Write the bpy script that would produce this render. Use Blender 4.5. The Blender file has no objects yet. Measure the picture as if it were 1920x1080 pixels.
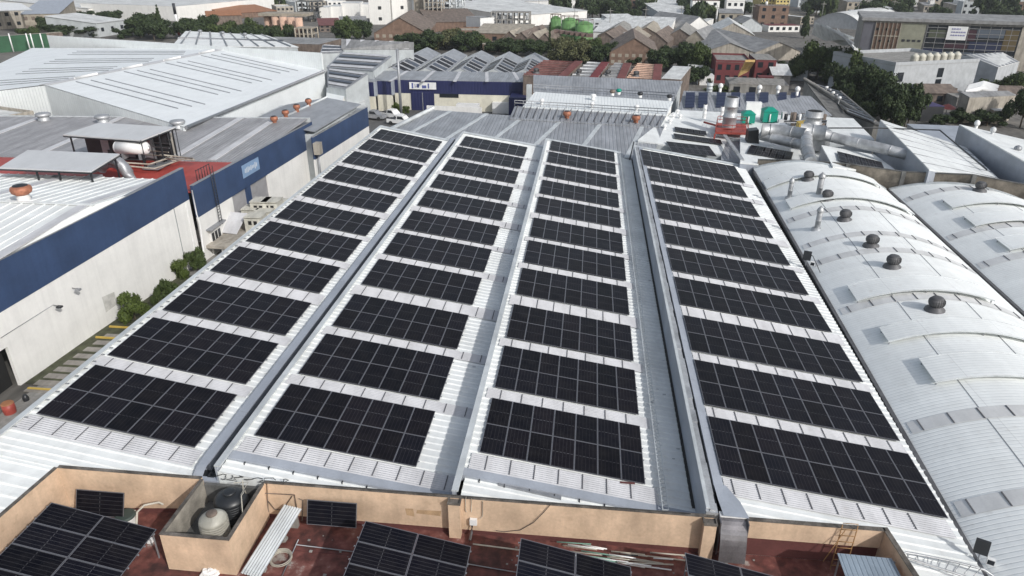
import bpy, math, random
import numpy as np
from mathutils import Matrix, Vector
random.seed(7); rng = np.random.default_rng(7)
S = bpy.context.scene
C = S.collection
R = math.radians
# ---------------- camera, sky, sun, exposure ----------------
CAM = np.array([0., 0., 30.]); FPX = 1325.8
PITCH, ROLL, YAW = R(25.393), R(0.175), R(6.008)
cam = bpy.data.cameras.new('camera'); cam.sensor_width = 36; cam.lens = FPX/1920*36
cam.clip_start = .5; cam.clip_end = 9000
co = bpy.data.objects.new('camera', cam); C.objects.link(co); S.camera = co
_f = np.array([-math.sin(YAW)*math.cos(PITCH), math.cos(YAW)*math.cos(PITCH), -math.sin(PITCH)])
_r0 = np.array([math.cos(YAW), math.sin(YAW), 0.]); _u0 = np.cross(_r0, _f)
_r = math.cos(ROLL)*_r0+math.sin(ROLL)*_u0; _u = -math.sin(ROLL)*_r0+math.cos(ROLL)*_u0
co.matrix_world = Matrix(((_r[0], _u[0], -_f[0], CAM[0]), (_r[1], _u[1], -_f[1], CAM[1]), (_r[2], _u[2], -_f[2], CAM[2]), (0, 0, 0, 1)))
W = bpy.data.worlds.new('World'); S.world = W; W.use_nodes = True
SUN = Vector((1.17, -1.08, 1.06)).normalized()
nt = W.node_tree; bg = nt.nodes['Background']
sky = nt.nodes.new('ShaderNodeTexSky'); sky.sky_type = 'NISHITA'; sky.sun_disc = False
sky.sun_elevation = math.asin(SUN.z); sky.sun_rotation = math.atan2(SUN.x, SUN.y)
sky.air_density = 1.2; sky.dust_density = 2.0; sky.ozone_density = 1.0
hs = nt.nodes.new('ShaderNodeHueSaturation'); hs.inputs['Saturation'].default_value = .55
nt.links.new(sky.outputs[0], hs.inputs['Color']); nt.links.new(hs.outputs[0], bg.inputs[0]); bg.inputs[1].default_value = 0.14
sl = bpy.data.lights.new('sun', 'SUN'); sl.energy = 2.75; sl.angle = R(.6); sl.color = (1, .975, .94)
so = bpy.data.objects.new('sun', sl); C.objects.link(so); so.rotation_euler = SUN.to_track_quat('Z', 'Y').to_euler(); so.location = (60, -60, 90)
S.view_settings.view_transform = 'Standard'; S.view_settings.look = 'None'
S.view_settings.exposure = 0.0; S.view_settings.gamma = 1

# ---------------- pixel -> place helpers (photo 1920x1080) ----------------
def ray(px, py): return _f+(px-960)/FPX*_r-(py-540)/FPX*_u
def G(px, py, z=0.):                      # point of the photo that lies at height z
    d = ray(px, py); p = CAM+d*(z-CAM[2])/d[2]; return Vector((p[0], p[1], z))
def AX(px, py, x):
    d = ray(px, py); p = CAM+d*((x-CAM[0])/d[0]); return Vector(p)
def AY(px, py, y):
    d = ray(px, py); p = CAM+d*(y/d[1]); return Vector(p)
def PJ(p):
    q = np.array(p)-CAM; d = q@_f; return 960+FPX*(q@_r)/d, 540-FPX*(q@_u)/d
def HT(py, x, y):                         # height above (x,y) seen at photo row py
    lo, hi = -60., 120.
    for _ in range(50):
        m = (lo+hi)/2
        if PJ((x, y, m))[1] > py: lo = m
        else: hi = m
    return lo

# ---------------- objects ----------------
def tag(o, label=None, cat=None, group=None, kind=None):
    if label: o['label'] = label
    if cat: o['category'] = cat
    if group: o['group'] = group
    if kind: o['kind'] = kind
    return o
def thing(name, label, cat, loc=(0, 0, 0), rz=0., group=None):
    o = bpy.data.objects.new(name, None); C.objects.link(o); o.empty_display_size = .3
    o.location = loc; o.rotation_euler = (0, 0, rz)
    return tag(o, label, cat, group)
def wm(o):
    m = Matrix.LocRotScale(o.location, o.rotation_euler, o.scale)
    if o.parent: m = wm(o.parent) @ o.matrix_parent_inverse @ m
    return m
def dup(root, loc=None, rz=None, label=None, group=None, scale=None, data=None):
    r = root.copy(); C.objects.link(r)
    if loc is not None: r.location = loc
    if rz is not None: r.rotation_euler = (0, 0, rz)
    if scale is not None: r.scale = (scale,)*3 if isinstance(scale, (int, float)) else scale
    if label: r['label'] = label
    if group: r['group'] = group
    def rec(src, dst):
        for ch in KIDS.get(src.name, []):
            c = ch.copy(); C.objects.link(c); c.parent = dst; c.matrix_parent_inverse = ch.matrix_parent_inverse.copy(); KIDS.setdefault(dst.name, []).append(c); rec(ch, c)
    rec(root, r); return r
KIDS = {}
class MB:
    def __init__(s): s.v = []; s.f = []; s.m = []; s.sm = []
    def quad(s, *p, m=0, sm=False):
        n = len(s.v); s.v += [tuple(q) for q in p]; s.f.append(tuple(range(n, n+len(p)))); s.m.append(m); s.sm.append(sm)
    def hexa(s, b, t, m=0, bottom=True):  # b, t: loops of equal count, bottom and top
        n = len(s.v); k = len(b); s.v += [tuple(q) for q in b]+[tuple(q) for q in t]
        for i in range(k):
            j = (i+1) % k; s.f.append((n+i, n+j, n+k+j, n+k+i)); s.m.append(m); s.sm.append(False)
        s.f.append(tuple(n+k+i for i in range(k))); s.m.append(m); s.sm.append(False)
        if bottom: s.f.append(tuple(n+k-1-i for i in range(k))); s.m.append(m); s.sm.append(False)
    def box(s, x0, y0, z0, x1, y1, z1, m=0):
        s.hexa([(x0, y0, z0), (x1, y0, z0), (x1, y1, z0), (x0, y1, z0)], [(x0, y0, z1), (x1, y0, z1), (x1, y1, z1), (x0, y1, z1)], m)
    def slab(s, p, th, m=0):              # polygon (ccw from above) with thickness downwards
        s.hexa([(q[0], q[1], q[2]-th) for q in p], p, m)
    def wall(s, a, b, z0, z1, th=.15, z1b=None, m=0):   # vertical wall a->b, thickness to the left of travel
        a = Vector((a[0], a[1])); b = Vector((b[0], b[1])); d = (b-a).normalized(); n = Vector((-d.y, d.x))*th
        if z1b is None: z1b = z1
        pts = [a, b, b+n, a+n]; zt = [z1, z1b, z1b, z1]
        s.hexa([(q.x, q.y, z0) for q in pts], [(q.x, q.y, z) for q, z in zip(pts, zt)], m)
    def cyl(s, p0, p1, r0, r1=None, n=12, m=0, caps=True, sm=True):
        if r1 is None: r1 = r0
        p0 = Vector(p0); p1 = Vector(p1); d = (p1-p0).normalized()
        a = d.orthogonal().normalized(); b = d.cross(a); k = len(s.v)
        for p, r in ((p0, r0), (p1, r1)):
            for i in range(n):
                t = 2*math.pi*i/n; s.v.append(tuple(p+a*(math.cos(t)*r)+b*(math.sin(t)*r)))
        for i in range(n):
            j = (i+1) % n; s.f.append((k+i, k+j, k+n+j, k+n+i)); s.m.append(m); s.sm.append(sm)
        if caps:
            s.f.append(tuple(k+n-1-i for i in range(n))); s.m.append(m); s.sm.append(False)
            s.f.append(tuple(k+n+i for i in range(n))); s.m.append(m); s.sm.append(False)
    def tube(s, pts, r, n=6, m=0, close=False):
        pts = [Vector(p) for p in pts]; k = len(s.v); L = len(pts)
        for i, p in enumerate(pts):
            if close: d = (pts[(i+1) % L]-pts[i-1])
            else: d = (pts[min(i+1, L-1)]-pts[max(i-1, 0)])
            d = d.normalized() if d.length > 1e-9 else Vector((0, 0, 1))
            up = Vector((0, 0, 1)) if abs(d.z) < .95 else Vector((0, 1, 0))
            a = d.cross(up).normalized(); b = a.cross(d)
            for q in range(n):
                t = 2*math.pi*q/n; s.v.append(tuple(p+a*(math.cos(t)*r)+b*(math.sin(t)*r)))
        for i in range(L if close else L-1):
            for q in range(n):
                j = (q+1) % n; i2 = (i+1) % L
                s.f.append((k+i*n+q, k+i*n+j, k+i2*n+j, k+i2*n+q)); s.m.append(m); s.sm.append(True)
        if not close:
            s.f.append(tuple(k+q for q in range(n))); s.m.append(m); s.sm.append(False)
            s.f.append(tuple(k+(L-1)*n+n-1-q for q in range(n))); s.m.append(m); s.sm.append(False)
    def lathe(s, prof, c=(0, 0, 0), n=20, m=0, sm=True):   # prof: (r,z) bottom to top
        k = len(s.v)
        for r, z in prof:
            for i in range(n):
                t = 2*math.pi*i/n; s.v.append((c[0]+r*math.cos(t), c[1]+r*math.sin(t), c[2]+z))
        for q in range(len(prof)-1):
            for i in range(n):
                j = (i+1) % n; s.f.append((k+q*n+i, k+q*n+j, k+(q+1)*n+j, k+(q+1)*n+i)); s.m.append(m); s.sm.append(sm)
        s.f.append(tuple(k+(len(prof)-1)*n+i for i in range(n))); s.m.append(m); s.sm.append(False)
    def build(s, name, mats, parent=None, local=False):
        me = bpy.data.meshes.new(name); me.from_pydata(s.v, [], s.f)
        if not isinstance(mats, (list, tuple)): mats = [mats]
        for x in mats: me.materials.append(x)
        if len(mats) > 1: me.polygons.foreach_set('material_index', s.m)
        if any(s.sm): me.polygons.foreach_set('use_smooth', s.sm)
        me.update()
        o = bpy.data.objects.new(name, me); C.objects.link(o)
        if parent: attach(o, parent, local)
        return o
def attach(o, parent, local=False):
    o.parent = parent; KIDS.setdefault(parent.name, []).append(o)
    if not local: o.matrix_parent_inverse = wm(parent).inverted()
def inst(o, name, parent, loc=(0, 0, 0), rot=(0, 0, 0)):   # another object on the same mesh, local to the parent
    c = bpy.data.objects.new(name, o.data); C.objects.link(c); c.location = loc; c.rotation_euler = rot
    if parent: attach(c, parent, True)
    return c

# ---------------- materials ----------------
def mat(name, col, rough=.6, metal=0., var=.10, scale=.6, rib=None, dirt=.12, bump=0., emit=None, spec=.5, sheet=None, drip=0., rust=0., lap=None):
    m = bpy.data.materials.new(name); m.use_nodes = True; t = m.node_tree; N = t.nodes; L = t.links
    b = N['Principled BSDF']; b.inputs['Roughness'].default_value = rough; b.inputs['Metallic'].default_value = metal
    b.inputs['Specular IOR Level'].default_value = spec
    tc = N.new('ShaderNodeTexCoord')
    def noise(sc, det=5, vec=None):
        n = N.new('ShaderNodeTexNoise'); n.inputs['Scale'].default_value = sc; n.inputs['Detail'].default_value = det
        L.new(vec if vec else tc.outputs['Object'], n.inputs['Vector']); return n.outputs['Fac']
    def mr(src, a, b2, lo=.3, hi=.7):
        r = N.new('ShaderNodeMapRange'); r.inputs[1].default_value = lo; r.inputs[2].default_value = hi
        r.inputs[3].default_value = a; r.inputs[4].default_value = b2; L.new(src, r.inputs[0]); return r.outputs[0]
    def mul(a, b2):
        q = N.new('ShaderNodeMath'); q.operation = 'MULTIPLY'; L.new(a, q.inputs[0])
        if isinstance(b2, (int, float)): q.inputs[1].default_value = b2
        else: L.new(b2, q.inputs[1])
        return q.outputs[0]
    f = mr(noise(scale), 1-var, 1+var)
    f = mul(f, mr(noise(scale*9, 3), 1-var*.5, 1+var*.5))
    if dirt:
        mp = N.new('ShaderNodeMapping'); mp.inputs['Scale'].default_value = (.9, .25, .5); L.new(tc.outputs['Object'], mp.inputs['Vector'])
        f = mul(f, mr(noise(1.3, 8, mp.outputs[0]), 1-dirt, 1.0, .35, .6))
    def op(o_, a, v):
        q = N.new('ShaderNodeMath'); q.operation = o_; L.new(a, q.inputs[0])
        if isinstance(v, (int, float)): q.inputs[1].default_value = v
        else: L.new(v, q.inputs[1])
        return q.outputs[0]
    if drip:       # rain streaks, fixed to the wall
        mp = N.new('ShaderNodeMapping'); mp.inputs['Scale'].default_value = (2.2, 2.2, .12); L.new(tc.outputs['Object'], mp.inputs['Vector'])
        f = mul(f, mr(noise(1.0, 7, mp.outputs[0]), 1-drip, 1.0, .38, .56))
    if sheet:      # every roof sheet has aged a little differently
        sp0 = N.new('ShaderNodeSeparateXYZ'); L.new(tc.outputs['Object'], sp0.inputs[0])
        wn = N.new('ShaderNodeTexWhiteNoise'); wn.noise_dimensions = '1D'; L.new(op('FLOOR', mul(sp0.outputs[sheet[0]], 1/sheet[1]), 0), wn.inputs['W'])
        f = mul(f, mr(wn.outputs['Value'], 1-sheet[2], 1+sheet[2]*.3, 0, 1))
    if lap:        # end laps between sheets
        sp1 = N.new('ShaderNodeSeparateXYZ'); L.new(tc.outputs['Object'], sp1.inputs[0])
        fr1 = op('FRACT', mul(sp1.outputs[lap[0]], 1/lap[1]), 0); f = mul(f, mr(fr1, .80, 1.0, .0, .016))
    hgt = None
    if rib:
        ax, per, dep = rib; sp = N.new('ShaderNodeSeparateXYZ'); L.new(tc.outputs['Object'], sp.inputs[0])
        src = sp.outputs[ax]
        q = mul(src, 1/per); fr = N.new('ShaderNodeMath'); fr.operation = 'FRACT'; L.new(q, fr.inputs[0])
        pp = N.new('ShaderNodeMath'); pp.operation = 'PINGPONG'; pp.inputs[1].default_value = .5; L.new(fr.outputs[0], pp.inputs[0])
        hgt = mr(pp.outputs[0], 0, 1, .05, .17)
        f = mul(f, mr(pp.outputs[0], .93, 1., .0, .22))
    cc = N.new('ShaderNodeMix'); cc.data_type = 'RGBA'; cc.blend_type = 'MULTIPLY'; cc.inputs[0].default_value = 1
    cc.inputs[6].default_value = (*col, 1)
    cb = N.new('ShaderNodeCombineColor')
    for i in range(3): L.new(f, cb.inputs[i])
    L.new(cb.outputs[0], cc.inputs[7]); L.new(cc.outputs[2], b.inputs['Base Color'])
    if rust:
        r3 = N.new('ShaderNodeMix'); r3.data_type = 'RGBA'; r3.inputs[7].default_value = (.20, .12, .07, 1); L.new(cc.outputs[2], r3.inputs[6])
        L.new(mul(mr(noise(2.3, 9), 0, rust, .60, .74), 1.0), r3.inputs[0]); L.new(r3.outputs[2], b.inputs['Base Color'])
    if hgt is not None or bump:
        bp = N.new('ShaderNodeBump')
        if hgt is not None: bp.inputs['Strength'].default_value = .9; bp.inputs['Distance'].default_value = rib[2]; L.new(hgt, bp.inputs['Height'])
        else: bp.inputs['Strength'].default_value = .6; bp.inputs['Distance'].default_value = bump; L.new(noise(scale*14, 6), bp.inputs['Height'])
        L.new(bp.outputs[0], b.inputs['Normal'])
    if emit: b.inputs['Emission Color'].default_value = (*emit, 1)
    return m
white_roof = mat('white_roof_sheet', (.80, .82, .81), .6, .0, .05, .35, dirt=.11, sheet=(1, 1.0, .07), rust=.12)
white_roof_x = mat('white_roof_ribs_x', (.78, .81, .81), .6, 0, .04, .3, rib=(0, .5, .03), dirt=.06)
white_roof_y = mat('white_roof_ribs_y', (.78, .81, .82), .6, 0, .04, .3, rib=(1, .5, .015), dirt=.05)
vault_white = mat('vault_roof', (.88, .90, .885), .8, 0, .04, .25, rib=(1, .27, .010), dirt=.06, sheet=(1, .81, .045), rust=.12, lap=(0, 4.4))
skylight_m = mat('translucent_sheet', (.58, .58, .595), .5, 0, .07, .5, dirt=.16, rust=.1)
skyband_m = mat('translucent_band', (.70, .70, .69), .6, 0, .06, 1., dirt=.15)
flash_gray = mat('gray_flashing', (.37, .40, .45), .5, .1, .08, .8, dirt=.12)
flash_lite = mat('light_flashing', (.58, .61, .62), .45, .1, .1, 1.5, dirt=.2)
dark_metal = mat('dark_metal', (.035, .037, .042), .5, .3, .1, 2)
gray_metal = mat('gray_metal', (.32, .33, .35), .45, .4, .12, 2)
galv = mat('galvanised_metal', (.50, .51, .52), .5, .55, .2, 1.2, dirt=.25)
turbine_m = mat('weathered_turbine', (.13, .13, .135), .6, .3, .2, 3, dirt=.3)
purlin_m = mat('purlin', (.12, .12, .13), .7)
peach = mat('peach_render', (.66, .485, .34), .85, 0, .12, .9, dirt=.18, bump=.012, drip=.08, rust=.22)
coping_m = mat('dark_stained_coping', (.13, .115, .10), .9, 0, .5, 2.5, dirt=.4)
maroon = mat('maroon_floor', (.16, .052, .045), .8, 0, .25, .7, dirt=.35)
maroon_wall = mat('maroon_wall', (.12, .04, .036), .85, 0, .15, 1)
concrete = mat('concrete', (.30, .29, .27), .85, 0, .15, .7, dirt=.25, bump=.01, drip=.2)
concrete_dk = mat('dark_concrete', (.14, .14, .135), .9, 0, .3, 1.2, dirt=.4)
asphalt = mat('asphalt', (.10, .10, .10), .9, 0, .18, .15, dirt=.2)
white_wall = mat('white_wall', (.80, .79, .76), .8, 0, .04, .4, dirt=.05, drip=.05)
cream_wall = mat('cream_wall', (.70, .67, .56), .8, 0, .06, .4, dirt=.12)
blue_band = mat('blue_band', (.036, .066, .145), .6, 0, .10, .5, dirt=.12, drip=.07, sheet=(1, 2.4, .08))
navy = mat('navy_cladding', (.017, .022, .085), .5, 0, .08, .5, rib=(0, .6, .03), dirt=.1)
gray_roof = mat('gray_roof_ribs', (.36, .375, .40), .5, .15, .08, .3, rib=(0, .5, .05), dirt=.2, sheet=(0, 1.0, .12), rust=.2)
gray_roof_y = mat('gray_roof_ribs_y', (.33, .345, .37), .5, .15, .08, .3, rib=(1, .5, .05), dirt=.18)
gray_roof_w = mat('gray_roof_warm', (.39, .385, .395), .55, .1, .1, .3, rib=(0, .45, .05), dirt=.22, sheet=(0, .9, .14), rust=.25)
red_roof = mat('red_roof', (.42, .06, .045), .5, 0, .12, .5, rib=(1, .45, .05), dirt=.15)
rust_roof = mat('rust_roof', (.21, .145, .125), .8, 0, .4, .35, rib=(1, 1.4, .1), dirt=.5)
rust_red = mat('rust_red_sheet', (.16, .055, .05), .7, 0, .2, .6)
canopy_m = mat('canopy_sheet', (.55, .56, .57), .5, 0, .04, .5, dirt=.06)
glass_dk = mat('dark_window', (.02, .024, .03), .12, 0, .1, 1)
black_open = mat('dark_doorway', (.012, .012, .012), .9)
brick_m = mat('brick', (.20, .13, .095), .85, 0, .2, .8, dirt=.25)
brown_m = mat('brown_render', (.19, .15, .125), .85, 0, .25, .7, dirt=.35)
tan_m = mat('tan_render', (.36, .32, .26), .85, 0, .15, .6, dirt=.25)
beige_m = mat('beige_render', (.44, .40, .34), .85, 0, .12, .6, dirt=.2, drip=.25)
gray_wall = mat('gray_wall', (.42, .44, .46), .8, 0, .08, .4, dirt=.15)
ltgray_wall = mat('light_gray_wall', (.52, .55, .56), .8, 0, .06, .4, dirt=.15)
red_wall = mat('red_wall', (.16, .035, .038), .75, 0, .15, .6, dirt=.15)
yellow_wall = mat('yellow_wall', (.62, .50, .20), .8, 0, .12, .6)
ochre_m = mat('ochre_slab', (.62, .42, .17), .8, 0, .1, .6)
green_tank = mat('green_tank', (.14, .30, .10), .6, 0, .2, .5, dirt=.3)
teal_m = mat('teal_sheet', (.0, .27, .19), .5, 0, .08, 1)
peach_silo = mat('peach_silo', (.60, .40, .30), .75, 0, .1, .5, dirt=.2)
orange_m = mat('orange_paint', (.34, .15, .07), .6, 0, .15, 1)
red_paint = mat('red_paint', (.34, .06, .045), .5, 0, .12, 1)
yellow_paint = mat('yellow_paint', (.55, .38, .08), .6, 0, .1, 1)
white_paint = mat('white_paint', (.80, .80, .79), .4, 0, .04, 1, dirt=.06)
wood_m = mat('pale_wood', (.52, .40, .20), .8, 0, .2, 2)
gray_blue = mat('gray_blue_sheet', (.28, .34, .40), .5, .1, .08, .8, rib=(0, .2, .02))
purple_m = mat('purple_wall', (.05, .04, .12), .7)
tank_white = mat('cream_plastic_tank', (.60, .58, .50), .5, 0, .1, 2, dirt=.5)
tank_black = mat('black_plastic_tank', (.02, .022, .025), .4, 0, .1, 2)
rubber = mat('rubber', (.02, .02, .02), .7)
grass_m = mat('lawn', (.075, .08, .045), .95, 0, .4, 1.5, dirt=.3)
bark = mat('bark', (.09, .07, .05), .9, 0, .2, 3)
stone_m = mat('paving_stone', (.30, .28, .25), .9, 0, .15, 1.5, dirt=.3)
green_net = mat('green_windscreen', (.03, .10, .05), .8, 0, .2, .4)
far_gray = mat('far_gray_roof', (.28, .28, .28), .7, 0, .2, .2, dirt=.3)
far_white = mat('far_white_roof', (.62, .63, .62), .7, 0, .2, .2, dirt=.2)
cable_m = mat('cable', (.05, .05, .05), .7)
pvc_green = mat('green_pipe', (.16, .30, .24), .6, 0, .1, 3)
hose_m = mat('pale_hose', (.50, .47, .40), .6, 0, .1, 3)
def leaf_mat(name, c1, c2):
    m = bpy.data.materials.new(name); m.use_nodes = True; t = m.node_tree; N = t.nodes; L = t.links
    b = N['Principled BSDF']; b.inputs['Roughness'].default_value = .65; b.inputs['Specular IOR Level'].default_value = .3
    g = N.new('ShaderNodeNewGeometry'); cr = N.new('ShaderNodeMix'); cr.data_type = 'RGBA'
    cr.inputs[6].default_value = (*c1, 1); cr.inputs[7].default_value = (*c2, 1)
    L.new(g.outputs['Random Per Island'], cr.inputs[0]); L.new(cr.outputs[2], b.inputs['Base Color'])
    return m
leaf_dark = leaf_mat('dark_leaves', (.022, .036, .014), (.05, .075, .026))
leaf_mid = leaf_mat('green_leaves', (.035, .055, .016), (.075, .105, .03))
leaf_olive = leaf_mat('olive_leaves', (.06, .065, .03), (.12, .125, .055))
leaf_lime = leaf_mat('bright_leaves', (.05, .075, .016), (.10, .135, .03))
def panel_mat(name, tint, ln=.32, lc=.10):
    m = bpy.data.materials.new(name); m.use_nodes = True; t = m.node_tree; N = t.nodes; L = t.links
    b = N['Principled BSDF']; b.inputs['Roughness'].default_value = .4; b.inputs['Specular IOR Level'].default_value = .09
    tc = N.new('ShaderNodeTexCoord'); sp = N.new('ShaderNodeSeparateXYZ'); L.new(tc.outputs['Object'], sp.inputs[0])
    def mm(op, a, v):
        q = N.new('ShaderNodeMath'); q.operation = op; L.new(a, q.inputs[0])
        if isinstance(v, (int, float)): q.inputs[1].default_value = v
        else: L.new(v, q.inputs[1])
        return q.outputs[0]
    fx = mm('FRACT', mm('MULTIPLY', sp.outputs[0], 6/1.09), 0)
    lx = mm('GREATER_THAN', mm('ABSOLUTE', mm('SUBTRACT', fx, .5), 0), .465)
    dash = mm('LESS_THAN', mm('ABSOLUTE', mm('SUBTRACT', fx, .5), 0), .30)
    my = mm('LESS_THAN', mm('ABSOLUTE', mm('SUBTRACT', sp.outputs[1], 1.14), 0), .014)
    fac = mm('MAXIMUM', mm('MULTIPLY', lx, ln), mm('MULTIPLY', mm('MULTIPLY', my, dash), 1.))
    mx = N.new('ShaderNodeMix'); mx.data_type = 'RGBA'; mx.inputs[6].default_value = (*tint, 1); mx.inputs[7].default_value = (lc, lc, lc*1.1, 1)
    L.new(fac, mx.inputs[0])
    oi = N.new('ShaderNodeObjectInfo'); r = N.new('ShaderNodeMapRange'); r.inputs[3].default_value = .7; r.inputs[4].default_value = 1.35; L.new(oi.outputs['Random'], r.inputs[0])
    mu = N.new('ShaderNodeMix'); mu.data_type = 'RGBA'; mu.blend_type = 'MULTIPLY'; mu.inputs[0].default_value = 1
    cb = N.new('ShaderNodeCombineColor')
    for i in range(3): L.new(r.outputs[0], cb.inputs[i])
    L.new(mx.outputs[2], mu.inputs[6]); L.new(cb.outputs[0], mu.inputs[7]); L.new(mu.outputs[2], b.inputs['Base Color'])
    va = N.new('ShaderNodeVectorMath'); va.operation = 'ADD'; cx = N.new('ShaderNodeCombineXYZ'); L.new(mm('MULTIPLY', oi.outputs['Random'], 97.), cx.inputs[0]); L.new(mm('MULTIPLY', oi.outputs['Random'], 31.), cx.inputs[1])
    L.new(tc.outputs['Object'], va.inputs[0]); L.new(cx.outputs[0], va.inputs[1])
    dn = N.new('ShaderNodeTexNoise'); dn.inputs['Scale'].default_value = 1.7; dn.inputs['Detail'].default_value = 6; L.new(va.outputs[0], dn.inputs['Vector'])
    dr = N.new('ShaderNodeMapRange'); dr.inputs[1].default_value = .38; dr.inputs[2].default_value = .75; dr.inputs[3].default_value = .0; dr.inputs[4].default_value = .05; L.new(dn.outputs['Fac'], dr.inputs[0])
    edge = mm('MULTIPLY', mm('LESS_THAN', sp.outputs[1], .10), .03)
    dd = N.new('ShaderNodeMix'); dd.data_type = 'RGBA'; dd.inputs[7].default_value = (.15, .135, .12, 1); L.new(mm('ADD', dr.outputs[0], edge), dd.inputs[0]); L.new(mu.outputs[2], dd.inputs[6]); L.new(dd.outputs[2], b.inputs['Base Color'])
    tm = N.new('ShaderNodeMix'); tm.data_type = 'RGBA'; tm.inputs[6].default_value = (*tint, 1); tm.inputs[7].default_value = (tint[0]*1.5, tint[0]*1.1, tint[0]*1.7, 1)
    L.new(mm('MULTIPLY', mm('FRACT', mm('MULTIPLY', oi.outputs['Random'], 7.3), 0), .8), tm.inputs[0]); L.new(tm.outputs[2], mx.inputs[6])
    n = N.new('ShaderNodeTexNoise'); n.inputs['Scale'].default_value = 1.1; L.new(va.outputs[0], n.inputs['Vector'])
    r2 = N.new('ShaderNodeMapRange'); r2.inputs[3].default_value = .3; r2.inputs[4].default_value = .5; L.new(n.outputs['Fac'], r2.inputs[0]); L.new(r2.outputs[0], b.inputs['Roughness'])
    return m
cell_m = panel_mat('solar_cells', (.004, .0042, .0078))
cell_blue = panel_mat('solar_cells_blue', (.004, .0045, .009), .8, .07)
frame_m = mat('panel_frame', (.26, .26, .28), .4, .6, .05, 2, dirt=0)
frame_dk = mat('panel_side', (.10, .10, .11), .5, .4, .05, 2, dirt=0)
# ---------------- ground ----------------
def ground_sheet():
    b = MB(); n = 24; xs = [-2600+5200*i/n for i in range(n+1)]; ys = [-300+4600*i/n for i in range(n+1)]
    for i in range(n):
        for j in range(n): b.quad((xs[i], ys[j], 0), (xs[i+1], ys[j], 0), (xs[i+1], ys[j+1], 0), (xs[i], ys[j+1], 0))
    m = mat('ground_surface', (.16, .15, .135), .95, 0, .35, .03, dirt=.45)
    tag(b.build('ground', m), kind='structure')
ground_sheet()
b = MB(); b.slab([(-41, 30, .06), (-22, 30, .06), (-22, 96, .06), (-39, 96, .06)], .05); tag(b.build('alley_pavement', concrete), kind='structure')
b = MB(); b.slab([(-42, 96, .064), (24, 96, .064), (24, 152, .064), (-60, 152, .064)], .05); tag(b.build('yard_pavement', asphalt), kind='structure')

# ---------------- the solar panel mesh ----------------
def panel_mesh(name, cm, w=1.134, l=2.279, fr=.024, th=.035):
    b = MB()
    o = [(0, 0, 0), (w, 0, 0), (w, l, 0), (0, l, 0)]; i_ = [(fr, fr, 0), (w-fr, fr, 0), (w-fr, l-fr, 0), (fr, l-fr, 0)]
    for k in range(4):
        j = (k+1) % 4; b.quad(o[k], o[j], i_[j], i_[k], m=0)
        b.quad(i_[k], i_[j], (*i_[j][:2], -.004), (*i_[k][:2], -.004), m=0)
        b.quad((*o[k][:2], -th), (*o[j][:2], -th), o[j], o[k], m=2)
    b.quad(*[(*q[:2], -.004) for q in i_], m=1); b.quad(*[(*q[:2], -th) for q in reversed(o)], m=2)
    me = bpy.data.meshes.new(name); me.from_pydata(b.v, [], b.f)
    for x in (frame_m, cm, frame_dk): me.materials.append(x)
    me.polygons.foreach_set('material_index', b.m); me.update(); return me
PM = panel_mesh('solar_panel', cell_m); PMB = panel_mesh('solar_panel_blue', cell_blue)
def array(loc, rot, nx, ny, label, group, pw=1.15, pl=2.3, me=PM, landscape=False, cols=None, rails=True, name='solar_array'):
    root = thing(name, label, 'solar array', loc, 0, group); root.rotation_euler = rot
    for i in range(nx):
        for j in range(ny):
            c = bpy.data.objects.new('solar_panel', me); C.objects.link(c); attach(c, root, True)
            if landscape: c.rotation_euler = (0, 0, math.pi/2); c.location = (i*pl+pl, j*pw, 0)
            else: c.location = (i*pw, j*pl, 0)
    if rails:
        W_ = nx*(pl if landscape else pw); L_ = ny*(pw if landscape else pl)
        r = MB()
        for q in (.2, .8):
            for j in range(ny): y = (j+q)*(L_/ny); r.box(-.05, y-.02, -.095, W_+.05, y+.02, -.037)
        r.build('mounting_rail', gray_metal, root, True)
    return root

# ---------------- sawtooth hall ----------------
YOFF = [.12, -.06, -.23, .13, .05, -.19, .12, 0., .18, .14, -.25]
PITCH_B = 5.8135
BAYS = [dict(ax=-26.25, az=9.47, t=R(9.96), y0=26.01, xl=-26.75, xr=-17.45, yb=90.2, nm='first'),
        dict(ax=-15.35, az=8.79, t=R(8.67), y0=26.37, xl=-16.0, xr=-5.15, yb=91.0, nm='second'),
        dict(ax=-4.37, az=8.41, t=R(8.73), y0=26.78, xl=-5.05, xr=5.88, yb=90.0, nm='third'),
        dict(ax=6.88, az=8.49, t=R(8.6), y0=26.26, xl=5.95, xr=17.25, yb=87.2, nm='fourth')]
def bz(k, x, dz=0): q = BAYS[k]; return q['az']-math.tan(q['t'])*(x-q['ax'])-.17+dz
hall = thing('sawtooth_hall', 'long white sawtooth factory hall whose four sloping roof bays carry rows of black solar arrays', 'factory', (-5, 57, 0))
def xr_at(k, y): return BAYS[k]['xr']+((y-24)*.033 if k == 3 else 0)
def ribbed(b, k, y0, y1, x0f, x1f, per=.5, h=.055, dz=0.):
    y = y0
    def prof(ya, yb, za, zb):
        b.quad((x0f(ya), ya, bz(k, x0f(ya), za+dz)), (x1f(ya), ya, bz(k, x1f(ya), za+dz)), (x1f(yb), yb, bz(k, x1f(yb), zb+dz)), (x0f(yb), yb, bz(k, x0f(yb), zb+dz)))
    while y < y1-1e-6:
        ye = min(y+per, y1); w = ye-y
        a, c, d, e = y+w*.62, y+w*.70, y+w*.88, y+w*.96
        prof(y, a, 0, 0); prof(a, c, 0, h); prof(c, d, h, h); prof(d, e, h, 0); prof(e, ye, 0, 0)
        y = ye
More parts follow.
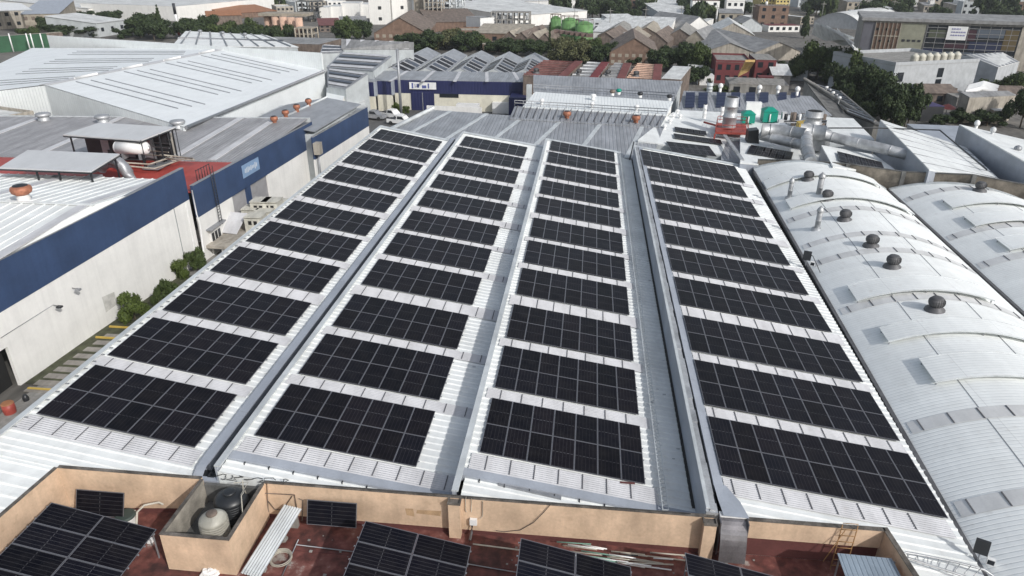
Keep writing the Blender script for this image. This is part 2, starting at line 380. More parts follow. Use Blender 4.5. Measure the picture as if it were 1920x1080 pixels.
for k, q in enumerate(BAYS):
    b = MB(); xl = q['xl']
    if k == 0:
        ribbed(b, 0, 24.0, q['yb'], lambda y: xl, lambda y: q['xr'], .5)
        KC = G(110, 873, 8.9); KL = G(0, 968, 8.9); sl_ = (KL.x-KC.x)/(KL.y-KC.y)
        ribbed(b, 0, KC.y, 24.0, lambda y: xl, lambda y: KC.x+(y-KC.y)*(-16.9-KC.x)/(24.0-KC.y)-.02, .5)
        ribbed(b, 0, 12.0, KC.y, lambda y: xl, lambda y: KC.x+(y-KC.y)*sl_-.03, .62)
    elif k == 3:
        ribbed(b, 3, 24.0, q['yb'], lambda y: xl+.9, lambda y: xr_at(3, y), .5)
        ribbed(b, 3, 12.0, 24.0, lambda y: 13.3, lambda y: xr_at(3, y), .62)
    else:
        ribbed(b, k, q['y0']-1.12, q['yb'], lambda y: xl+.02, lambda y: q['xr'], .5)
    b.build('roof_bay', white_roof, hall)
    if k in (1, 2):   # lower apron of roof in front of the bay
        b = MB(); ribbed(b, k, 23.98, q['y0']-1.55, lambda y: xl+(.05 if k == 1 else .25), lambda y: q['xr']-.02, .5, dz=-.12); b.build('roof_apron', white_roof, hall)
        b = MB(); ya, yb_ = q['y0']-1.56, q['y0']-1.1
        x0, x1 = xl, q['xr']-.02
        b.hexa([(x0, ya, bz(k, x0, -.3)), (x1, ya, bz(k, x1, -.3)), (x1, yb_, bz(k, x1, -.3)), (x0, yb_, bz(k, x0, -.3))],
               [(x0, ya, bz(k, x0, .04)), (x1, ya, bz(k, x1, .04)), (x1, yb_, bz(k, x1, .10)), (x0, yb_, bz(k, x0, .10))])
        b.build('gable_flashing', flash_gray, hall)
        b = MB()
        for i in range(9 if k == 1 else 8):
            x = x0+.9+i*1.15; b.box(x, ya-.13, bz(k, x, -.2), x+.05, ya-.003, bz(k, x, -.02))
        b.build('flashing_clip', dark_metal, hall)['kind'] = 'stuff'
    # side walls, ends, eave line
    b = MB()
    zt = bz(k, xl, .10)
    zb = 0 if k == 0 else bz(k-1, BAYS[k-1]['xr'], -1.2)
    yf = 12 if k == 0 else 24.0
    b.box(xl-.12 if k else xl-.05, yf, zb, xl if k else xl+.05, q['yb'], zt); 
    b.build('upstand_wall' if k else 'outer_wall', flash_gray if k else white_wall, hall)
    b = MB(); xr_ = xr_at(k, q['yb'])
    b.hexa([(xl, q['yb'], 0), (xr_, q['yb'], 0), (xr_, q['yb']+.12, 0), (xl, q['yb']+.12, 0)],
           [(xl, q['yb'], bz(k, xl, .08)), (xr_, q['yb'], bz(k, xr_, .08)), (xr_, q['yb']+.12, bz(k, xr_, .08)), (xl, q['yb']+.12, bz(k, xl, .08))])
    b.build('end_wall', ltgray_wall, hall)
    # verge flashing along the high edge
    b = MB()
    if k < 3:
        b.box(xl-.14, (24.0 if k else 12), zt+.002, xl+.16, q['yb'], zt+.07)
        b.build('ridge_flashing', flash_lite, hall)
    b = MB(); yb = q['yb']
    b.hexa([(xl, yb-.55, bz(k, xl, .065)), (xr_, yb-.55, bz(k, xr_, .065)), (xr_, yb+.14, bz(k, xr_, .085)), (xl, yb+.14, bz(k, xl, .085))],
           [(xl, yb-.55, bz(k, xl, .075)), (xr_, yb-.55, bz(k, xr_, .075)), (xr_, yb+.14, bz(k, xr_, .13)), (xl, yb+.14, bz(k, xl, .13))])
    b.build('end_flashing', flash_lite, hall)
# brackets on the left eave of the first bay
b = MB(); b.box(-26.93, 12, 9.12, -26.81, 90, 9.26); b.build('gutter', flash_lite, hall)
b = MB(); y = 25.0
while y < 88: b.box(-26.72, y, bz(0, -26.7, .06), -26.42, y+.06, bz(0, -26.7, .10)); y += .75
b.build('verge_clip', gray_metal, hall)['kind'] = 'stuff'
# valley flashing between the first and second bays + cable ladder
b = MB(); x0, x1 = -17.45, -16.98
for i in range(16):
    ya, yb_ = 25.0+i*4.07, 25.0+(i+1)*4.07-.02
    b.hexa([(x0, ya, bz(0, x0, -.05)), (x1, ya, bz(0, x0, -.05)), (x1, yb_, bz(0, x0, -.05)), (x0, yb_, bz(0, x0, -.05))],
           [(x0, ya, bz(0, x0, .47)), (x1, ya, bz(0, x0, .44)), (x1, yb_, bz(0, x0, .44)), (x0, yb_, bz(0, x0, .47))])
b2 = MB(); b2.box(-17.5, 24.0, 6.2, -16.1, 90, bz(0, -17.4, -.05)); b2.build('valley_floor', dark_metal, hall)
b2 = MB(); b2.box(-17.0, 23.955, 6.2, -16.05, 24.25, bz(0, -17.4, .25)); b2.build('valley_end', flash_gray, hall)
prev = None
for i in range(7):
    t = i/6*math.pi/2; ya = 25.0-1.0*math.sin(t); zz = bz(0, x0, .455)-.75*(1-math.cos(t))
    if prev: b.quad((x0, ya, zz), (x1, ya, zz), (x1, prev[0], prev[1]), (x0, prev[0], prev[1]), sm=True)
    prev = (ya, zz)
b.build('valley_flashing', flash_gray, hall)
def ladder_tray(name, x0, x1, z, y0, y1, m, step=.3, sloped=None):
    b = MB(); b.box(x0, y0, z, x0+.04, y1, z+.07); b.box(x1-.04, y0, z, x1, y1, z+.07); y = y0
    while y < y1: b.box(x0+.042, y, z+.01, x1-.042, y+.035, z+.05); y += step
    b.build(name, m, hall)
ladder_tray('cable_tray', -16.72, -16.4, bz(0, -17.4, .22), 24.2, 90, dark_metal, .26)
ladder_tray('cable_tray', 4.22, 4.52, bz(2, 4.45, .30), 25.2, 89, flash_lite, .3)
for x in (-16.5, -16.38, -16.3):
    b = MB(); b.tube([(x+.03*math.sin(i*1.3), 24.3+i*4.1, bz(0, -17.4, .13)) for i in range(17)], .028, 5); b.build('cable', dark_metal if x > -16.4 else galv, hall)
# fourth bay: raised side with lip, wavy metal capping and grey flashing
zt = bz(3, 5.95, .10)
b = MB(); b.box(5.84, 24, zt+.002, 6.0, 87.2, zt+.05); b.build('ridge_flashing', flash_lite, hall)
b = MB(); y = 24.0; ws = []
while y < 87.2: ws.append(y); y += 1.05
for i in range(len(ws)-1):
    a, c = ws[i], ws[i+1]; r1, r2 = random.uniform(-.035, .035), random.uniform(-.02, .05)
    b.hexa([(6.02, a, zt-.25), (6.30+r1, a, zt-.25), (6.30+r1, c-.01, zt-.25), (6.02, c-.01, zt-.25)],
           [(6.02, a, zt-.02), (6.30+r1, a, zt-.06+r2), (6.30+r1, c-.01, zt-.06+r2), (6.02, c-.01, zt-.02)])
b.build('foil_capping', galv, hall)
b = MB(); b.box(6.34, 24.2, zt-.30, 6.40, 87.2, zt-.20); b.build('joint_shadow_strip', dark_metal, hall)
b = MB(); zf = bz(3, 6.4, .03)
for i in range(14):
    ya, yb_ = 25.6+i*4.4, 25.6+(i+1)*4.4-.025
    b.hexa([(6.41, ya, zf-.3), (6.86, ya, zf-.3), (6.86, yb_, zf-.3), (6.41, yb_, zf-.3)], [(6.41, ya, zf+.09), (6.86, ya, zf-.02), (6.86, yb_, zf-.02), (6.41, yb_, zf+.09)])
b.quad((6.55, 23.75, zf+.05), (7.62, 23.75, zf+.0), (7.40, 24.7, zf+.03), (6.45, 24.7, zf+.08)); b.quad((6.45, 24.7, zf+.08), (7.40, 24.7, zf+.03), (6.95, 25.7, zf+.03), (6.41, 25.7, zf+.09))
b.build('valley_flashing', flash_gray, hall)
b = MB(); b.box(5.69, 26, bz(2, 5.85, .0), 5.83, 87.2, bz(2, 5.85, .10)); b.build('gap_shade_strip', rubber, hall)  # black strip stands in for the shaded gap at the wall foot
# front closing wall under the bays (towards the rooftop in front)
b = MB(); b.box(-26.6, 23.97, 0, 17.2, 24.03, 6.2); b.build('front_wall', concrete, hall)
b = MB()
for k in (0, 1, 2, 3):
    xa, xb = BAYS[k]['xl'], BAYS[k]['xr']
    b.hexa([(xa, 23.96, 6.2), (xb, 23.96, 6.2), (xb, 23.99, 6.2), (xa, 23.99, 6.2)], [(xa, 23.96, bz(k, xa, -.14)), (xb, 23.96, bz(k, xb, -.14)), (xb, 23.99, bz(k, xb, -.14)), (xa, 23.99, bz(k, xa, -.14))])
b.build('gable_wall', white_roof, hall)
b = MB(); b.box(17.1, 12, 0, 17.16, 87, 6.3); b.build('outer_wall', concrete, hall)
# translucent strips between the arrays, with the dark purlins under them
def sky_strip_mesh(w, l):
    b = MB(); n = max(4, int(l/.13)); s_ = l/n
    for i in range(n):
        y = i*s_; b.quad((0, y, 0), (w, y, 0), (w, y+s_*.5, .035), (0, y+s_*.5, .035)); b.quad((0, y+s_*.5, .035), (w, y+s_*.5, .035), (w, y+s_, 0), (0, y+s_, 0))
    return b
first_strip = {}; purlin0 = None
def strip(k, y, l, x0, x1):
    global purlin0
    q = BAYS[k]; key = (k, round(l, 2)); w = x1-x0
    loc = (x0, y, bz(k, x0, .062)); rot = (0, q['t'], 0)
    if key in first_strip: inst(first_strip[key], 'skylight_sheet', None, loc, rot); o = bpy.data.objects[C.objects[-1].name]
    else:
        o = sky_strip_mesh(w/math.cos(q['t']), l).build('skylight_sheet', skylight_m); o.location = loc; o.rotation_euler = rot; first_strip[key] = o
    attach(o, hall)
    o.matrix_parent_inverse = wm(hall).inverted()
    n = int((w+.2)/1.15)
    for i in range(n):
        x = q['ax']-.02+(i+.38)*1.15*math.cos(q['t'])
        if x > x1-.1: continue
        if purlin0 is None:
            m_ = MB(); m_.box(-.025, 0, 0, .025, 1, .012); purlin0 = m_.build('purlin', purlin_m); p = purlin0
        else: p = bpy.data.objects.new('purlin', purlin0.data); C.objects.link(p)
        p.location = (x, y+.06, bz(k, x, .10)); p.rotation_euler = rot; p.scale = (1, l-.12, 1); attach(p, hall); p.matrix_parent_inverse = wm(hall).inverted()
ordn = ['nearest', 'second', 'third', 'fourth', 'fifth', 'sixth', 'seventh', 'eighth', 'ninth', 'tenth', 'eleventh']
bayn = ['leftmost roof bay', 'second roof bay from the left', 'third roof bay from the left', 'rightmost roof bay beside the vaults']
for k, q in enumerate(BAYS):
    nx = 9 if k == 3 else 7
    ends = [q['y0']-1.1]
    for j in range(11):
        y = q['y0']+j*PITCH_B+YOFF[j]; n2, xo, ny = nx, 0., 2
        if k == 3 and j == 9: n2, xo = 10, -.35
        if k == 3 and j == 10: n2, xo, ny, y = 10, -.35, 1, y-.85
        ax_ = q['ax']+xo; z = q['az']-math.tan(q['t'])*xo
        array((ax_, y, z), (0, q['t'], 0), n2, ny, '%s black solar array counted from the front on the %s' % (ordn[j], bayn[k]) if j < 10 else 'farthest black solar array on the %s' % bayn[k], 'black solar arrays on the sawtooth roof')
        x0 = q['ax']-.35+xo*0; x1 = {0: -17.9, 1: -5.2, 2: 4.1, 3: 17.2}[k]
        if k == 3: x1 = xr_at(3, y)-.35; x0 = 6.9
        lo = ends[-1]
        if y-lo > .35: strip(k, lo+.03, (y-.04)-(lo+.03), x0, x1)
        ends.append(y+ny*2.3)
# screw heads and small patches of sealant on the roofs
for k, q in enumerate(BAYS):
    b = MB()
    for i in range(26):
        y = random.uniform(26, 86); x = random.uniform(q['xr']-1.6, q['xr']-.3) if k != 3 else random.uniform(17.0, 17.6)
        s_ = random.uniform(.04, .12); z = bz(k, x, .004); b.box(x-s_, y-s_*.6, z, x+s_, y+s_*.6, z+.01)
    b.build('sealant_patch', mat('sealant', (.42, .43, .44), .8) if 'sealant' not in bpy.data.materials else bpy.data.materials['sealant'], hall)['kind'] = 'stuff'
# dangling dark strut at the far end and small red mark
o = MB(); o.cyl(AX(1176, 318, 5.2), (5.9, AX(1176, 318, 5.2).y+2.2, 8.7), .07, n=6); tag(o.build('metal_strut', dark_metal), 'short black strut leaning on the far end of the grey upstand wall', 'strut')
b = MB(); p = G(1172, 911, 7.1); b.box(p.x-.25, p.y-.05, bz(2, p.x, .11), p.x+.45, p.y+.05, bz(2, p.x, .15)); tag(b.build('metal_offcut', rust_red), 'small dark red offcut lying on the translucent strip before the third bay', 'offcut')
p = G(1000, 868+40, 8.3)
b = MB(); a = G(933, 911, 7.95); c = G(1052, 938, 7.5); b.wall((a.x, a.y), (c.x, c.y), 7.2, 8.05, .18, 7.6); tag(b.build('metal_profile', gray_metal), 'long grey folded metal profile lying on the white apron behind the peach parapet', 'metal profile')
# ---------------- rooftop in the foreground ----------------
FZ = 6.3
roof = thing('front_building', 'peach rendered building in front with a stained maroon flat roof behind a low parapet', 'building', (-5, 16, 0))
def maroon_floor_mat():
    m = bpy.data.materials.new('stained_roof_floor'); m.use_nodes = True; t = m.node_tree; N = t.nodes; L = t.links; bs = N['Principled BSDF']
    tc = N.new('ShaderNodeTexCoord'); n1 = N.new('ShaderNodeTexNoise'); n1.inputs['Scale'].default_value = .55; n1.inputs['Detail'].default_value = 9; n1.inputs['Roughness'].default_value = .7
    n2 = N.new('ShaderNodeTexNoise'); n2.inputs['Scale'].default_value = 2.2; n2.inputs['Detail'].default_value = 8
    L.new(tc.outputs['Object'], n1.inputs[0]); L.new(tc.outputs['Object'], n2.inputs[0])
    r = N.new('ShaderNodeValToRGB'); e = r.color_ramp.elements; e[0].position = .35; e[0].color = (.07, .03, .028, 1); e[1].position = .52; e[1].color = (.165, .055, .045, 1)
    x = e.new(.60); x.color = (.20, .085, .07, 1); x = e.new(.66); x.color = (.34, .30, .27, 1)
    L.new(n1.outputs['Fac'], r.inputs[0])
    mx = N.new('ShaderNodeMix'); mx.data_type = 'RGBA'; mx.blend_type = 'MULTIPLY'; mx.inputs[0].default_value = 1; L.new(r.outputs[0], mx.inputs[6])
    mr = N.new('ShaderNodeMapRange'); mr.inputs[1].default_value = .3; mr.inputs[2].default_value = .7; mr.inputs[3].default_value = .65; mr.inputs[4].default_value = 1.25; L.new(n2.outputs['Fac'], mr.inputs[0])
    cb = N.new('ShaderNodeCombineColor'); [L.new(mr.outputs[0], cb.inputs[i]) for i in range(3)]; L.new(cb.outputs[0], mx.inputs[7]); L.new(mx.outputs[2], bs.inputs['Base Color'])
    bs.inputs['Roughness'].default_value = .75
    return m
b = MB(); b.slab([(-22.2, 8, FZ), (13.5, 8, FZ), (13.5, 23.85, FZ), (-16.9, 23.85, FZ), (KC.x-.1, KC.y, FZ)], .3); b.build('roof_floor', maroon_floor_mat(), roof)
b = MB(); b.box(-24.1, 8, 0, 13.6, 8.2, FZ); b.box(13.45, 8.2, 0, 13.6, 23.6, FZ-.31); b.build('outer_wall', peach, roof)
for i in range(6):       # screed joints
    b = MB(); b.box(-13.3, 21.9-i*1.9, FZ+.001, 13.2, 21.93-i*1.9, FZ+.012); b.build('floor_joint', maroon_wall, roof)
def par(a, c, z0=FZ, z1=8.3, th=.16, z1b=None):
    z1b = z1 if z1b is None else z1b
    b = MB(); b.wall(a, c, z0, z1, th, z1b); b.build('parapet', peach, roof)
    a, c = Vector(a), Vector(c); d = (c-a).normalized(); n = Vector((-d.y, d.x))
    a2, c2, w2 = a-n*.01, c-n*.01, n*(th+.02); q4 = [a2, c2, c2+w2, a2+w2]; zz = [z1, z1b, z1b, z1]
    b = MB(); b.hexa([(p.x, p.y, z+.002) for p, z in zip(q4, zz)], [(p.x, p.y, z+.035) for p, z in zip(q4, zz)]); b.build('coping', coping_m, roof)
    b = MB(); a3, c3 = a-n*.012, c-n*.012; b.wall((a3.x, a3.y), (c3.x, c3.y), z0, z0+.22, .010); b.build('painted_skirting', maroon_wall, roof)
par((KC.x, KC.y-.1), (-16.75, 23.75), z1=8.85, z1b=8.25); par((-13.75, 23.75), (6.2, 23.75)); par((KC.x+(12-KC.y)*sl_, 12), (KC.x, KC.y-.1), z1=8.85)
# right hand section: short band of wall over a recess, its shade put into maroon colour
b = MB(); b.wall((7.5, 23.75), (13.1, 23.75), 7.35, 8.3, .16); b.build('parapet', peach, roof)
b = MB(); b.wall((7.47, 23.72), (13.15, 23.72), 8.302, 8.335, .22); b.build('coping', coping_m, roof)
b = MB(); b.wall((6.2, 23.86), (13.1, 23.86), FZ, 7.35, .08); b.build('shaded_recess_wall', maroon_wall, roof)
b = MB(); b.wall((13.1, 23.9), (13.75, 18.0), FZ, 8.3, .16); b.build('parapet', peach, roof)
b = MB(); b.wall((13.07, 23.93), (13.72, 18.0), 8.302, 8.335, .22); b.build('coping', coping_m, roof)
# stains on the wall
b = MB(); b.box(-2.9-.2, 23.744, 7.0, -2.5-.2, 23.747, 7.6)
stain = mat('damp_stain', (.46, .31, .18), .9, 0, .2, 3)
b = MB(); p = AY(762, 960, 23.74); b.quad((p.x, 23.742, 7.1), (p.x+.35, 23.742, 7.05), (p.x+.32, 23.742, 7.5), (p.x-.05, 23.742, 7.48)); b.quad((p.x+.45, 23.742, 7.25), (p.x+1.55, 23.742, 7.2), (p.x+1.6, 23.742, 7.5), (p.x+.5, 23.742, 7.45)); b.build('repair_patch', stain, roof)
# piers
for i, (x, y) in enumerate(((-5.25, 23.4), (5.72, 23.35))):
    b = MB(); b.box(x, y, FZ, x+.52, 23.74, 8.22); b.build('pier', peach, roof)
    b = MB(); b.box(x-.03, y-.03, 8.222, x+.55, y+.05, 8.32); b.box(x-.03, y+.052, 8.222, x+.03, 23.74, 8.32); b.box(x+.49, y+.052, 8.222, x+.55, 23.74, 8.32); b.box(x+.035, y+.055, 8.222, x+.485, 23.74, 8.26); b.build('pier_cap', coping_m, roof)
# tank pen
pen = thing('tank_pen', 'peach walled pen holding two plastic water tanks at the parapet', 'tank pen', (-15.2, 20.6, FZ))
b = MB(); x0, x1, y0, y1 = -16.75, -13.75, 20.35, 23.74; w = .13
b.box(x0, y0, FZ, x1, y0+w, 8.24); b.build('wall', peach, pen)
b = MB(); b.box(x0, y0+w, FZ, x0+w, y1, 8.24); b.build('wall', peach, pen)
b = MB(); b.box(x1-w, y0+w, FZ, x1, y1, 8.24); b.build('wall', peach, pen)
b = MB(); b.box(x0+w, 23.7, FZ, x1-w, 23.86, 8.0); b.build('wall', concrete_dk, pen)
b = MB(); b.box(x0+w+.002, y0+w+.002, FZ+.3, x1-w-.002, 23.69, 7.0); b.build('inner_slab', concrete_dk, pen)
lin = mat('pen_lining', (.36, .33, .28), .9, 0, .25, 2, dirt=.5)
b = MB(); b.box(x0+w+.001, y0+w+.01, 7.0, x0+w+.02, 23.69, 8.23); b.build('lining', lin, pen)
b = MB(); b.box(x0-.02, y0-.02, 8.242, x1+.02, y0+w+.01, 8.28); b.box(x0-.02, y0+w+.012, 8.242, x0+w+.01, y1, 8.28); b.box(x1-w-.01, y0+w+.012, 8.242, x1+.02, y1, 8.28); b.build('coping', coping_m, pen)
def tank(x, y, z, r, h, m, label, lid):
    t = thing('water_tank', label, 'water tank', (x, y, z))
    b = MB(); prof = [(r*.93, 0), (r, .05)]
    for i in range(7):
        zz = .1+i*(h*.62)/7; prof += [(r, zz), (r*1.0, zz+h*.05), (r*.965, zz+h*.065), (r*.965, zz+h*.075)]
    prof += [(r, h*.70), (r*.93, h*.80), (r*.70, h*.90), (r*.42, h*.955), (r*.36, h*.96)]
    b.lathe(prof, (x, y, z), 28); b.build('body', m, t)
    b = MB(); b.lathe([(r*.36, h*.955), (r*.38, h*.97), (r*.38, h*1.02), (r*.33, h*1.04), (r*.1, h*1.05)], (x, y, z), 20); b.build('lid', lid, t)
    return t
tank(-15.0, 21.45, 7.25, .60, 1.30, tank_white, 'dirty cream plastic water tank in the front of the pen', brown_m)
tank(-14.85, 22.75, 7.25, .72, 1.32, tank_black, 'black plastic water tank behind the cream tank', tank_black)
b = MB(); b.tube([(-14.3, 23.2, 7.2), (-14.25, 23.0, 8.5), (-14.1, 22.4, 8.75), (-13.9, 21.9, 8.1), (-13.95, 21.7, 7.2)], .022, 6); b.tube([(-14.6, 23.4, 7.5), (-14.45, 23.3, 8.8), (-14.4, 23.2, 8.85), (-14.3, 22.9, 8.4)], .02, 6); b.tube([(-14.9, 23.3, 8.6), (-14.2, 23.3, 8.72), (-14.25, 22.6, 8.6)], .018, 6)
tag(b.build('water_pipes', hose_m), 'thin pale water pipes rising over the black tank', 'pipes', kind='stuff')
b = MB()
for i in range(5):
    a0 = random.uniform(0, 6); b.tube([(-15.9-.0+.8*i+random.uniform(-.2, .2)+.3*math.sin(a0+q), 23.86+.08*math.sin(q*2+i), 8.34+.10*math.sin(a0+q*1.7)+.05) for q in np.linspace(0, 3, 9)], .02, 5)
b.tube([(-13.5+i*1.1, 23.83+.02*math.sin(i), 8.37+.015*math.sin(i*2)) for i in range(18)], .02, 5)
tag(b.build('cable_tangle', cable_m), 'dark cables tangled along the top of the parapet behind the pen', 'cables', kind='stuff')
# big tilted arrays on frames
def big_array(TL, t, rows, label, n=2):
    o = array((TL[0], TL[1]-rows*1.15, TL[2]), (0, R(t), 0), n, rows, label, 'tilted solar arrays on the maroon roof', landscape=True, me=PMB)
    m = wm(o); b = MB()
    for x in (.15, n*2.3-.15):
        for y in (.1, rows*1.15-.1, rows*.575):
            p = m @ Vector((x, y, -.1)); b2 = MB(); b2.box(p.x-.025, p.y-.025, FZ, p.x+.025, p.y+.025, p.z); b2.build('leg', gray_metal, o)
    return o
big_array((-21.81, 20.99, 8.9), 13.0, 6, 'tilted black solar array at the left end of the maroon roof beside the tank pen')
big_array((-8.5, 21.95, 8.35), 12.0, 5, 'tilted black solar array in the middle of the maroon roof right of the hose coil')
big_array((-1.87, 21.3, 8.75), 13.5, 5, 'tilted black solar array in front of the pile of pipes')
q = G(1283, 1035, 8.3); big_array((q.x, q.y, 8.3), 13.5, 4, 'tilted black solar array below the square pier beside the metal chute', 1.5 and 2)
# two small panels leaning on the parapet
def leaning(x0, yb, zb, ang, label):
    t = thing('leaning_solar_panel', label, 'solar panel', (x0, yb, zb)); t.rotation_euler = (R(ang), 0, 0)
    c = bpy.data.objects.new('solar_panel', PMB); C.objects.link(c); c.rotation_euler = (0, 0, math.pi/2); c.location = (2.279, 0, .04); attach(c, t, True)
    b = MB(); b.box(.1, .05, -.03, .14, 1.1, .0); b.box(2.1, .05, -.03, 2.14, 1.1, .0); b.build('frame', gray_metal, t, True)
    return t
leaning(-22.0, 22.15, 7.15, 66, 'small solar panel leaning on the parapet behind the left tilted array')
leaning(-11.65, 23.05, 6.78, 68, 'small blue-black solar panel in a pale frame leaning on the parapet right of the pen')
# bucket-like cistern with pipe
t = thing('small_cistern', 'small white cistern with a dark green lid beside the leaning panel', 'cistern', (-19.75, 22.3, FZ))
b = MB(); b.lathe([(.34, 0), (.36, .1), (.40, .75), (.42, .8)], (-19.75, 22.3, FZ), 18); b.build('body', white_paint, t)
b = MB(); b.lathe([(.43, .80), (.43, .88), (.36, .92)], (-19.75, 22.3, FZ), 18); b.build('lid', mat('green_lid', (.05, .07, .06), .6), t)
b = MB(); b.tube([(-19.35, 22.2, FZ+.1), (-19.3, 22.5, FZ+.9), (-19.1, 22.8, FZ+1.05), (-18.6, 23.1, FZ+1.0), (-18.5, 23.2, FZ+.8)], .05, 8); b.tube([(-19.6, 22.3, FZ+.1), (-19.45, 22.6, FZ+.9)], .045, 8); b.build('pipe', hose_m, t)
# cable duct down the parapet
b = MB(); b.tube([(-19.7, 23.72, 8.3), (-19.3, 23.72, 7.3), (-19.15, 23.7, 6.6), (-19.1, 23.66, 6.4)], .035, 6); tag(b.build('downpipe', peach), 'thin peach painted pipe running down the left parapet', 'pipe')
# corrugated sheets
t = thing('corrugated_sheets', 'stack of white corrugated roofing sheets lying beside the tank pen', 'roofing sheets', (-13.1, 22, FZ))
a0 = Vector((-13.55, 20.3)); d = Vector((.62, 3.25)).normalized(); n_ = Vector((d.y, -d.x))
for s in range(3):
    b = MB(); z0 = FZ+.18+s*.05; off = s*.06
    for i in range(15):
        u0, u1 = i*.065+off*.5, (i+1)*.065+off*.5; h0, h1 = .05*(i % 2), .05*((i+1) % 2)
        P = lambda u, v, h: (a0.x+n_.x*u+d.x*v, a0.y+n_.y*u+d.y*v, z0+h+v*.22)
        b.quad(P(u0, off, h0), P(u1, off, h1), P(u1, 3.2+off, h1), P(u0, 3.2+off, h0))
    b.build('sheet', flash_lite, t)
b = MB(); b.box(-13.3, 20.6, FZ, -12.6, 20.8, FZ+.17); b.box(-12.9, 23.2, FZ, -12.2, 23.4, FZ+.85); b.build('support', concrete, t)
b = MB()
for k in range(6):
    c = G(527, 1050, FZ); b.tube([(c.x+(.40+.035*(k % 3))*math.cos(t_), c.y+(.40+.035*(k % 3))*math.sin(t_), FZ+.04+.03*k) for t_ in np.linspace(0, 2*math.pi, 26)[:-1]], .02, 5, close=True)
tag(b.build('hose_coil', hose_m), 'coil of pale hose lying on the maroon floor by the roofing sheets', 'hose', kind=None)
def lump(name, label, cat, p, s, m, seed=0, sq=.7):
    rr = random.Random(seed); b = MB(); n1, n2 = 10, 7; k = 0
    pts = {}
    for i in range(n2+1):
        for j in range(n1):
            th = math.pi*i/n2*.5; ph = 2*math.pi*j/n1; r = s*(1+rr.uniform(-.22, .22))
            pts[i, j] = (p[0]+r*math.sin(th)*math.cos(ph), p[1]+r*math.sin(th)*math.sin(ph), p[2]+r*math.cos(th)*sq)
    for i in range(n2):
        for j in range(n1): b.quad(pts[i, j], pts[i+1, j], pts[i+1, (j+1) % n1], pts[i, (j+1) % n1])
    return tag(b.build(name, m), label, cat)
q = G(395, 1076, FZ); lump('white_sack', 'crumpled white sack on the maroon floor in front of the pen', 'sack', q, .4, white_paint, 3)
q = G(283, 1014, FZ); lump('white_bag', 'small white bag under the corner of the left tilted array', 'bag', q, .16, white_paint, 4)
q = G(530, 1012, FZ); lump('gray_stone', 'grey lump of rubble beside the roofing sheets', 'rubble', q, .22, concrete, 5)
# conduits on the parapet
def pipe_thing(name, label, cat, paths, r, m, group=None):
    b = MB()
    for p in paths: b.tube(p, r, 6)
    return tag(b.build(name, m), label, cat, group)
yw = 23.69
def W_(px, py, dy=0): q = AY(px, py, yw-dy); return (q.x, yw-dy, q.z)
pipe_thing('rusty_conduit', 'rusty conduit with a sagging cable fixed to the parapet right of the pen', 'conduit', [[W_(497, 925), W_(552, 928)], [W_(500, 905), W_(503, 960)], [W_(503, 940), W_(515, 955), W_(530, 956), W_(548, 930)], [W_(552, 928), W_(558, 960), W_(556, 1000)], [W_(560, 935), W_(568, 938), W_(566, 985)]], .022, brown_m)
t = thing('junction_box', 'white junction box with two conduits on the parapet between the two piers', 'junction box', W_(888, 975))
q = W_(888, 977); b = MB(); b.box(q[0]-.16, 23.58, q[2]-.16, q[0]+.16, 23.72, q[2]+.16); b.build('box', white_paint, t)
b = MB(); b.tube([W_(876, 960), W_(873, 958), W_(873, 937), W_(874, 932)], .018, 6); b.tube([W_(900, 972), W_(905, 968), W_(905, 940)], .018, 6); b.tube([W_(884, 960), W_(884, 935)], .015, 5); b.build('conduit', hose_m, t)
b = MB(); b.tube([(q[0]-.05, 23.6, q[2]-.15), (q[0]-.08, 23.55, FZ+.3), (q[0]-.1, 23.2, FZ+.15)], .06, 8); b.build('duct', gray_metal, t)
pipe_thing('black_cable', 'black cable sagging down the parapet behind the third tilted array', 'cable', [[W_(1032, 946), W_(1020, 960), W_(1000, 980), W_(975, 994), W_(945, 997), W_(930, 995)]], .016, cable_m)
pipe_thing('floor_pipe', 'white pipe lying on the maroon floor between the middle arrays', 'pipe', [[(-4.1, 22.9, FZ+.25), (1.0, 22.6, FZ+.25)]], .035, hose_m)
pipe_thing('conduit_line', 'thin grey conduits running along the floor behind the leaning panel', 'conduit', [[(-11.9, 22.2, FZ+.06), (-8.6, 22.05, FZ+.06)], [(-11.9, 22.5, FZ+.05), (-11.8, 20.2, FZ+.05)], [(-4.6, 22.0, FZ+.05), (-1.8, 21.7, FZ+.05)]], .025, gray_metal)
pile = thing('pipe_pile', 'jumbled pile of pale and green plastic pipes behind the third tilted array', 'pipe pile', (3, 22.8, FZ))
for i in range(26):
    x = random.uniform(.3, 4.4); L_ = random.uniform(.8, 2.6); y = random.uniform(22.5, 23.5); a = random.gauss(-.04, .07); z = FZ+.05+random.random()*.22
    b = MB(); b.cyl((x-L_/2, y-L_/2*a, z), (x+L_/2, y+L_/2*a, z+random.uniform(-.03, .05)), .03, n=6); b.build('pipe', random.choice([pvc_green, hose_m, hose_m, white_paint, dark_metal]), pile)
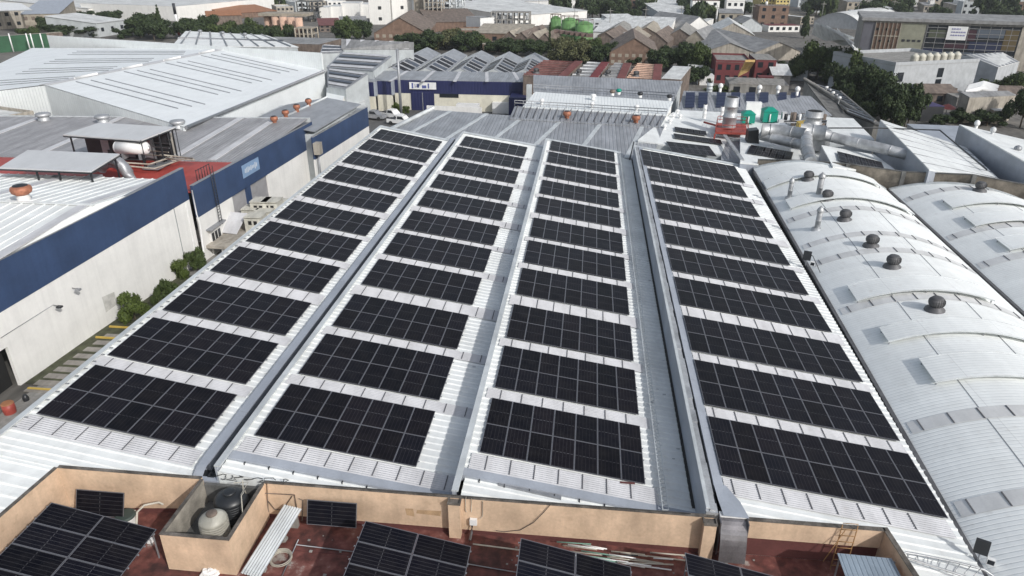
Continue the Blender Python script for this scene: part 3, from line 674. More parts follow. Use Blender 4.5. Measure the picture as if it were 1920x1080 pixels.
# metal chute at the end of the right hand valley
db = MB()
for i in range(60):
    x = random.uniform(-12.5, 12); y = random.uniform(19.5, 23.6); s_ = random.uniform(.02, .07); db.box(x-s_, y-s_*.8, FZ, x+s_, y+s_*.8, FZ+s_*.7)
tag(db.build('floor_debris', concrete), 'small bits of rubble and debris strewn over the maroon roof floor', 'debris', kind='stuff')
ch = thing('metal_chute', 'curved galvanised rain chute spilling over the parapet into the maroon roof', 'chute', (7, 23.6, 7))
b = MB(); pts = []
for i in range(11):
    t_ = i/10; a = t_*math.pi*.5
    pts.append((23.95-1.3*math.sin(a)*.55-.25*t_, 8.34-1.75*(1-math.cos(a))))
for i in range(10):
    (y0_, z0_), (y1_, z1_) = pts[i], pts[i+1]; w0, w1 = .55+.0*i, .55
    b.quad((6.98-w0-.0*i, y0_, z0_), (6.98+w0, y0_, z0_), (6.98+w1+.0*i, y1_, z1_), (6.98-w1, y1_, z1_), sm=True)
chute_m = mat('chute_metal', (.24, .23, .24), .35, .6, .2, 1.5, dirt=.3)
b.build('sheet', chute_m, ch)
b = MB(); b.box(6.42, 23.8, 8.33, 7.54, 24.1, 8.39); b.build('lip', white_paint, ch)
for bx_ in ((6.38, 23.4, 6.6, 6.43, 24, 8.38), (7.53, 23.4, 6.9, 7.57, 24, 8.38)): b = MB(); b.box(*bx_); b.build('cheek', chute_m, ch)
b = MB(); b.box(5.85, 23.9, 8.25, 6.35, 24.5, 8.45); b.build('end_piece', galv, ch)
# ladder on the right
lad_m = mat('ladder_paint', (.34, .19, .08), .7)
ld = thing('orange_ladder', 'orange steel ladder standing against the right end of the peach parapet', 'ladder', (11.6, 23.4, FZ))
for dx in (0, .62):
    b = MB(); b.cyl((11.2+dx, 23.4, FZ), (11.35+dx, 23.66, 8.55), .024, n=6); b.build('rail', lad_m, ld)
for i in range(8):
    z = FZ+.25+i*.3; u = (z-FZ)/2.45; b = MB(); b.cyl((11.2+.15*u, 23.35+.31*u, z), (11.82+.15*u, 23.35+.31*u, z), .018, n=6); b.build('rung', lad_m, ld)
b = MB(); b.cyl((10.75, 23.2, 6.9), (11.5, 23.63, 8.3), .02, n=6); b.build('brace', lad_m, ld)
# grey blue sheet canopy
cp = thing('sheet_canopy', 'grey-blue corrugated metal canopy at the lower right corner of the maroon roof', 'canopy', (12, 21.5, FZ))
b = MB(); A = G(1570, 1037, 8.05); D_ = G(1672, 1047, 8.0); E_ = G(1700, 1100, 7.95); F_ = G(1592, 1100, 7.95); b.slab([F_, E_, D_, A], .04); b.build('sheet', gray_blue, cp)
for p in (A, D_): b = MB(); b.box(p.x-.0+.05, p.y-.15, FZ, p.x+.11, p.y-.09, 7.95); b.build('post', gray_metal, cp)
# ladder tray crossing the roof at the right
tr = thing('cable_ladder', 'galvanised cable ladder curving over the white roof at the lower right edge', 'cable ladder', (15, 22.5, 7.2))
b = MB(); zz = 7.45
b.tube([G(1680, 1040, zz), G(1700, 1036, zz), G(1740, 1043, zz), G(1800, 1056, zz-.1), G(1845, 1068, zz-.15), G(1862, 1080, zz-.6)], .05, 6)
b.build('rail', galv, tr); b = MB(); b.tube([G(1688, 1050, zz), G(1705, 1047, zz), G(1745, 1060, zz), G(1800, 1078, zz-.1), G(1840, 1092, zz-.3)], .05, 6); b.build('rail', galv, tr)
b = MB()
for i in range(8):
    u = i/7; a = G(1700+u*140, 1037+u*28, zz); c = G(1705+u*120, 1049+u*32, zz); b.cyl(a, c, .02, n=5)
o = b.build('rung', galv, tr); o['kind'] = 'stuff'
def flood(p, label, s=1., rz=0.):
    t = thing('solar_floodlight', label, 'floodlight', p, rz)
    b = MB(); b.cyl((0, 0, 0), (0, 0, .55*s), .03*s, n=6); b.build('post', gray_metal, t, True)
    b = MB(); b.hexa([(-.28*s, -.06*s, .45*s), (.28*s, -.06*s, .45*s), (.28*s, .06*s, .5*s), (-.28*s, .06*s, .5*s)], [(-.28*s, .12*s, 1.05*s), (.28*s, .12*s, 1.05*s), (.28*s, .2*s, 1.1*s), (-.28*s, .2*s, 1.1*s)]); b.build('solar_plate', tank_black, t, True)
    b = MB(); b.box(.3*s, -.12*s, .1*s, .62*s, .05*s, .42*s); b.build('lamp_head', white_paint, t, True)
    b = MB(); b.box(.33*s, -.125*s, .14*s, .59*s, -.121*s, .38*s); b.build('lamp_glass', glass_dk, t, True)
    return t
flood(G(1832, 1052, 6.8), 'solar floodlight with a black plate on the near right roof edge', .95, R(-25))
flood(G(1510, 498, 6.9), 'solar floodlight half way along the edge between panels and vaults', 1.1, R(-20))
# ---------------- vaulted roofs on the right ----------------
def vx(y): return 17.35+(y-24)*.043        # left springing line of the first vault
SP, RISE, Z0 = 13.1, 1.75, 6.62
def vp(n, u, y, dz=0):                      # n vault index, u 0..1 across
    x = vx(y)+n*(SP+.35)+u*SP+.12; z = Z0+RISE*(1-(2*u-1)**2)+dz; return (x, y, z)
def vend(x): return 85.6-(x-20.05)*.52
vaults = []
vn = ['white barrel vaulted hall nearest to the solar roof', 'white barrel vaulted hall at the right edge of the photo']
for n in range(2):
    v = thing('vaulted_hall', vn[n], 'vaulted hall', (24+n*13.4, 50, 0)); vaults.append(v)
    b = MB(); NU = 28; ys = [12+i*1.5 for i in range(52)]
    for i in range(NU):
        u0, u1 = i/NU, (i+1)/NU
        for j in range(len(ys)-1):
            ya, yb_ = ys[j], ys[j+1]
            x = vp(n, u0, ya)[0]; ye = vend(x)
            if ya >= ye: break
            yy = min(yb_, ye); yy2 = min(yb_, vend(vp(n, u1, ya)[0])); 
            b.quad(vp(n, u0, ya), vp(n, u1, ya), vp(n, u1, max(yy2, ya+.01)), vp(n, u0, max(yy, ya+.01)), sm=True)
    b.build('roof_vault', vault_white, v)
    b = MB()
    for i in range(NU):       # pale rim at the far end
        a, c = vp(n, i/NU, 80), vp(n, (i+1)/NU, 80); ya, yc = vend(a[0]), vend(c[0]); a = vp(n, i/NU, ya, .0); c = vp(n, (i+1)/NU, yc)
        b.hexa([(a[0], a[1]-.35, a[2]-.1), (c[0], c[1]-.35, c[2]-.1), (c[0], c[1]+.1, c[2]-.1), (a[0], a[1]+.1, a[2]-.1)], [(a[0], a[1]-.35, a[2]+.12), (c[0], c[1]-.35, c[2]+.12), (c[0], c[1]+.1, c[2]+.12), (a[0], a[1]+.1, a[2]+.12)])
    b.build('end_rim', flash_lite, v)
    b = MB()
    for y in np.arange(12, vend(vp(n, 0, 80)[0])-3, 3.0):
        b.hexa([(vp(n, 0, y)[0]-.26, y, 6.4), (vp(n, 0, y)[0]-.02, y, 6.4), (vp(n, 0, y+3)[0]-.02, y+3, 6.4), (vp(n, 0, y+3)[0]-.26, y+3, 6.4)], [(vp(n, 0, y)[0]-.26, y, 6.72), (vp(n, 0, y)[0]-.02, y, 6.72), (vp(n, 0, y+3)[0]-.02, y+3, 6.72), (vp(n, 0, y+3)[0]-.26, y+3, 6.72)])
    b.build('gutter', turbine_m, v)
    b = MB(); x = vp(n, 0, 40)[0]; b.box(x-.1, 12, 0, x+.1, 75, 6.4); b.build('outer_wall', concrete, v)
def band(n, y, w, u0=.02, u1=.985):
    v = vaults[n]; k = 24
    b = MB()
    for i in range(k):
        a = u0+(u1-u0)*i/k; c = u0+(u1-u0)*(i+1)/k
        b.quad(vp(n, a, y, .03), vp(n, c, y, .03), vp(n, c, y+w, .03), vp(n, a, y+w, .03), sm=True)
    b.build('translucent_band', skyband_m, v)
    m = 9
    for i in range(m):
        u = u0+(u1-u0)*(i+.35)/m; p, q = vp(n, u, y+.03, .035), vp(n, u, y+w-.03, .035)
        b = MB(); b.box(p[0], p[1], p[2], p[0]+.06, q[1], p[2]+.03); b.build('purlin', purlin_m, v)
def yv(n, px, py, u):                       # y on the vault where the photo pixel meets it at cross position u
    z = vp(n, u, 0)[2]; return G(px, py, z).y
for (px, py) in ((1575, 588), (1500, 463+33), (1510, 463), (1445, 420), (1428, 349)): pass
B1 = [yv(0, 1705, 812, .03), yv(0, 1790, 968, .03), yv(0, 1580, 590, .03), yv(0, 1528, 500, .03), yv(0, 1505, 467, .03), yv(0, 1475, 418, .03), yv(0, 1428, 343, .03)]
for y in B1: band(0, y, 1.0 if y < 60 else 1.15)
for px, py in ((1672, 377), (1765, 450), (1830, 503)): band(1, yv(1, px, py, .03), 1.1)
band(1, 40, 1.1); band(1, 33.5, 1.1)
def lapseams(n):
    for u in (.28, .62):
        b = MB()
        for y in np.arange(14, 70, 2.): a, c = vp(n, u, y, .01), vp(n, u, y+2, .01); b.quad((a[0], a[1], a[2]), (a[0]+.05, a[1], a[2]+.008), (c[0]+.05, c[1], c[2]+.008), (c[0], c[1], c[2]))
        b.build('lap_seam', gray_metal, vaults[n])
lapseams(0); lapseams(1)
cn = {0: 0, 1: 0}
def cover(n, pl, pn, w, u1, label, k=22, h=.33):  # pl: photo pixel of the near left corner, y depth w
    # find u,y of the near left corner
    best = None
    for i in range(60):
        u = i/60; z = vp(n, u, 0)[2]+h; p = G(*pl, z); e = abs(vp(n, u, p.y)[0]-p.x)
        if best is None or e < best[0]: best = (e, u, p.y)
    u0, y = best[1], best[2]
    t = thing('roof_cover', label, 'roof cover', vp(n, (u0+u1)/2, y), 0, 'raised curved covers on the vaults')
    b = MB()
    for i in range(k):
        a = u0+(u1-u0)*i/k; c = u0+(u1-u0)*(i+1)/k; ha = h; hc = h
        b.quad(vp(n, a, y, ha), vp(n, c, y, hc), vp(n, c, y+w, hc), vp(n, a, y+w, ha), sm=True)
        b.quad(vp(n, c, y, hc-.05), vp(n, a, y, ha-.05), vp(n, a, y+w, ha-.05), vp(n, c, y+w, hc-.05))
    b.build('cover_sheet', vault_white, t)
    k2 = k
    for yy in (y-.02, y+w):
        b = MB()
        for i in range(k2):
            a = u0+(u1-u0)*i/k2; c = u0+(u1-u0)*(i+1)/k2
            p, q = vp(n, a, yy, h-.07), vp(n, c, yy, h-.07)
            b.quad(p, q, (q[0], q[1], q[2]+.1), (p[0], p[1], p[2]+.1))
        b.build('edge_trim', flash_lite, t)
    for u in (u0+.01, (u0+u1)/2, u1-.01):
        for yy in (y+.15, y+w-.2):
            p = vp(n, u, yy); b = MB(); b.box(p[0]-.03, p[1]-.03, p[2], p[0]+.03, p[1]+.03, p[2]+h-.06); b.build('support_leg', gray_metal, t)
cover(0, (1752, 716), None, 2.6, 1.03, 'wide raised curved cover nearest to the camera on the first vault')
cover(0, (1664, 640), None, 1.9, .97, 'second raised curved cover from the front on the first vault')
cover(0, (1604, 563), None, 2.5, .80, 'third raised curved cover just behind the second turbine on the first vault')
cover(0, (1482, 390), None, 2.6, .96, 'long raised cover beside the lone chimney on the first vault')
cover(0, (1440, 353), None, 2.6, .9, 'farthest raised cover between the far turbines on the first vault')
cover(1, (1787, 389), None, 2.6, .8, 'farthest raised cover on the right vault')
cover(1, (1832, 423), None, 2.6, .8, 'middle raised cover on the right vault')
cover(1, (1893, 468), None, 2.6, .8, 'nearest raised cover on the right vault at the photo edge')
def turbine(p, s, label, m=turbine_m, group='dark turbine vents on the vaults', base=turbine_m):
    t = thing('turbine_vent', label, 'turbine vent', p, 0, group)
    b = MB(); b.lathe([(.80*s, -.25*s), (.72*s, .0), (.50*s, .16*s), (.46*s, .24*s)], n=18); b.build('base', base, t, True)
    b = MB(); n = 22; pr = [(.46, .22), (.58, .34), (.63, .54), (.60, .74), (.44, .90)]
    for i in range(n):
        a0 = 2*math.pi*i/n; a1 = a0+2*math.pi/n*.8
        for q in range(len(pr)-1):
            (r0, z0), (r1, z1) = pr[q], pr[q+1]
            b.quad((r0*s*math.cos(a0), r0*s*math.sin(a0), z0*s), (r0*.94*s*math.cos(a1), r0*.94*s*math.sin(a1), z0*s), (r1*.94*s*math.cos(a1), r1*.94*s*math.sin(a1), z1*s), (r1*s*math.cos(a0), r1*s*math.sin(a0), z1*s))
    b.lathe([(.42*s, .22*s), (.54*s, .4*s), (.56*s, .7*s), (.4*s, .88*s)], n=16); b.build('vanes', m, t, True)
    b = MB(); b.lathe([(.47*s, .89*s), (.40*s, .96*s), (.2*s, 1.0*s), (.05*s, 1.01*s)], n=18); b.build('cap', m, t, True)
    return t
def on_vault(n, px, py):
    best = None
    for i in range(100):
        u = i/100; z = vp(n, u, 0)[2]; p = G(px, py, z); e = abs(vp(n, u, p.y)[0]-p.x)
        if best is None or e < best[0]: best = (e, u, p.y)
    return Vector(vp(n, best[1], best[2]))
t0 = None
for i, (px, py) in enumerate(((1753, 581), (1672, 500), (1633, 461), (1585, 412), (1550, 374), (1514, 337))):
    p = on_vault(0, px, py); p.z += .12
    lb = ['dark turbine vent nearest to the camera on the first vault', 'second dark turbine vent from the camera on the first vault', 'third dark turbine vent from the camera on the first vault', 'fourth dark turbine vent from the camera, right of the lone chimney', 'dark turbine vent right beside the tall far chimney', 'farthest dark turbine vent on the first vault'][i]
    if t0 is None: t0 = turbine(p, .84, lb)
    else: dup(t0, p, random.uniform(0, 1), lb)
p = on_vault(1, 1836, 358); p.z += .12; dup(t0, p, .5, 'only dark turbine vent on the right vault')
def chimney(p, r, h, label, m=galv, name='chimney_pipe', group=None, cone=True):
    t = thing(name, label, 'chimney', p, 0, group)
    b = MB(); b.lathe([(r*2.2, -.25), (r*1.9, .06), (r*1.2, .12)], n=16); b.build('base_flange', m, t, True)
    b = MB(); b.lathe([(r, 0), (r, h*.45), (r*1.06, h*.45), (r*1.06, h*.48), (r, h*.48), (r, h)], n=18); b.build('pipe', m, t, True)
    if cone:
        b = MB(); b.lathe([(r*1.25, h-.12), (r*1.3, h+.02), (r*.9, h+.2), (r*.15, h+.42)], n=16); b.build('rain_cap', m, t, True)
    return t
chimney(on_vault(0, 1532, 429), .24, 1.75, 'lone nearest silver chimney with a cone cap on the first vault')
chimney(on_vault(0, 1535, 369), .28, 2.1, 'thick silver chimney beside the far turbine on the first vault')
chimney(on_vault(0, 1481, 371), .22, 1.75, 'left silver chimney between the far covers on the first vault')
# black hose of the floodlight, small vents
q = on_vault(0, 1536, 512); a = G(1512, 475, 7.6)
pipe_thing('black_hose', 'thin black hose looping from the floodlight onto the vault', 'hose', [[a, G(1524, 480, 7.9), G(1531, 495, 7.6), (q.x, q.y, q.z+.05)]], .03, cable_m)
# far brownish boundary wall behind the vaults
bw = thing('boundary_wall', 'weathered grey brown block wall with dark pillars behind the vaults', 'wall', (32, 80, 0))
blk = mat('weathered_block', (.27, .235, .19), .9, 0, .25, .6, dirt=.5, bump=.02)
xs = [(20.6, 7.6), (25.6, 8.3), (29.3, 8.6), (34.3, 8.6), (40, 9.3), (46, 8.9), (52, 8.7), (60, 8.5)]
for i in range(len(xs)-1):
    (xa, za), (xb, zb) = xs[i], xs[i+1]; ya, yb_ = vend(xa)+.5, vend(xb)+.5
    for c in range(3):      # courses of blocks
        z0, z1 = (4.5 if c == 0 else 4.5+(za-4.5)*c/3+.02), 4.5+(za-4.5)*(c+1)/3
        w0, w1 = (4.5 if c == 0 else 4.5+(zb-4.5)*c/3+.02), 4.5+(zb-4.5)*(c+1)/3
        b = MB(); b.hexa([(xa, ya, z0), (xb, yb_, w0), (xb, yb_+.2, w0), (xa, ya+.2, z0)], [(xa, ya, z1), (xb, yb_, w1), (xb, yb_+.2, w1), (xa, ya+.2, z1)]); b.build('wall_panel', blk, bw)
    b = MB(); b.box(xb-.2, yb_-.25, 0, xb+.25, yb_-.02, zb+.1); b.build('pillar', concrete_dk, bw)
    b = MB(); b.hexa([(xa, ya-.05, za+.01), (xb, yb_-.05, zb+.01), (xb, yb_+.25, zb+.01), (xa, ya+.25, za+.01)], [(xa, ya-.05, za+.09), (xb, yb_-.05, zb+.09), (xb, yb_+.25, zb+.09), (xa, ya+.25, za+.09)]); b.build('coping', concrete_dk, bw)
# ---------------- generic builders ----------------
def window_part(b, x, z, w, h, y, out=-.03):
    b.box(x, y+out, z, x+w, y+out+.02, z+h)
def bld(name, label, cat, A, B, depth, h, wall, roofm, kind='flat', rise=1.5, win=None, winm=None, group=None, over=.3, parapet=0., base=0., par_m=None, wpart=True, door=False):
    """A, B: ground points of the front face left and right; local x along AB, y away from the camera"""
    A = Vector((A[0], A[1], base)); B = Vector((B[0], B[1], base)); d = B-A; w = d.length; rz = math.atan2(d.y, d.x)
    t = thing(name, label, cat, A, rz, group)
    b = MB(); o = over
    if kind in ('flat',):
        b.box(0, 0, 0, w, depth, h); b.build('wall', wall, t, True)
        r = MB(); r.slab([(-.05, -.05, h+.06), (w+.05, -.05, h+.06), (w+.05, depth+.05, h+.06), (-.05, depth+.05, h+.06)], .055); r.build('roof', roofm, t, True)
        if parapet:
            r = MB(); P_ = parapet; r.box(-.06, -.06, h+.062, w+.06, .14, h+P_); r.box(-.06, depth-.14, h+.062, w+.06, depth+.06, h+P_); r.box(-.06, .142, h+.062, .14, depth-.142, h+P_); r.box(w-.14, .142, h+.062, w+.06, depth-.142, h+P_); r.build('parapet', par_m or wall, t, True)
    elif kind == 'across':                 # ridge runs away from the camera, gable towards it
        b.hexa([(0, 0, 0), (w, 0, 0), (w, 0, h), (w/2, 0, h+rise), (0, 0, h)], [(0, depth, 0), (w, depth, 0), (w, depth, h), (w/2, depth, h+rise), (0, depth, h)]); b.build('wall', wall, t, True)
        k = rise/(w/2)
        for s_ in (0, 1):
            r = MB(); x0, x1 = (-o, w/2) if s_ == 0 else (w/2, w+o); z0, z1 = (h-o*k, h+rise) if s_ == 0 else (h+rise, h-o*k)
            r.slab([(x0, -o, z0+.1), (x1, -o, z1+.1), (x1, depth+o, z1+.1), (x0, depth+o, z0+.1)], .08); r.build('roof', roofm, t, True)
    elif kind == 'along':                  # ridge parallel to the front
        b.hexa([(0, 0, 0), (0, depth, 0), (0, depth, h), (0, depth/2, h+rise), (0, 0, h)], [(w, 0, 0), (w, depth, 0), (w, depth, h), (w, depth/2, h+rise), (w, 0, h)]); b.build('wall', wall, t, True)
        k = rise/(depth/2)
        r = MB(); r.slab([(-o, -o, h-o*k+.1), (w+o, -o, h-o*k+.1), (w+o, depth/2, h+rise+.1), (-o, depth/2, h+rise+.1)], .08); r.build('roof', roofm, t, True)
        r = MB(); r.slab([(-o, depth/2, h+rise+.1), (w+o, depth/2, h+rise+.1), (w+o, depth+o, h-o*k+.1), (-o, depth+o, h-o*k+.1)], .08); r.build('roof', roofm, t, True)
    elif kind == 'shed':                   # rises away from the camera
        b.hexa([(0, 0, 0), (w, 0, 0), (w, depth, 0), (0, depth, 0)], [(0, 0, h), (w, 0, h), (w, depth, h+rise), (0, depth, h+rise)]); b.build('wall', wall, t, True)
        r = MB(); k = rise/depth; r.slab([(-o, -o, h-o*k+.1), (w+o, -o, h-o*k+.1), (w+o, depth+o, h+rise+o*k+.1), (-o, depth+o, h+rise+o*k+.1)], .08); r.build('roof', roofm, t, True)
    elif kind == 'vault':
        n = 12; pr = [(w*(i/n), h+rise*(1-(2*i/n-1)**2)) for i in range(n+1)]
        loop = [(0, 0), (w, 0)]+[(x, z) for x, z in reversed(pr)][0:]
        b.hexa([(x, 0, z) for x, z in loop], [(x, depth, z) for x, z in loop]); b.build('wall', wall, t, True)
        r = MB()
        for i in range(n): r.quad((pr[i][0], -o, pr[i][1]+.06), (pr[i+1][0], -o, pr[i+1][1]+.06), (pr[i+1][0], depth+o, pr[i+1][1]+.06), (pr[i][0], depth+o, pr[i][1]+.06), sm=True)
        r.build('roof', roofm, t, True)
    if win:
        nx, nz = win; first = None; ww, wh = min(1.5, w/nx*.5), min(1.4, (h/nz)*.5)
        for i in range(nx):
            for j in range(nz):
                x = (i+.5)*w/nx-ww/2; z = (j+.5)*h/nz-wh/2+.1
                if first is None:
                    q = MB(); q.box(0, -.035, 0, ww, .02, wh); first = q.build('window', winm or glass_dk, t, True); first.location = (x, 0, z)
                else: inst(first, 'window', t, (x, 0, z))
    return t
def LP(t, x, y, z): return wm(t) @ Vector((x, y, z))
def cap_turbine(p, s, label, m, group=None): return turbine(p, s, label, m, group, m)
WT = None
def small_vent(p, label, group, m=white_paint, r=.35, h=1.1):
    r *= .62; h *= .68
    t = thing('roof_vent', label, 'roof vent', p, 0, group)
    b = MB(); b.lathe([(r*.62, -.2), (r*.62, h*.5)], n=12); b.build('stem', m, t, True)
    b = MB(); b.lathe([(r*.62, h*.45), (r*1.1, h*.6), (r*1.15, h*.8), (r*.8, h), (r*.2, h*1.1)], n=14); b.build('head', m, t, True)
    return t

# ---------------- left side: blue banded buildings ----------------
def onw(px, py, x0, y0, s): d = ray(px, py); t = (x0-s*y0)/(d[0]-s*d[1]); return Vector(CAM+d*t)
L1 = thing('banded_building', 'white rendered building with a broad blue top band at the left, nearest to the camera', 'building', (-42, 50, 0))
wx = lambda y: -42.05+(y-41.7)*.072
b = MB(); b.wall((wx(66), 66), (wx(14), 14), 0, 6.1, .3, 6.1)
b = MB(); y0_, y1_ = 14, 65.7
def vw(ya, yb_, za0, zb0, za1, zb1, xo=0, th=.25):  # wall on line wx between y's, with own bottom/top at both ends
    m_ = MB(); m_.hexa([(wx(ya)+xo-th, ya, za0), (wx(ya)+xo, ya, za0), (wx(yb_)+xo, yb_, zb0), (wx(yb_)+xo-th, yb_, zb0)], [(wx(ya)+xo-th, ya, za1), (wx(ya)+xo, ya, za1), (wx(yb_)+xo, yb_, zb1), (wx(yb_)+xo-th, yb_, zb1)]); return m_
dy0, dy1 = 37.6, 41.4                                  # doorway
zbot = lambda y: 6.09+(y-41.74)*.0375; ztop = lambda y: 9.68+(y-43)*.025
vw(dy1, 65.7, 0, 0, zbot(dy1), zbot(65.7)).build('wall', white_wall, L1)
vw(14, dy0, 0, 0, zbot(14), zbot(dy0)).build('wall', white_wall, L1)
vw(dy0, dy1, 3.4, 3.4, zbot(dy0), zbot(dy1)).build('wall', white_wall, L1)
vw(14, 65.7, zbot(14), zbot(65.7), ztop(14), ztop(65.7), .03, .28).build('blue_band', blue_band, L1)
b = MB(); b.box(wx(39)-.9, dy0, 0, wx(39)-.5, dy1, 3.4); b.build('dark_doorway', black_open, L1)
vw(14, 65.7, ztop(14)+.003, ztop(65.7)+.003, ztop(14)+.07, ztop(65.7)+.07, .07, .38).build('coping', gray_metal, L1)
b = MB(); b.box(-68, 65.45, 0, wx(65.7)-.26, 65.7, 9.0); b.build('end_wall', white_wall, L1)
for y in (63.0,): vw(y, y+.08, 0, 0, zbot(y), zbot(y), .02, .03).build('wall_joint', gray_metal, L1)
vw(64.9, 65.0, 0, 0, 6.8, 6.8, .10, .09).build('downpipe', white_paint, L1)
# hipped ribbed roof behind the band
def wr_z(y): return 10.45-(y-53.2)*.11 if y > 53.2 else 10.45-(53.2-y)*.062
b = MB(); X0, n = -74, 58
def ribs_roof(X0, X1f, y0, y1, zf, per=1.05, h=.07):
    b = MB(); x = X0; xm = max(X1f(y0), X1f(y1))
    while x < xm:
        xe = x+per; 
        pr = [(x, 0), (x+per*.9, 0), (x+per*.92, h), (x+per*.98, h), (xe, 0)]
        for (a, ha), (c, hc) in zip(pr, pr[1:]):
            e0, e1 = X1f(y0), X1f(y1); b.quad((min(a, e0), y0, zf(y0)+ha), (min(c, e0), y0, zf(y0)+hc), (min(c, e1), y1, zf(y1)+hc), (min(a, e1), y1, zf(y1)+ha))
        x = xe
    return b
ribs_roof(X0, lambda y: wx(y)-.27, 20, 53.1, wr_z).build('roof', white_roof, L1)
ribs_roof(X0, lambda y: wx(y)-.27, 53.3, 65.4, wr_z).build('roof', white_roof, L1)
b = MB(); b.box(-74, 53.0, 10.5, wx(53)-.1, 53.4, 10.56); b.build('ridge_cap', white_roof, L1)
for px, py, yy in ((80, 430, 0), (30, 350, 1), (230, 352, 1)):
    p = G(px, py, 10.0); b = MB(); zf = wr_z; a0, a1 = (22, 53.0) if not yy else (53.5, 65)
    b.hexa([(p.x, a0, zf(a0)+.02), (p.x+.9, a0, zf(a0)+.02), (p.x+.9, a1, zf(a1)+.02), (p.x, a1, zf(a1)+.02)], [(p.x, a0, zf(a0)+.09), (p.x+.9, a0, zf(a0)+.09), (p.x+.9, a1, zf(a1)+.09), (p.x, a1, zf(a1)+.09)]); b.build('translucent_strip', skylight_m, L1)
rusty = mat('rusty_turbine', (.42, .17, .10), .6, .2, .25, 3, dirt=.3)
t = thing('turbine_vent', 'rusty orange turbine vent with a dark opening on the near left white roof', 'turbine vent', (0, 0, 0)); p = G(45, 374, 10.5); t.location = p
b = MB(); yy_ = [20, 30, 40, 50, 53.2, 57, 61, 65.4]
for ya, yc in zip(yy_, yy_[1:]): b.quad((wx(ya)-.26, ya, 8.6), (wx(yc)-.26, yc, 8.6), (wx(yc)-.26, yc, wr_z(yc)+.04), (wx(ya)-.26, ya, wr_z(ya)+.04)); b.quad((wx(ya)-.26, ya, wr_z(ya)+.05), (wx(yc)-.26, yc, wr_z(yc)+.05), (wx(yc)+.02, yc, min(wr_z(yc), ztop(yc))+.08), (wx(ya)+.02, ya, min(wr_z(ya), ztop(ya))+.08))
b.build('verge_flashing', white_roof, L1)
b = MB(); b.lathe([(.55, -.1), (.5, .45)], n=16); b.build('base', skyband_m, t, True)
b = MB(); b.lathe([(.5, .45), (.78, .65), (.85, .9), (.8, 1.12), (.6, 1.25)], n=24); b.build('bowl', rusty, t, True)
b = MB(); b.lathe([(.6, 1.25), (.55, 1.3), (.1, 1.38)], n=20); b.build('cap', dark_metal, t, True)
# wall lamps, door, skirting pavement of the alley
for (px, py, lb) in ((100, 572, 'black wall lamp with a thin conduit on the white left wall'), (135, 540, 'small bracket lamp on the white left wall just below the blue band')):
    p = onw(px, py, wx(41.7), 41.7, .072); t = thing('wall_lamp', lb, 'lamp', p)
    b = MB(); b.cyl(p, p+Vector((.7, -.3, .1)), .03, n=5); b.build('arm', dark_metal, t)
    b = MB(); q = p+Vector((.75, -.3, .05)); b.box(q.x-.2, q.y-.15, q.z-.08, q.x+.2, q.y+.15, q.z+.06); b.build('lamp_head', dark_metal if px == 100 else gray_metal, t)
p = onw(98, 572, wx(41.7), 41.7, .072); q = onw(0, 634, wx(41.7), 41.7, .072); b = MB(); b.tube([(p.x+.04, p.y, p.z), (q.x+.04, q.y, q.z)], .025, 5); b.build('conduit', gray_metal, L1)
b = MB(); q = onw(207, 565, wx(41.7), 41.7, .072); vw(q.y-.8, q.y+.7, q.z-.7, q.z-.6, q.z+.8, q.z+.6, .004, .01).build('wall_smudge', mat('smudged_wall', (.55, .54, .51), .9, 0, .2, 2), L1)
# second building: blue parapet, shutters, red + grey roofs
L2 = thing('banded_building', 'white building with blue top band, roller shutters and faded sign, second from camera', 'building', (-39.5, 80, 0))
sx = lambda y: -39.9+(y-66)*.035
def v2(ya, yb_, z0, z1, xo=0, th=.25):
    m_ = MB(); m_.hexa([(sx(ya)+xo-th, ya, z0), (sx(ya)+xo, ya, z0), (sx(yb_)+xo, yb_, z0), (sx(yb_)+xo-th, yb_, z0)], [(sx(ya)+xo-th, ya, z1), (sx(ya)+xo, ya, z1), (sx(yb_)+xo, yb_, z1), (sx(yb_)+xo-th, yb_, z1)]); return m_
v2(66.0, 97.0, 4.9, 8.3, .03, .28).build('blue_band', blue_band, L2)
v2(66.0, 97.0, 8.303, 8.36, .08, .38).build('coping', gray_metal, L2)
YD = {q: onw(q, 400, -39.9, 66, .035).y for q in (440, 475, 480, 507, 545)}
d1, d2, d3, d4 = onw(444, 420, -39.9, 66, .035).y, onw(470, 400, -39.9, 66, .035).y, onw(477, 395, -39.9, 66, .035).y, onw(508, 370, -39.9, 66, .035).y
v2(66, d1, 0, 4.898).build('wall', white_wall, L2); v2(d4, 97, 0, 4.898).build('wall', white_wall, L2)
v2(d1+.001, d2, 0, 4.897, -.25, .1).build('roller_shutter', gray_roof_w, L2); v2(d3, d4-.001, 0, 4.897, -.25, .1).build('roller_shutter', gray_roof_w, L2); v2(d2+.001, d3-.001, 0, 4.897, 0, .3).build('pillar', blue_band, L2)
sb = mat('sign_blue', (.22, .33, .50), .6, 0, .08, 1)
a, c = onw(454, 325, -39.9, 66, .035), onw(487, 320, -39.9, 66, .035)
zb_, zt_ = HT(336, sx(a.y), a.y), HT(303, sx(c.y), c.y)
v2(a.y, c.y, 6.1, 7.6, .07, .03).build('sign_board', sb, L2)
y = a.y+.5
mk = MB()
for i in range(9):
    hh = random.uniform(.35, .8); mk.hexa([(sx(y)+.072, y, 6.85-hh/2), (sx(y)+.085, y, 6.85-hh/2), (sx(y+.2)+.085, y+.22, 6.85-hh/2), (sx(y+.2)+.072, y+.22, 6.85-hh/2)], [(sx(y)+.072, y+.1, 6.85+hh/2), (sx(y)+.085, y+.1, 6.85+hh/2), (sx(y+.2)+.085, y+.32, 6.85+hh/2), (sx(y+.2)+.072, y+.32, 6.85+hh/2)])
    y += (c.y-a.y-1)/9
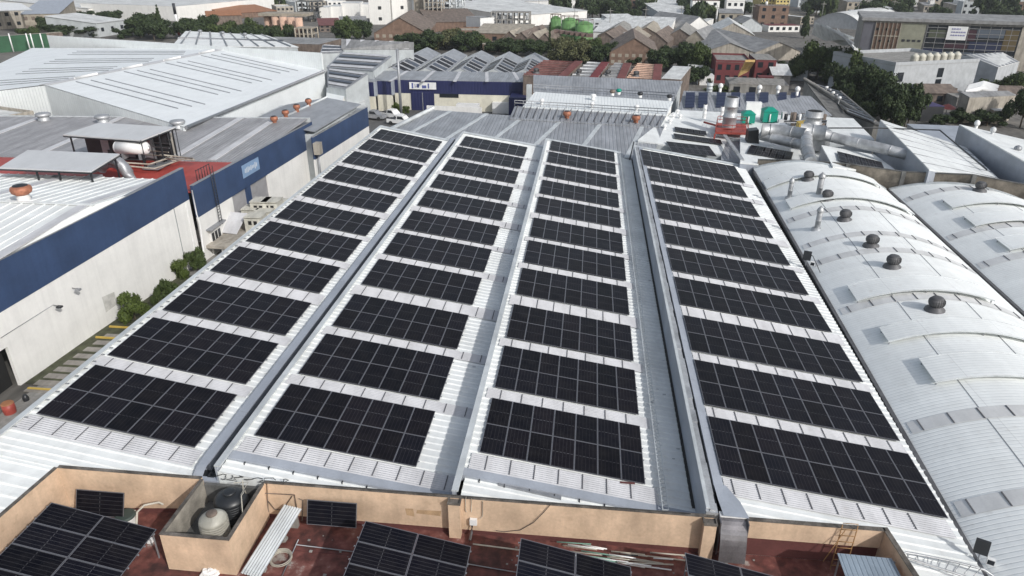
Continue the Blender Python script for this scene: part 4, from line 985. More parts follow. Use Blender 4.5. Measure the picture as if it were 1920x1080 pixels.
o = mk.build('sign_lettering', mat('faded_white_lettering', (.55, .60, .66), .6), L2); o['kind'] = 'stuff'
def poly_roof(parent, name, pts, th, m): b = MB(); b.slab(pts, th); return b.build(name, m, parent)
# red low roof and grey roof behind
g1 = lambda px, py, z: G(px, py, z)
poly_roof(L2, 'red_roof', [(-75, 64.2, 7.6), (sx(66)-.3, 66.2, 7.6), (sx(79)-.3, 76.8, 7.8), (-75, 75.6, 7.8)], .12, red_roof)
def rr(y): return 7.82+(y-76)*.05
poly_roof(L2, 'gray_roof', [(-95, 75.3, rr(75.3)), (sx(77)-.3, 76.9, rr(76.9)), (sx(97)-.3, 96.5, rr(96.5)), (-95, 92.5, rr(92.5))], .15, gray_roof_w)
b = MB(); b.hexa([(-95, 92.4, 8.3), (sx(96), 96.4, 8.3), (sx(96), 96.7, 8.3), (-95, 92.7, 8.3)], [(-95, 92.4, 8.75), (sx(96), 96.4, 8.9), (sx(96), 96.7, 8.9), (-95, 92.7, 8.75)]); b.build('ridge_cap', flash_lite, L2)
for x in (-77, -65.5, -55.5, -48.5, -43.5):
    ya = 75.4+(x+95)*.029+.2; yb_ = 92.5+(x+95)*.07-.3
    b = MB(); b.slab([(x-.45, ya, rr(ya)+.1), (x+.45, ya, rr(ya)+.1), (x+.45, yb_, rr(yb_)+.1), (x-.45, yb_, rr(yb_)+.1)], .08); b.build('translucent_strip', skylight_m, L2)
for i, (px, py) in enumerate(((82, 222), (193, 226), (334, 236))):
    p = G(px, py, 8.9); t = thing('ridge_vent', ['low galvanised ridge vent at the left of the grey roof', 'low galvanised ridge vent above the far canopy', 'low galvanised ridge vent right of the far canopy'][i], 'roof vent', p, 0, 'low ridge vents on the grey roof')
    b = MB(); b.lathe([(.75, -.3), (.7, .25)], n=16); b.build('collar', galv, t, True)
    b = MB(); b.lathe([(.7, .25), (.98, .4), (1.0, .62), (.85, .75), (.2, .8)], n=20); b.build('head', galv, t, True)
# canopies with plant under them
def canopy(cs, z, th, label, posts, zf):
    t = thing('roof_canopy', label, 'canopy', (cs[0][0], cs[0][1], zf))
    poly_roof(t, 'roof_sheet', [(p[0], p[1], q) for p, q in zip(cs, z)], .14, canopy_m)
    for i, (p, q) in enumerate(zip(cs, z)):
        r = cs[(i+1) % 4]; q2 = z[(i+1) % 4]; b = MB(); b.tube([(p[0], p[1], q-.22), (r[0], r[1], q2-.22)], .09, 4); b.build('frame_rail', dark_metal, t)
    for (x, y, zz) in posts: b = MB(); b.box(x-.07, y-.07, zf, x+.07, y+.07, zz); b.build('post', dark_metal, t)
    return t
A_, B_, C_, D_ = G(118, 252, 11.2), G(264, 263, 11.2), G(328, 238, 11.6), G(186, 230, 11.6)
canopy([A_, B_, C_, D_], [11.2, 11.2, 11.6, 11.6], .1, 'white roof canopy on black posts over pipes and a white tank on the grey roof', [(A_.x+.6, A_.y+.3, 11.1), (B_.x-.4, B_.y+.3, 11.1), (C_.x-.2, C_.y-.4, 11.5), (D_.x+.5, D_.y-.3, 11.5), ((A_.x+B_.x)/2, A_.y+.3, 11.1), ((B_.x+C_.x)/2, (B_.y+C_.y)/2, 11.3)], 7.9)
A2, B2, C2, D2 = G(-2, 314, 10.6), G(170, 321, 10.6), G(224, 288, 11.0), G(52, 281, 11.0)
canopy([A2, B2, C2, D2], [10.6, 10.6, 11.0, 11.0], .1, 'near white roof canopy on black posts over grey ducts beside the red roof', [(A2.x+6, A2.y+.3, 10.5), (B2.x-.3, B2.y+.3, 10.5), (C2.x-.2, C2.y-.6, 10.9), (B2.x-6, B2.y+.3, 10.5)], 7.7)
q = G(249, 286, 9.6); t = thing('pressure_tank', 'white horizontal pressure tank standing at the edge of the far canopy', 'tank', q)
b = MB(); b.cyl((q.x-1.6, q.y, q.z+.55), (q.x+1.6, q.y, q.z+.55), .72, n=20)
for s_ in (-1, 1):
    for i in range(4):
        a0, a1 = i/4*math.pi/2, (i+1)/4*math.pi/2
        b.cyl((q.x+s_*(1.6+.45*math.sin(a0)), q.y, q.z+.55), (q.x+s_*(1.6+.45*math.sin(a1)), q.y, q.z+.55), .72*math.cos(a0), max(.72*math.cos(a1), .02), n=20, caps=(i == 3))
b.build('shell', white_paint, t)
for dx in (-1, 1): b = MB(); b.box(q.x+dx-.1, q.y-.5, q.z-.7, q.x+dx+.1, q.y+.5, q.z+.05); b.build('saddle', gray_metal, t)
b = MB(); b.box(A_.x+.6, C_.y-.9, 7.9, C_.x-.3, C_.y-.8, 11.2); tag(b.build('shade_screen', dark_metal), 'plain dark screen added for the shade at the back of the far roof canopy', 'screen')  # dark sheet added to deepen the shade under the canopy
un = thing('pipe_machinery', 'dark steel frame with pipes and fans under the far canopy', 'machinery', (A_.x+3, A_.y+2, 7.9))
for i in range(16):
    x = A_.x+.8+i*(B_.x-A_.x-1.5)/15; y = A_.y+random.uniform(2.6, 5.0)
    b = MB(); s_ = random.uniform(.35, .8); b.box(x-s_, y-s_*.7, 7.95, x+s_, y+s_*.7, 7.95+random.uniform(.9, 2.9)); b.build('machine_box', random.choice([dark_metal, gray_metal, dark_metal, beige_m]), un)
for i in range(6):
    z = 8.3+i*.4; b = MB(); b.tube([(A_.x+.5, A_.y+2.5+i*.4, z), (B_.x+1, B_.y+2.5+i*.3, z)], .07, 5); b.build('pipe', random.choice([gray_metal, hose_m, dark_metal]), un)
b = MB(); b.box(B_.x-.5, B_.y-.1, 7.9, C_.x+.1, C_.y-.5, 8.1); b.build('platform', gray_metal, un)
for k_ in range(5):
    u = k_/4; x = B_.x+(C_.x-B_.x)*u; y = B_.y+(C_.y-B_.y)*u; b = MB(); b.cyl((x, y, 8.0), (x, y, 11.2), .05, n=5); b.build('upright', dark_metal, un)
q = G(232, 332, 8.0); t = thing('curved_duct', 'large grey curved air duct bending down beside the near canopy', 'duct', q)
for j, rr_ in enumerate((2.2, 1.55)):
    b = MB(); b.tube([(q.x-1.5+rr_*math.cos(a), q.y+.6*j, 7.8+rr_*math.sin(a)) for a in np.linspace(0, math.pi*.85, 9)], .62-.1*j, 12); b.build('duct_bend', [gray_metal, flash_gray][j], t)
q = G(183, 338, 8.0)
un = thing('plant_units', 'grey boxed ventilation units under the near canopy', 'machinery', (q.x, q.y, 7.7))
for i in range(7): x = A2.x+3+i*(B2.x-A2.x-3)/6.5; b = MB(); s_ = random.uniform(.5, 1.); b.box(x-s_, A2.y+.8, 7.75, x+s_, A2.y+2.6, 8.6+random.random()); b.build('unit', random.choice([gray_metal, flash_gray, dark_metal, rust_red, canopy_m]), un)
pipe_thing('pipe_rack', 'pale pipe rack crossing the red roof beside the white tank', 'pipe rack', [[G(205, 303, 8.6), G(280, 308, 8.6), G(330, 292, 8.6)], [G(215, 309, 8.5), G(290, 316, 8.5), G(350, 296, 8.5)], [G(300, 290, 8.8), G(362, 297, 8.6)], [G(330, 302, 8.6), G(310, 296, 9.2), G(365, 300, 8.4)]], .09, beige_m)
# antenna rail on the red roof
b = MB(); q = G(385, 335, 7.8)
for i in range(6): b.cyl((sx(69+i)-1.2, 69+i*.5, 7.7), (sx(69+i)-1.2, 69+i*.5, 9.1), .04, n=4)
b.tube([(sx(69)-1.2, 69, 9.0), (sx(71)-1.2, 71.8, 9.0)], .04, 4); o = b.build('guard_rail', dark_metal); o['kind'] = 'stuff'; tag(o, 'dark ladder top and guard rail above the blue band of the second building', 'guard rail')
t = thing('wall_ladder', 'black caged ladder climbing the blue band of the second building', 'ladder', (sx(70)+.2, 70, 0))
for dy in (0, .55): b = MB(); b.cyl((sx(69.4)+.25, 69.3+dy, 2.8), (sx(69.4)+.25, 69.3+dy, 9.4), .04, n=5); b.build('rail', dark_metal, t)
b = MB()
for i in range(20): b.cyl((sx(69.4)+.25, 69.3, 3+i*.32), (sx(69.4)+.25, 69.85, 3+i*.32), .025, n=4)
o = b.build('rung', dark_metal, t); o['kind'] = 'stuff'
for (px, py, lb) in ((362, 385, 'white drainpipe hanging at the near end of the second blue band'),):
    p = onw(px, py, -39.9, 66, .035); pipe_thing('drainpipe', lb, 'drainpipe', [[(p.x+.2, p.y, 8), (p.x+.2, p.y, 5.4), (p.x+.35, p.y, 4.6), (p.x+.1, p.y, .5)]], .07, white_paint)
# things in front of the second building
kb = thing('kiosk', 'small white guard booth with a flat grey roof by the second building', 'booth', (-37.6, 68, 0))
q = G(388, 420, 3.2)
b = MB(); b.box(q.x-1.0, q.y-1.2, 0, q.x+.9, q.y+1.1, 3.1); b.build('wall', white_wall, kb)
b = MB(); b.slab([(q.x-1.5, q.y-1.7, 3.35), (q.x+1.4, q.y-1.7, 3.15), (q.x+1.4, q.y+1.6, 3.2), (q.x-1.5, q.y+1.6, 3.4)], .12); b.build('roof', gray_metal, kb)
for i in range(3): b = MB(); b.box(q.x+.9, q.y-1.0+i*.68, .9+.0, q.x+.93, q.y-.5+i*.68, 2.5); b.build('window', glass_dk, kb)
pf = thing('loading_platform', 'pale concrete loading platform with steps below the guard booth', 'platform', (-35, 68, 0))
a, c = G(378, 458, 1.6), G(440, 462, 1.6)
b = MB(); b.slab([(a.x-.5, a.y-.3, 1.6), (c.x+1.5, c.y-.3, 1.6), (c.x+1.5, c.y+9, 1.6), (a.x-.5, c.y+9, 1.6)], .3); b.build('deck', beige_m, pf)
for i in range(3): b = MB(); x = a.x+i*2.2; b.box(x, a.y-.1, 0, x+.25, a.y+.15, 1.3); b.build('leg', white_wall, pf)
b = MB(); q = G(430, 410, 3.0); b.slab([(q.x-1.4, q.y-1.2, 1.9), (q.x+1.2, q.y-1.2, 1.7), (q.x+1.6, q.y+1.2, 3.3), (q.x-1.1, q.y+1.2, 3.4)], .08); tag(b.build('tilted_sheet', skylight_m), 'grey tilted metal sheet leaning beside the guard booth', 'metal sheet')
bn = ['white crate nearest to the guard booth', 'white crate behind the nearest crate', 'white crate in the middle of the stack by the shutters', 'white crate on the right of the stack by the shutters', 'farthest white crate beside the shutters', 'low white crate at the roof edge']
fr_m = mat('crate_white', (.66, .64, .56), .8, 0, .12, 1, dirt=.3)
def crate(p, s, label):
    t = thing('white_crate', label, 'crate', p, .05, 'white crates by the roller shutters')
    b = MB(); b.box(-s, -s, 0, s, s, 1.25); b.build('body', fr_m, t, True)
    b = MB(); b.box(-s-.04, -s-.04, 1.352, s+.04, s+.04, 1.45); b.build('lid', fr_m, t, True)
    for dx in (-.55, .1): b = MB(); b.box(dx*s, -s-.02, .55, dx*s+.4*s, -s+.01, 1.0); b.build('opening', black_open, t, True)
    return t
for i, (px, py, z) in enumerate(((482, 425, 1.9), (476, 410, 1.9), (500, 414, 1.9), (492, 396, 2.6), (513, 396, 2.6), (530, 398, 1.9))):
    q = G(px, py, z); c_ = crate(q, .95, bn[i]); pb = MB(); pb.box(-.95, -.95, -q.z, .95, .95, -.002); pb.build('pallet_base', fr_m, c_, True)
for i, (px, py, z) in enumerate(((482, 388, 1.45),)): pass
# third building
L3 = thing('banded_building', 'white building with a dark blue top band and grey roof, third from the camera', 'building', (-38, 105, 0))
tx = lambda y: -37.4+(y-92)*.06
def v3(ya, yb_, z0, z1, xo=0, th=.25, m=None, nm='wall'):
    m_ = MB(); m_.hexa([(tx(ya)+xo-th, ya, z0), (tx(ya)+xo, ya, z0), (tx(yb_)+xo, yb_, z0), (tx(yb_)+xo-th, yb_, z0)], [(tx(ya)+xo-th, ya, z1), (tx(ya)+xo, ya, z1), (tx(yb_)+xo, yb_, z1), (tx(yb_)+xo-th, yb_, z1)]); m_.build(nm, m, L3)
v3(93, 114.5, 3.9, 7.0, .03, .28, blue_band, 'blue_band'); v3(93, 114.5, 0, 3.897, 0, .25, white_wall); v3(93, 114.5, 7.003, 7.08, .08, .38, galv, 'coping')
poly_roof(L3, 'roof', [(-54, 94, 6.4), (tx(94)-.3, 95, 6.8), (tx(114)-.3, 114.3, 6.8), (-50, 114.3, 6.4)], .12, gray_roof)
for y in (99, 104, 109): b = MB(); b.slab([(-52, y, 6.58), (tx(y)-.35, y, 6.95), (tx(y)-.35, y+.5, 6.95), (-52, y+.5, 6.58)], .06); b.build('ridge_cap', flash_lite, L3)
ut = thing('utility_box', 'beige utility box on a white pillar between two banded buildings', 'utility box', (-37, 93, 0))
q = onw(590, 275, tx(93), 93, .06); b = MB(); b.box(q.x, q.y-.6, q.z-1, q.x+.9, q.y+.5, q.z+.6); b.build('box', beige_m, ut); b = MB(); b.cyl((q.x+.4, q.y, 0), (q.x+.4, q.y, q.z-1), .12, n=6); b.build('post', gray_metal, ut)
vn_l = ['first', 'second', 'third', 'fourth']
for i, (px, py) in enumerate(((515, 231), (536, 219), (557, 208), (579, 197))):
    p = G(px, py, 8.6); t = thing('red_turbine', '%s small rusty red turbine vent from the camera on the ridge beside the white warehouse' % vn_l[i], 'turbine vent', p, 0, 'rusty turbine vents on the ridge')
    b = MB(); b.lathe([(.3, -.2), (.3, .3), (.5, .45), (.52, .75), (.4, .95), (.1, 1.0)], n=14); b.build('body', rusty, t, True); b = MB(); b.lathe([(.42, .94), (.2, 1.03)], n=12); b.build('cap', dark_metal, t, True)
sl2 = thing('gable_shed', 'long grey ribbed gable shed with a pale ridge between the warehouse and the blue band', 'shed', (-48, 100, 0))
A_, B_ = G(458, 240, 7.2), G(600, 186, 7.2)
ra, rb = G(508, 232, 8.5), G(612, 183, 8.5)
b = MB(); b.slab([(ra.x-7, ra.y, 7.2), (ra.x, ra.y, 8.5), (rb.x, rb.y, 8.5), (rb.x-7, rb.y, 7.2)], .1); b.build('roof', gray_roof_y, sl2)
b = MB(); b.slab([(ra.x, ra.y, 8.5), (tx(98)-.3, ra.y, 7.6), (tx(110)-.5, rb.y, 7.6), (rb.x, rb.y, 8.5)], .1); b.build('roof', gray_roof_y, sl2)
b = MB(); b.box(ra.x-6.9, ra.y+.2, 0, tx(98)-.5, rb.y-.2, 7.1); b.build('wall', ltgray_wall, sl2)
b = MB(); b.tube([ra+Vector((0, 0, .06)), rb+Vector((0, 0, .06))], .18, 5); b.build('ridge_cap', flash_lite, sl2)
# ---------------- white warehouse ----------------
wh = thing('white_warehouse', 'huge white metal warehouse with a low gable roof at the upper left', 'warehouse', (-80, 120, 0))
EZ, RZ = 9.0, 11.4
RF, RB = G(83, 159, RZ), G(425, 90, RZ); EF, EB = G(345, 238, EZ), G(606, 132, EZ); WF, WB = G(-140, 186, EZ), G(60, 90, EZ)
V = lambda p, z: (p[0], p[1], z)
for e0_, e1_ in ((EF, EB), (WF, WB)):
    b = MB(); n_g = 14
    for i in range(n_g):
        for j in range(n_g):
            q4 = [RF.lerp(RB, j_/n_g).lerp(e0_.lerp(e1_, j_/n_g), i_/n_g) for i_, j_ in ((i, j), (i+1, j), (i+1, j+1), (i, j+1))]
            b.quad(*(q4 if e0_ is EF else q4[::-1]))
    b.build('roof', white_roof_y, wh)
def wl(a, c, z0, z1, z1b=None, m=white_roof_x, nm='wall', th=.2): b = MB(); b.wall(a, c, z0, z1, th, z1b); b.build(nm, m, wh)
wl(EF, EB, 0, EZ-.15, m=white_roof_y); wl(RF, EF, 0, RZ-.12, EZ-.12); wl(WF, RF, 0, EZ-.1, RZ-.12)
kz = HT(99, EB.x, EB.y+.4); P1 = Vector((EB.x, EB.y+.4)); P0 = Vector((G(95, 88, EZ).x, G(95, 88, EZ).y)); k0 = HT(66, P0.x, P0.y); Pm = P1.lerp(P0, .62)
b = MB(); b.wall(P1, P0, 0, kz, .2, k0); b.build('rear_parapet', white_roof_x, wh)
b = MB(); b.tube([EF+Vector((.25, 0, -.1)), EB+Vector((.25, 0, -.1))], .25, 6); b.build('gutter', gray_metal, wh)
b = MB(); d_ = Vector((.8, 0, 0)); u_ = Vector((0, 0, .06)); b.hexa([RF-d_, RF+d_, RB+d_, RB-d_], [RF-d_+u_, RF+d_+u_, RB+d_+u_, RB-d_+u_]); b.build('ridge_cap', skylight_m, wh)
def whp(u, v, side=0):
    a = RF.lerp(RB, v); c = EF.lerp(EB, v) if side == 0 else WF.lerp(WB, v); return a.lerp(c, u)
for side in (0, 1):
    for g_ in range(4):
        for q in range(3):
            v = .10+g_*.225+q*.05
            a, c = whp(.06+.03*q, v, side), whp(.80+.03*q if side == 0 else .7, v+.02, side); d_ = Vector((0, .22, 0))
            b = MB(); b.hexa([a, c, c+d_, a+d_], [a+Vector((0, 0, .09)), c+Vector((0, 0, .09)), c+d_+Vector((0, 0, .09)), a+d_+Vector((0, 0, .09))]); b.build('seam_strip', gray_metal, wh)
        if side == 0: a, c = whp(.015, .12+g_*.225), whp(.015, .22+g_*.225); b = MB(); b.tube([a+Vector((0, 0, .2)), c+Vector((0, 0, .2))], .2, 5); b.build('ridge_vent', white_paint, wh)
# low white building bottom left of the warehouse
lw = bld('low_building', 'low white flat roofed annexe with a pale parapet in front of the warehouse', 'building', G(0, 226, 7.8).to_2d(), G(63, 214, 7.8).to_2d(), 11, 7.8, beige_m, far_white, 'flat', parapet=.5)
# shrubs and curbs of the alley come with the plants
st = MB()
for i in range(9):
    a = G(215-i*18, 630+i*12.5, .1); b = MB(); b.box(a.x-.9, a.y-.35, .06, a.x+1.1, a.y+.30, .12); o = b.build('stepping_stone', stone_m); tag(o, '%s grey paving stone from the far end in the lawn strip by the white wall' % ordn[i].replace('nearest', 'first'), 'paving stone', 'stepping stones in the lawn strip')
b = MB(); b.slab([(-41.9, 41.6, .075), (-38.6, 41.6, .075), (-37.3, 62, .075), (-40.9, 62, .075)], .02); tag(b.build('lawn', grass_m), kind='structure')
for i, (px, py) in enumerate(((225, 612), (200, 632), (75, 728))):
    p = G(px, py, .2); b = MB(); b.box(p.x-1.0, p.y-.08, .07, p.x+1.6, p.y+.08, .2); tag(b.build('yellow_curb', yellow_paint), ['yellow curb piece below the round shrub', 'yellow curb piece in front of the stepping stones', 'yellow curb edge beside the dark doorway'][i], 'curb')
p = G(20, 775, 0); t = thing('red_bin', 'orange red barrel at the left edge beside the dark doorway', 'barrel', p); b = MB(); b.lathe([(.38, 0), (.42, .4), (.40, .85)], p, 16); b.build('body', red_paint, t); b = MB(); b.lathe([(.42, .852), (.36, .92)], p, 16); b.build('lid', orange_m, t)
p = G(50, 752, 0); b = MB(); b.lathe([(.2, 0), (.22, .3), (.1, .6)], p, 10); tag(b.build('black_pot', tank_black), 'small black pot on the concrete by the doorway', 'pot')
# ---------------- middle distance ----------------
def slab_thing(name, label, cat, px, z, roofm, wallm=None, base=0., th=.15, wz=None):
    """flat or sloping roof given by photo corners [(px,py,z)...] ccw seen from above, with walls down to the ground"""
    P = [G(*p) for p in px]; c = sum(P, Vector())/len(P)
    t = thing(name, label, cat, (c.x, c.y, base))
    b = MB(); b.slab(P, th); b.build('roof', roofm, t)
    if wallm:
        b = MB(); Q = [c+(p-c)*.985 for p in P]; b.hexa([(q.x, q.y, base) for q in Q], [(q.x, q.y, p.z-th-.01) for p, q in zip(P, Q)]); b.build('wall', wallm, t)
    return t, P
def strips(t, P, n, w, m, lift=.06, name='translucent_strip', u0=.0, u1=1., v0=0., v1=1.):
    # P = [near left, near right, far right, far left]
    for i in range(n):
        u = u0+(u1-u0)*(i+.5)/n; a = P[0].lerp(P[1], u); c = P[3].lerp(P[2], u); a, c = a.lerp(c, v0), a.lerp(c, v1); d = (P[1]-P[0]).normalized()*w/2; L_ = Vector((0, 0, lift))
        b = MB(); b.hexa([a-d, a+d, c+d, c-d], [a-d+L_, a+d+L_, c+d+L_, c-d+L_]); b.build(name, m, t)
# grey ribbed roof right behind the sawtooth hall
t, P = slab_thing('ribbed_shed', 'grey ribbed shed roof directly behind the far end of the solar roof bays', 'shed', [(700, 262, 6.9), (1222, 300, 6.9), (1245, 237, 7.6), (812, 206, 7.6)], 0, gray_roof, ltgray_wall)
strips(t, P, 6, .6, flash_lite)
b = MB(); a, c = P[0].lerp(P[3], .1), P[3]; b.tube([a+Vector((0, 0, .25)), c+Vector((0, 0, .25))], .3, 6); b.build('edge_flashing', flash_lite, t)
t, P = slab_thing('ribbed_shed', 'grey strip roof with dark purlins and a rail behind the first grey shed roof', 'shed', [(955, 222, 7.7), (1237, 238, 7.7), (1250, 216, 8.2), (965, 199, 8.2)], 0, gray_roof, ltgray_wall)
for i in range(22):
    u = (i+.5)/22; a = P[0].lerp(P[1], u); c = P[3].lerp(P[2], u); a = a.lerp(c, .08); b = MB(); b.tube([a+Vector((0, 0, .1)), c+Vector((0, 0, .1))], .07, 4); b.build('purlin', purlin_m, t)
b = MB(); b.tube([P[3]+Vector((0, 0, .9)), P[2]+Vector((0, 0, .9))], .06, 4); b.tube([P[3]+Vector((0, 0, .5)), P[2]+Vector((0, 0, .5))], .06, 4)
for i in range(18): p = P[3].lerp(P[2], i/17); b.cyl(p, p+Vector((0, 0, .9)), .05, n=4)
b.build('guard_rail', gray_metal, t)['kind'] = 'stuff'
t, P = slab_thing('white_roof_building', 'low building with a clean white ribbed roof in the middle distance', 'building', [(980, 200, 8.3), (1250, 216, 8.3), (1262, 190, 8.8), (1003, 172, 8.8)], 0, white_roof_x, white_wall)
RV = 'white roof vents in the middle distance'
for i, (px, py) in enumerate(((1016, 198), (1110, 205), (1193, 210))): small_vent(G(px, py, 8.2), ['left white round vent on the edge of the white roof', 'middle white round vent on the edge of the white roof', 'right white round vent on the edge of the white roof'][i], RV, white_paint, .55, 1.5)
for i, (px, py) in enumerate(((1063, 222), (1192, 230))):
    p = G(px, py, 7.8); t2 = thing('red_turbine', ['single red turbine vent on the strip roof', 'red turbine vent in front of the right white vent'][i], 'turbine vent', p, 0, 'red turbine vents in the middle')
    b = MB(); b.lathe([(.35, -.2), (.35, .3), (.6, .5), (.62, .85), (.45, 1.05), (.1, 1.1)], n=14); b.build('body', rusty, t2, True); b = MB(); b.lathe([(.46, 1.04), (.2, 1.15)], n=12); b.build('cap', dark_metal, t2, True)
for i, (px, py) in enumerate(((1112, 186), (1148, 178), (1160, 176), (1200, 182), (1255, 187))):
    p = G(px, py, 8.8); t2 = thing('roof_machine', ['white and black roof fan on the white roof', 'rusty roof fan at the far edge of the white roof', 'green covered roof unit at the far edge of the white roof', 'small dark vent by the railing of the long grey roof', 'dark vent at the right end of the white roof'][i], 'roof fan', p)
    b = MB(); b.lathe([(.3, -.1), (.32, .3)], p, 12); b.build('base', white_paint, t2); b = MB(); b.lathe([(.32, .3), (.5, .5), (.38, .8), (.1, .85)], p, 14); b.build('cowl', [white_paint, brown_m, teal_m, dark_metal, dark_metal][i], t2)
# long grey roof over the navy building and to the right
nv = thing('navy_building', 'long building with navy blue cladding over white walls and a white sign', 'building', (-30, 150, 0))
yN = 147.0
Pn = [G(*q) for q in ((655, 206, 0), (745, 214, 0), (790, 216, 0), (985, 216, 0))]
xL, xA, xB, xR = AY(655, 200, yN-3).x, AY(706, 200, yN-3).x, AY(738, 200, yN-1.5).x, AY(985, 200, yN).x
def front(x0, x1, y, zt, zm, n):
    b = MB(); b.box(x0, y, zm, x1, y+.4, zt); b.build('cladding', navy, nv); b = MB(); b.box(x0, y+.03, 0, x1, y+.4, zm-.003); b.build('wall', cream_wall, nv)
zt0, zm0 = HT(150, -40, yN), HT(176, -40, yN)
front(xL, xA, yN-3.4, zt0, zm0, 0); front(xA+.01, xB, yN-1.8, zt0, zm0+.1, 0); front(xB+.01, xR, yN, zt0, zm0+.2, 0)
for (x, y) in ((xA, yN-3.4), (xB, yN-1.8)): b = MB(); b.box(x-.15, y-.02, zm0, x+.15, y+1.7, zt0+.01); b.build('cladding_corner', flash_gray, nv)
xg0, xg1 = AY(772, 200, yN).x, AY(815, 200, yN).x
b = MB(); b.box(xg0, yN-.12, 0, xg1, yN-.02, zm0+.4); b.build('navy_gate', navy, nv)
b = MB(); b.box((xg0+xg1)/2-.08, yN-.2, 0, (xg0+xg1)/2+.08, yN-.125, zm0+.4); b.build('gate_post', gray_metal, nv)
xs0, xs1 = AY(768, 160, yN).x, AY(818, 160, yN).x; sz0, sz1 = HT(166.5, xs0, yN), HT(153.5, xs0, yN)
b = MB(); b.box(xs0, yN-.3, sz0, xs1, yN-.15, sz1); b.build('sign_board', white_paint, nv)
mk = MB(); x = xs0+.5
for w_, h_, dz in ((.35, 1.1, 0), (.12, .8, 0), (.5, .75, 0), (0, 0, 0), (.9, .6, -.2), (.3, 1.0, 0)):
    if w_: mk.box(x, yN-.33, (sz0+sz1)/2-h_/2+dz, x+w_, yN-.305, (sz0+sz1)/2+h_/2+dz)
    x += w_+.3
mk.build('sign_lettering', mat('blue_lettering', (.10, .12, .32), .6), nv)['kind'] = 'stuff'
b = MB(); x = AY(842, 180, yN).x; b.box(x-2., yN-.04, HT(183, x, yN), x+2., yN+.02, HT(176, x, yN)); b.build('window', glass_dk, nv)
b = MB(); xr2 = AY(960, 160, yN).x; b.box(xr2, yN-6, 0, xr2+6, yN-.01, zt0-2); b.build('navy_annexe', navy, nv)
z9 = zt0+.1
b = MB(); A_, B_ = Vector((xL-1, yN-3.2, z9)), Vector((xR+2, yN+.3, z9)); C_, D_ = G(988, 136, z9+.3), G(690, 132, z9+.3); GY = C_.y
b.slab([A_, Vector((xA, yN-3.2, z9)), Vector((xA+.2, yN-1.6, z9)), Vector((xB, yN-1.6, z9)), Vector((xB+.2, yN+.3, z9)), B_, C_, D_], .15); b.build('roof', gray_roof, nv)
strips(nv, [A_, B_, C_, D_], 6, .7, skylight_m)
t, P = slab_thing('long_gray_shed', 'long grey ribbed shed roof behind the white roof, right of the navy building', 'shed', [(1000, 172, 7.6), (1262, 190, 7.6), (1280, 152, 9.2), (1000, 140, 9.2)], 0, gray_roof, ltgray_wall)
b = MB(); a, c = P[0].lerp(P[3], .12)+Vector((0, 0, .9)), P[1].lerp(P[2], .12)+Vector((0, 0, .9)); b.tube([a, c], .06, 4); b.tube([a-Vector((0, 0, .45)), c-Vector((0, 0, .45))], .06, 4)
for i in range(12): p = a.lerp(c, i/11); b.cyl(p-Vector((0, 0, .9)), p, .05, n=4)
b.build('guard_rail', gray_metal, t)['kind'] = 'stuff'
b = MB(); b.box(P[0].x-1.2, P[0].y-.5, 0, P[0].x-.3, P[0].y+.5, 8.8); b.build('pillar', ltgray_wall, t)
# rusty roofs
cl = [(1012, 1092), (1096, 1142), (1146, 1184), (1188, 1242)]
lbs = ['leftmost rusty corrugated roof section beside the solar gables', 'grey brown rusty roof section with a red end strip', 'pale weathered roof section in the middle of the rusty roofs', 'dark red striped rusty roof section at the right end']
for i, (x0, x1) in enumerate(cl):
    t, P = slab_thing('rusty_shed', lbs[i], 'shed', [(x0-32+i*6, 141+i*2, 8.0), (x1-30+i*9, 144+i*2, 8.0), (x1, 116+i*2, 9.6), (x0+8, 113+i*2, 9.6)], 0, [rust_roof, far_gray, far_gray, rust_roof][i], brown_m)
    n = 9 if i in (0, 3) else 5
    for k in range(n):
        v = (k+.5)/n; a, c = P[0].lerp(P[3], v), P[1].lerp(P[2], v); b = MB(); b.tube([a+Vector((0, 0, .05)), c+Vector((0, 0, .05))], .16, 4); b.build('roof_sheet_edge', [rust_red, canopy_m, far_gray, peach_silo][i], t)
    d = Vector((1.6, 0, 0)); L_ = Vector((0, 0, .2)); a, c = P[1], P[2]
    b = MB(); b.hexa([a-d, a, c, c-d], [a-d+L_, a+L_, c+L_, c-d+L_]); b.build('end_strip', [rust_red, red_wall, rust_red, rust_red][i], t)
    q = P[0].lerp(P[1], .3); turbine(q+Vector((0, 1.5, .4)), .9, ['first', 'second', 'third', 'fourth'][i]+' dark turbine vent along the front edge of the rusty roofs', turbine_m, 'turbine vents on the rusty roofs')
bld('flat_shed', 'pale flat roofed shed at the right end of the rusty roofs', 'shed', G(1240, 150, 5).to_2d(), G(1276, 152, 5).to_2d(), 20, 5.3, brown_m, far_white, 'flat')
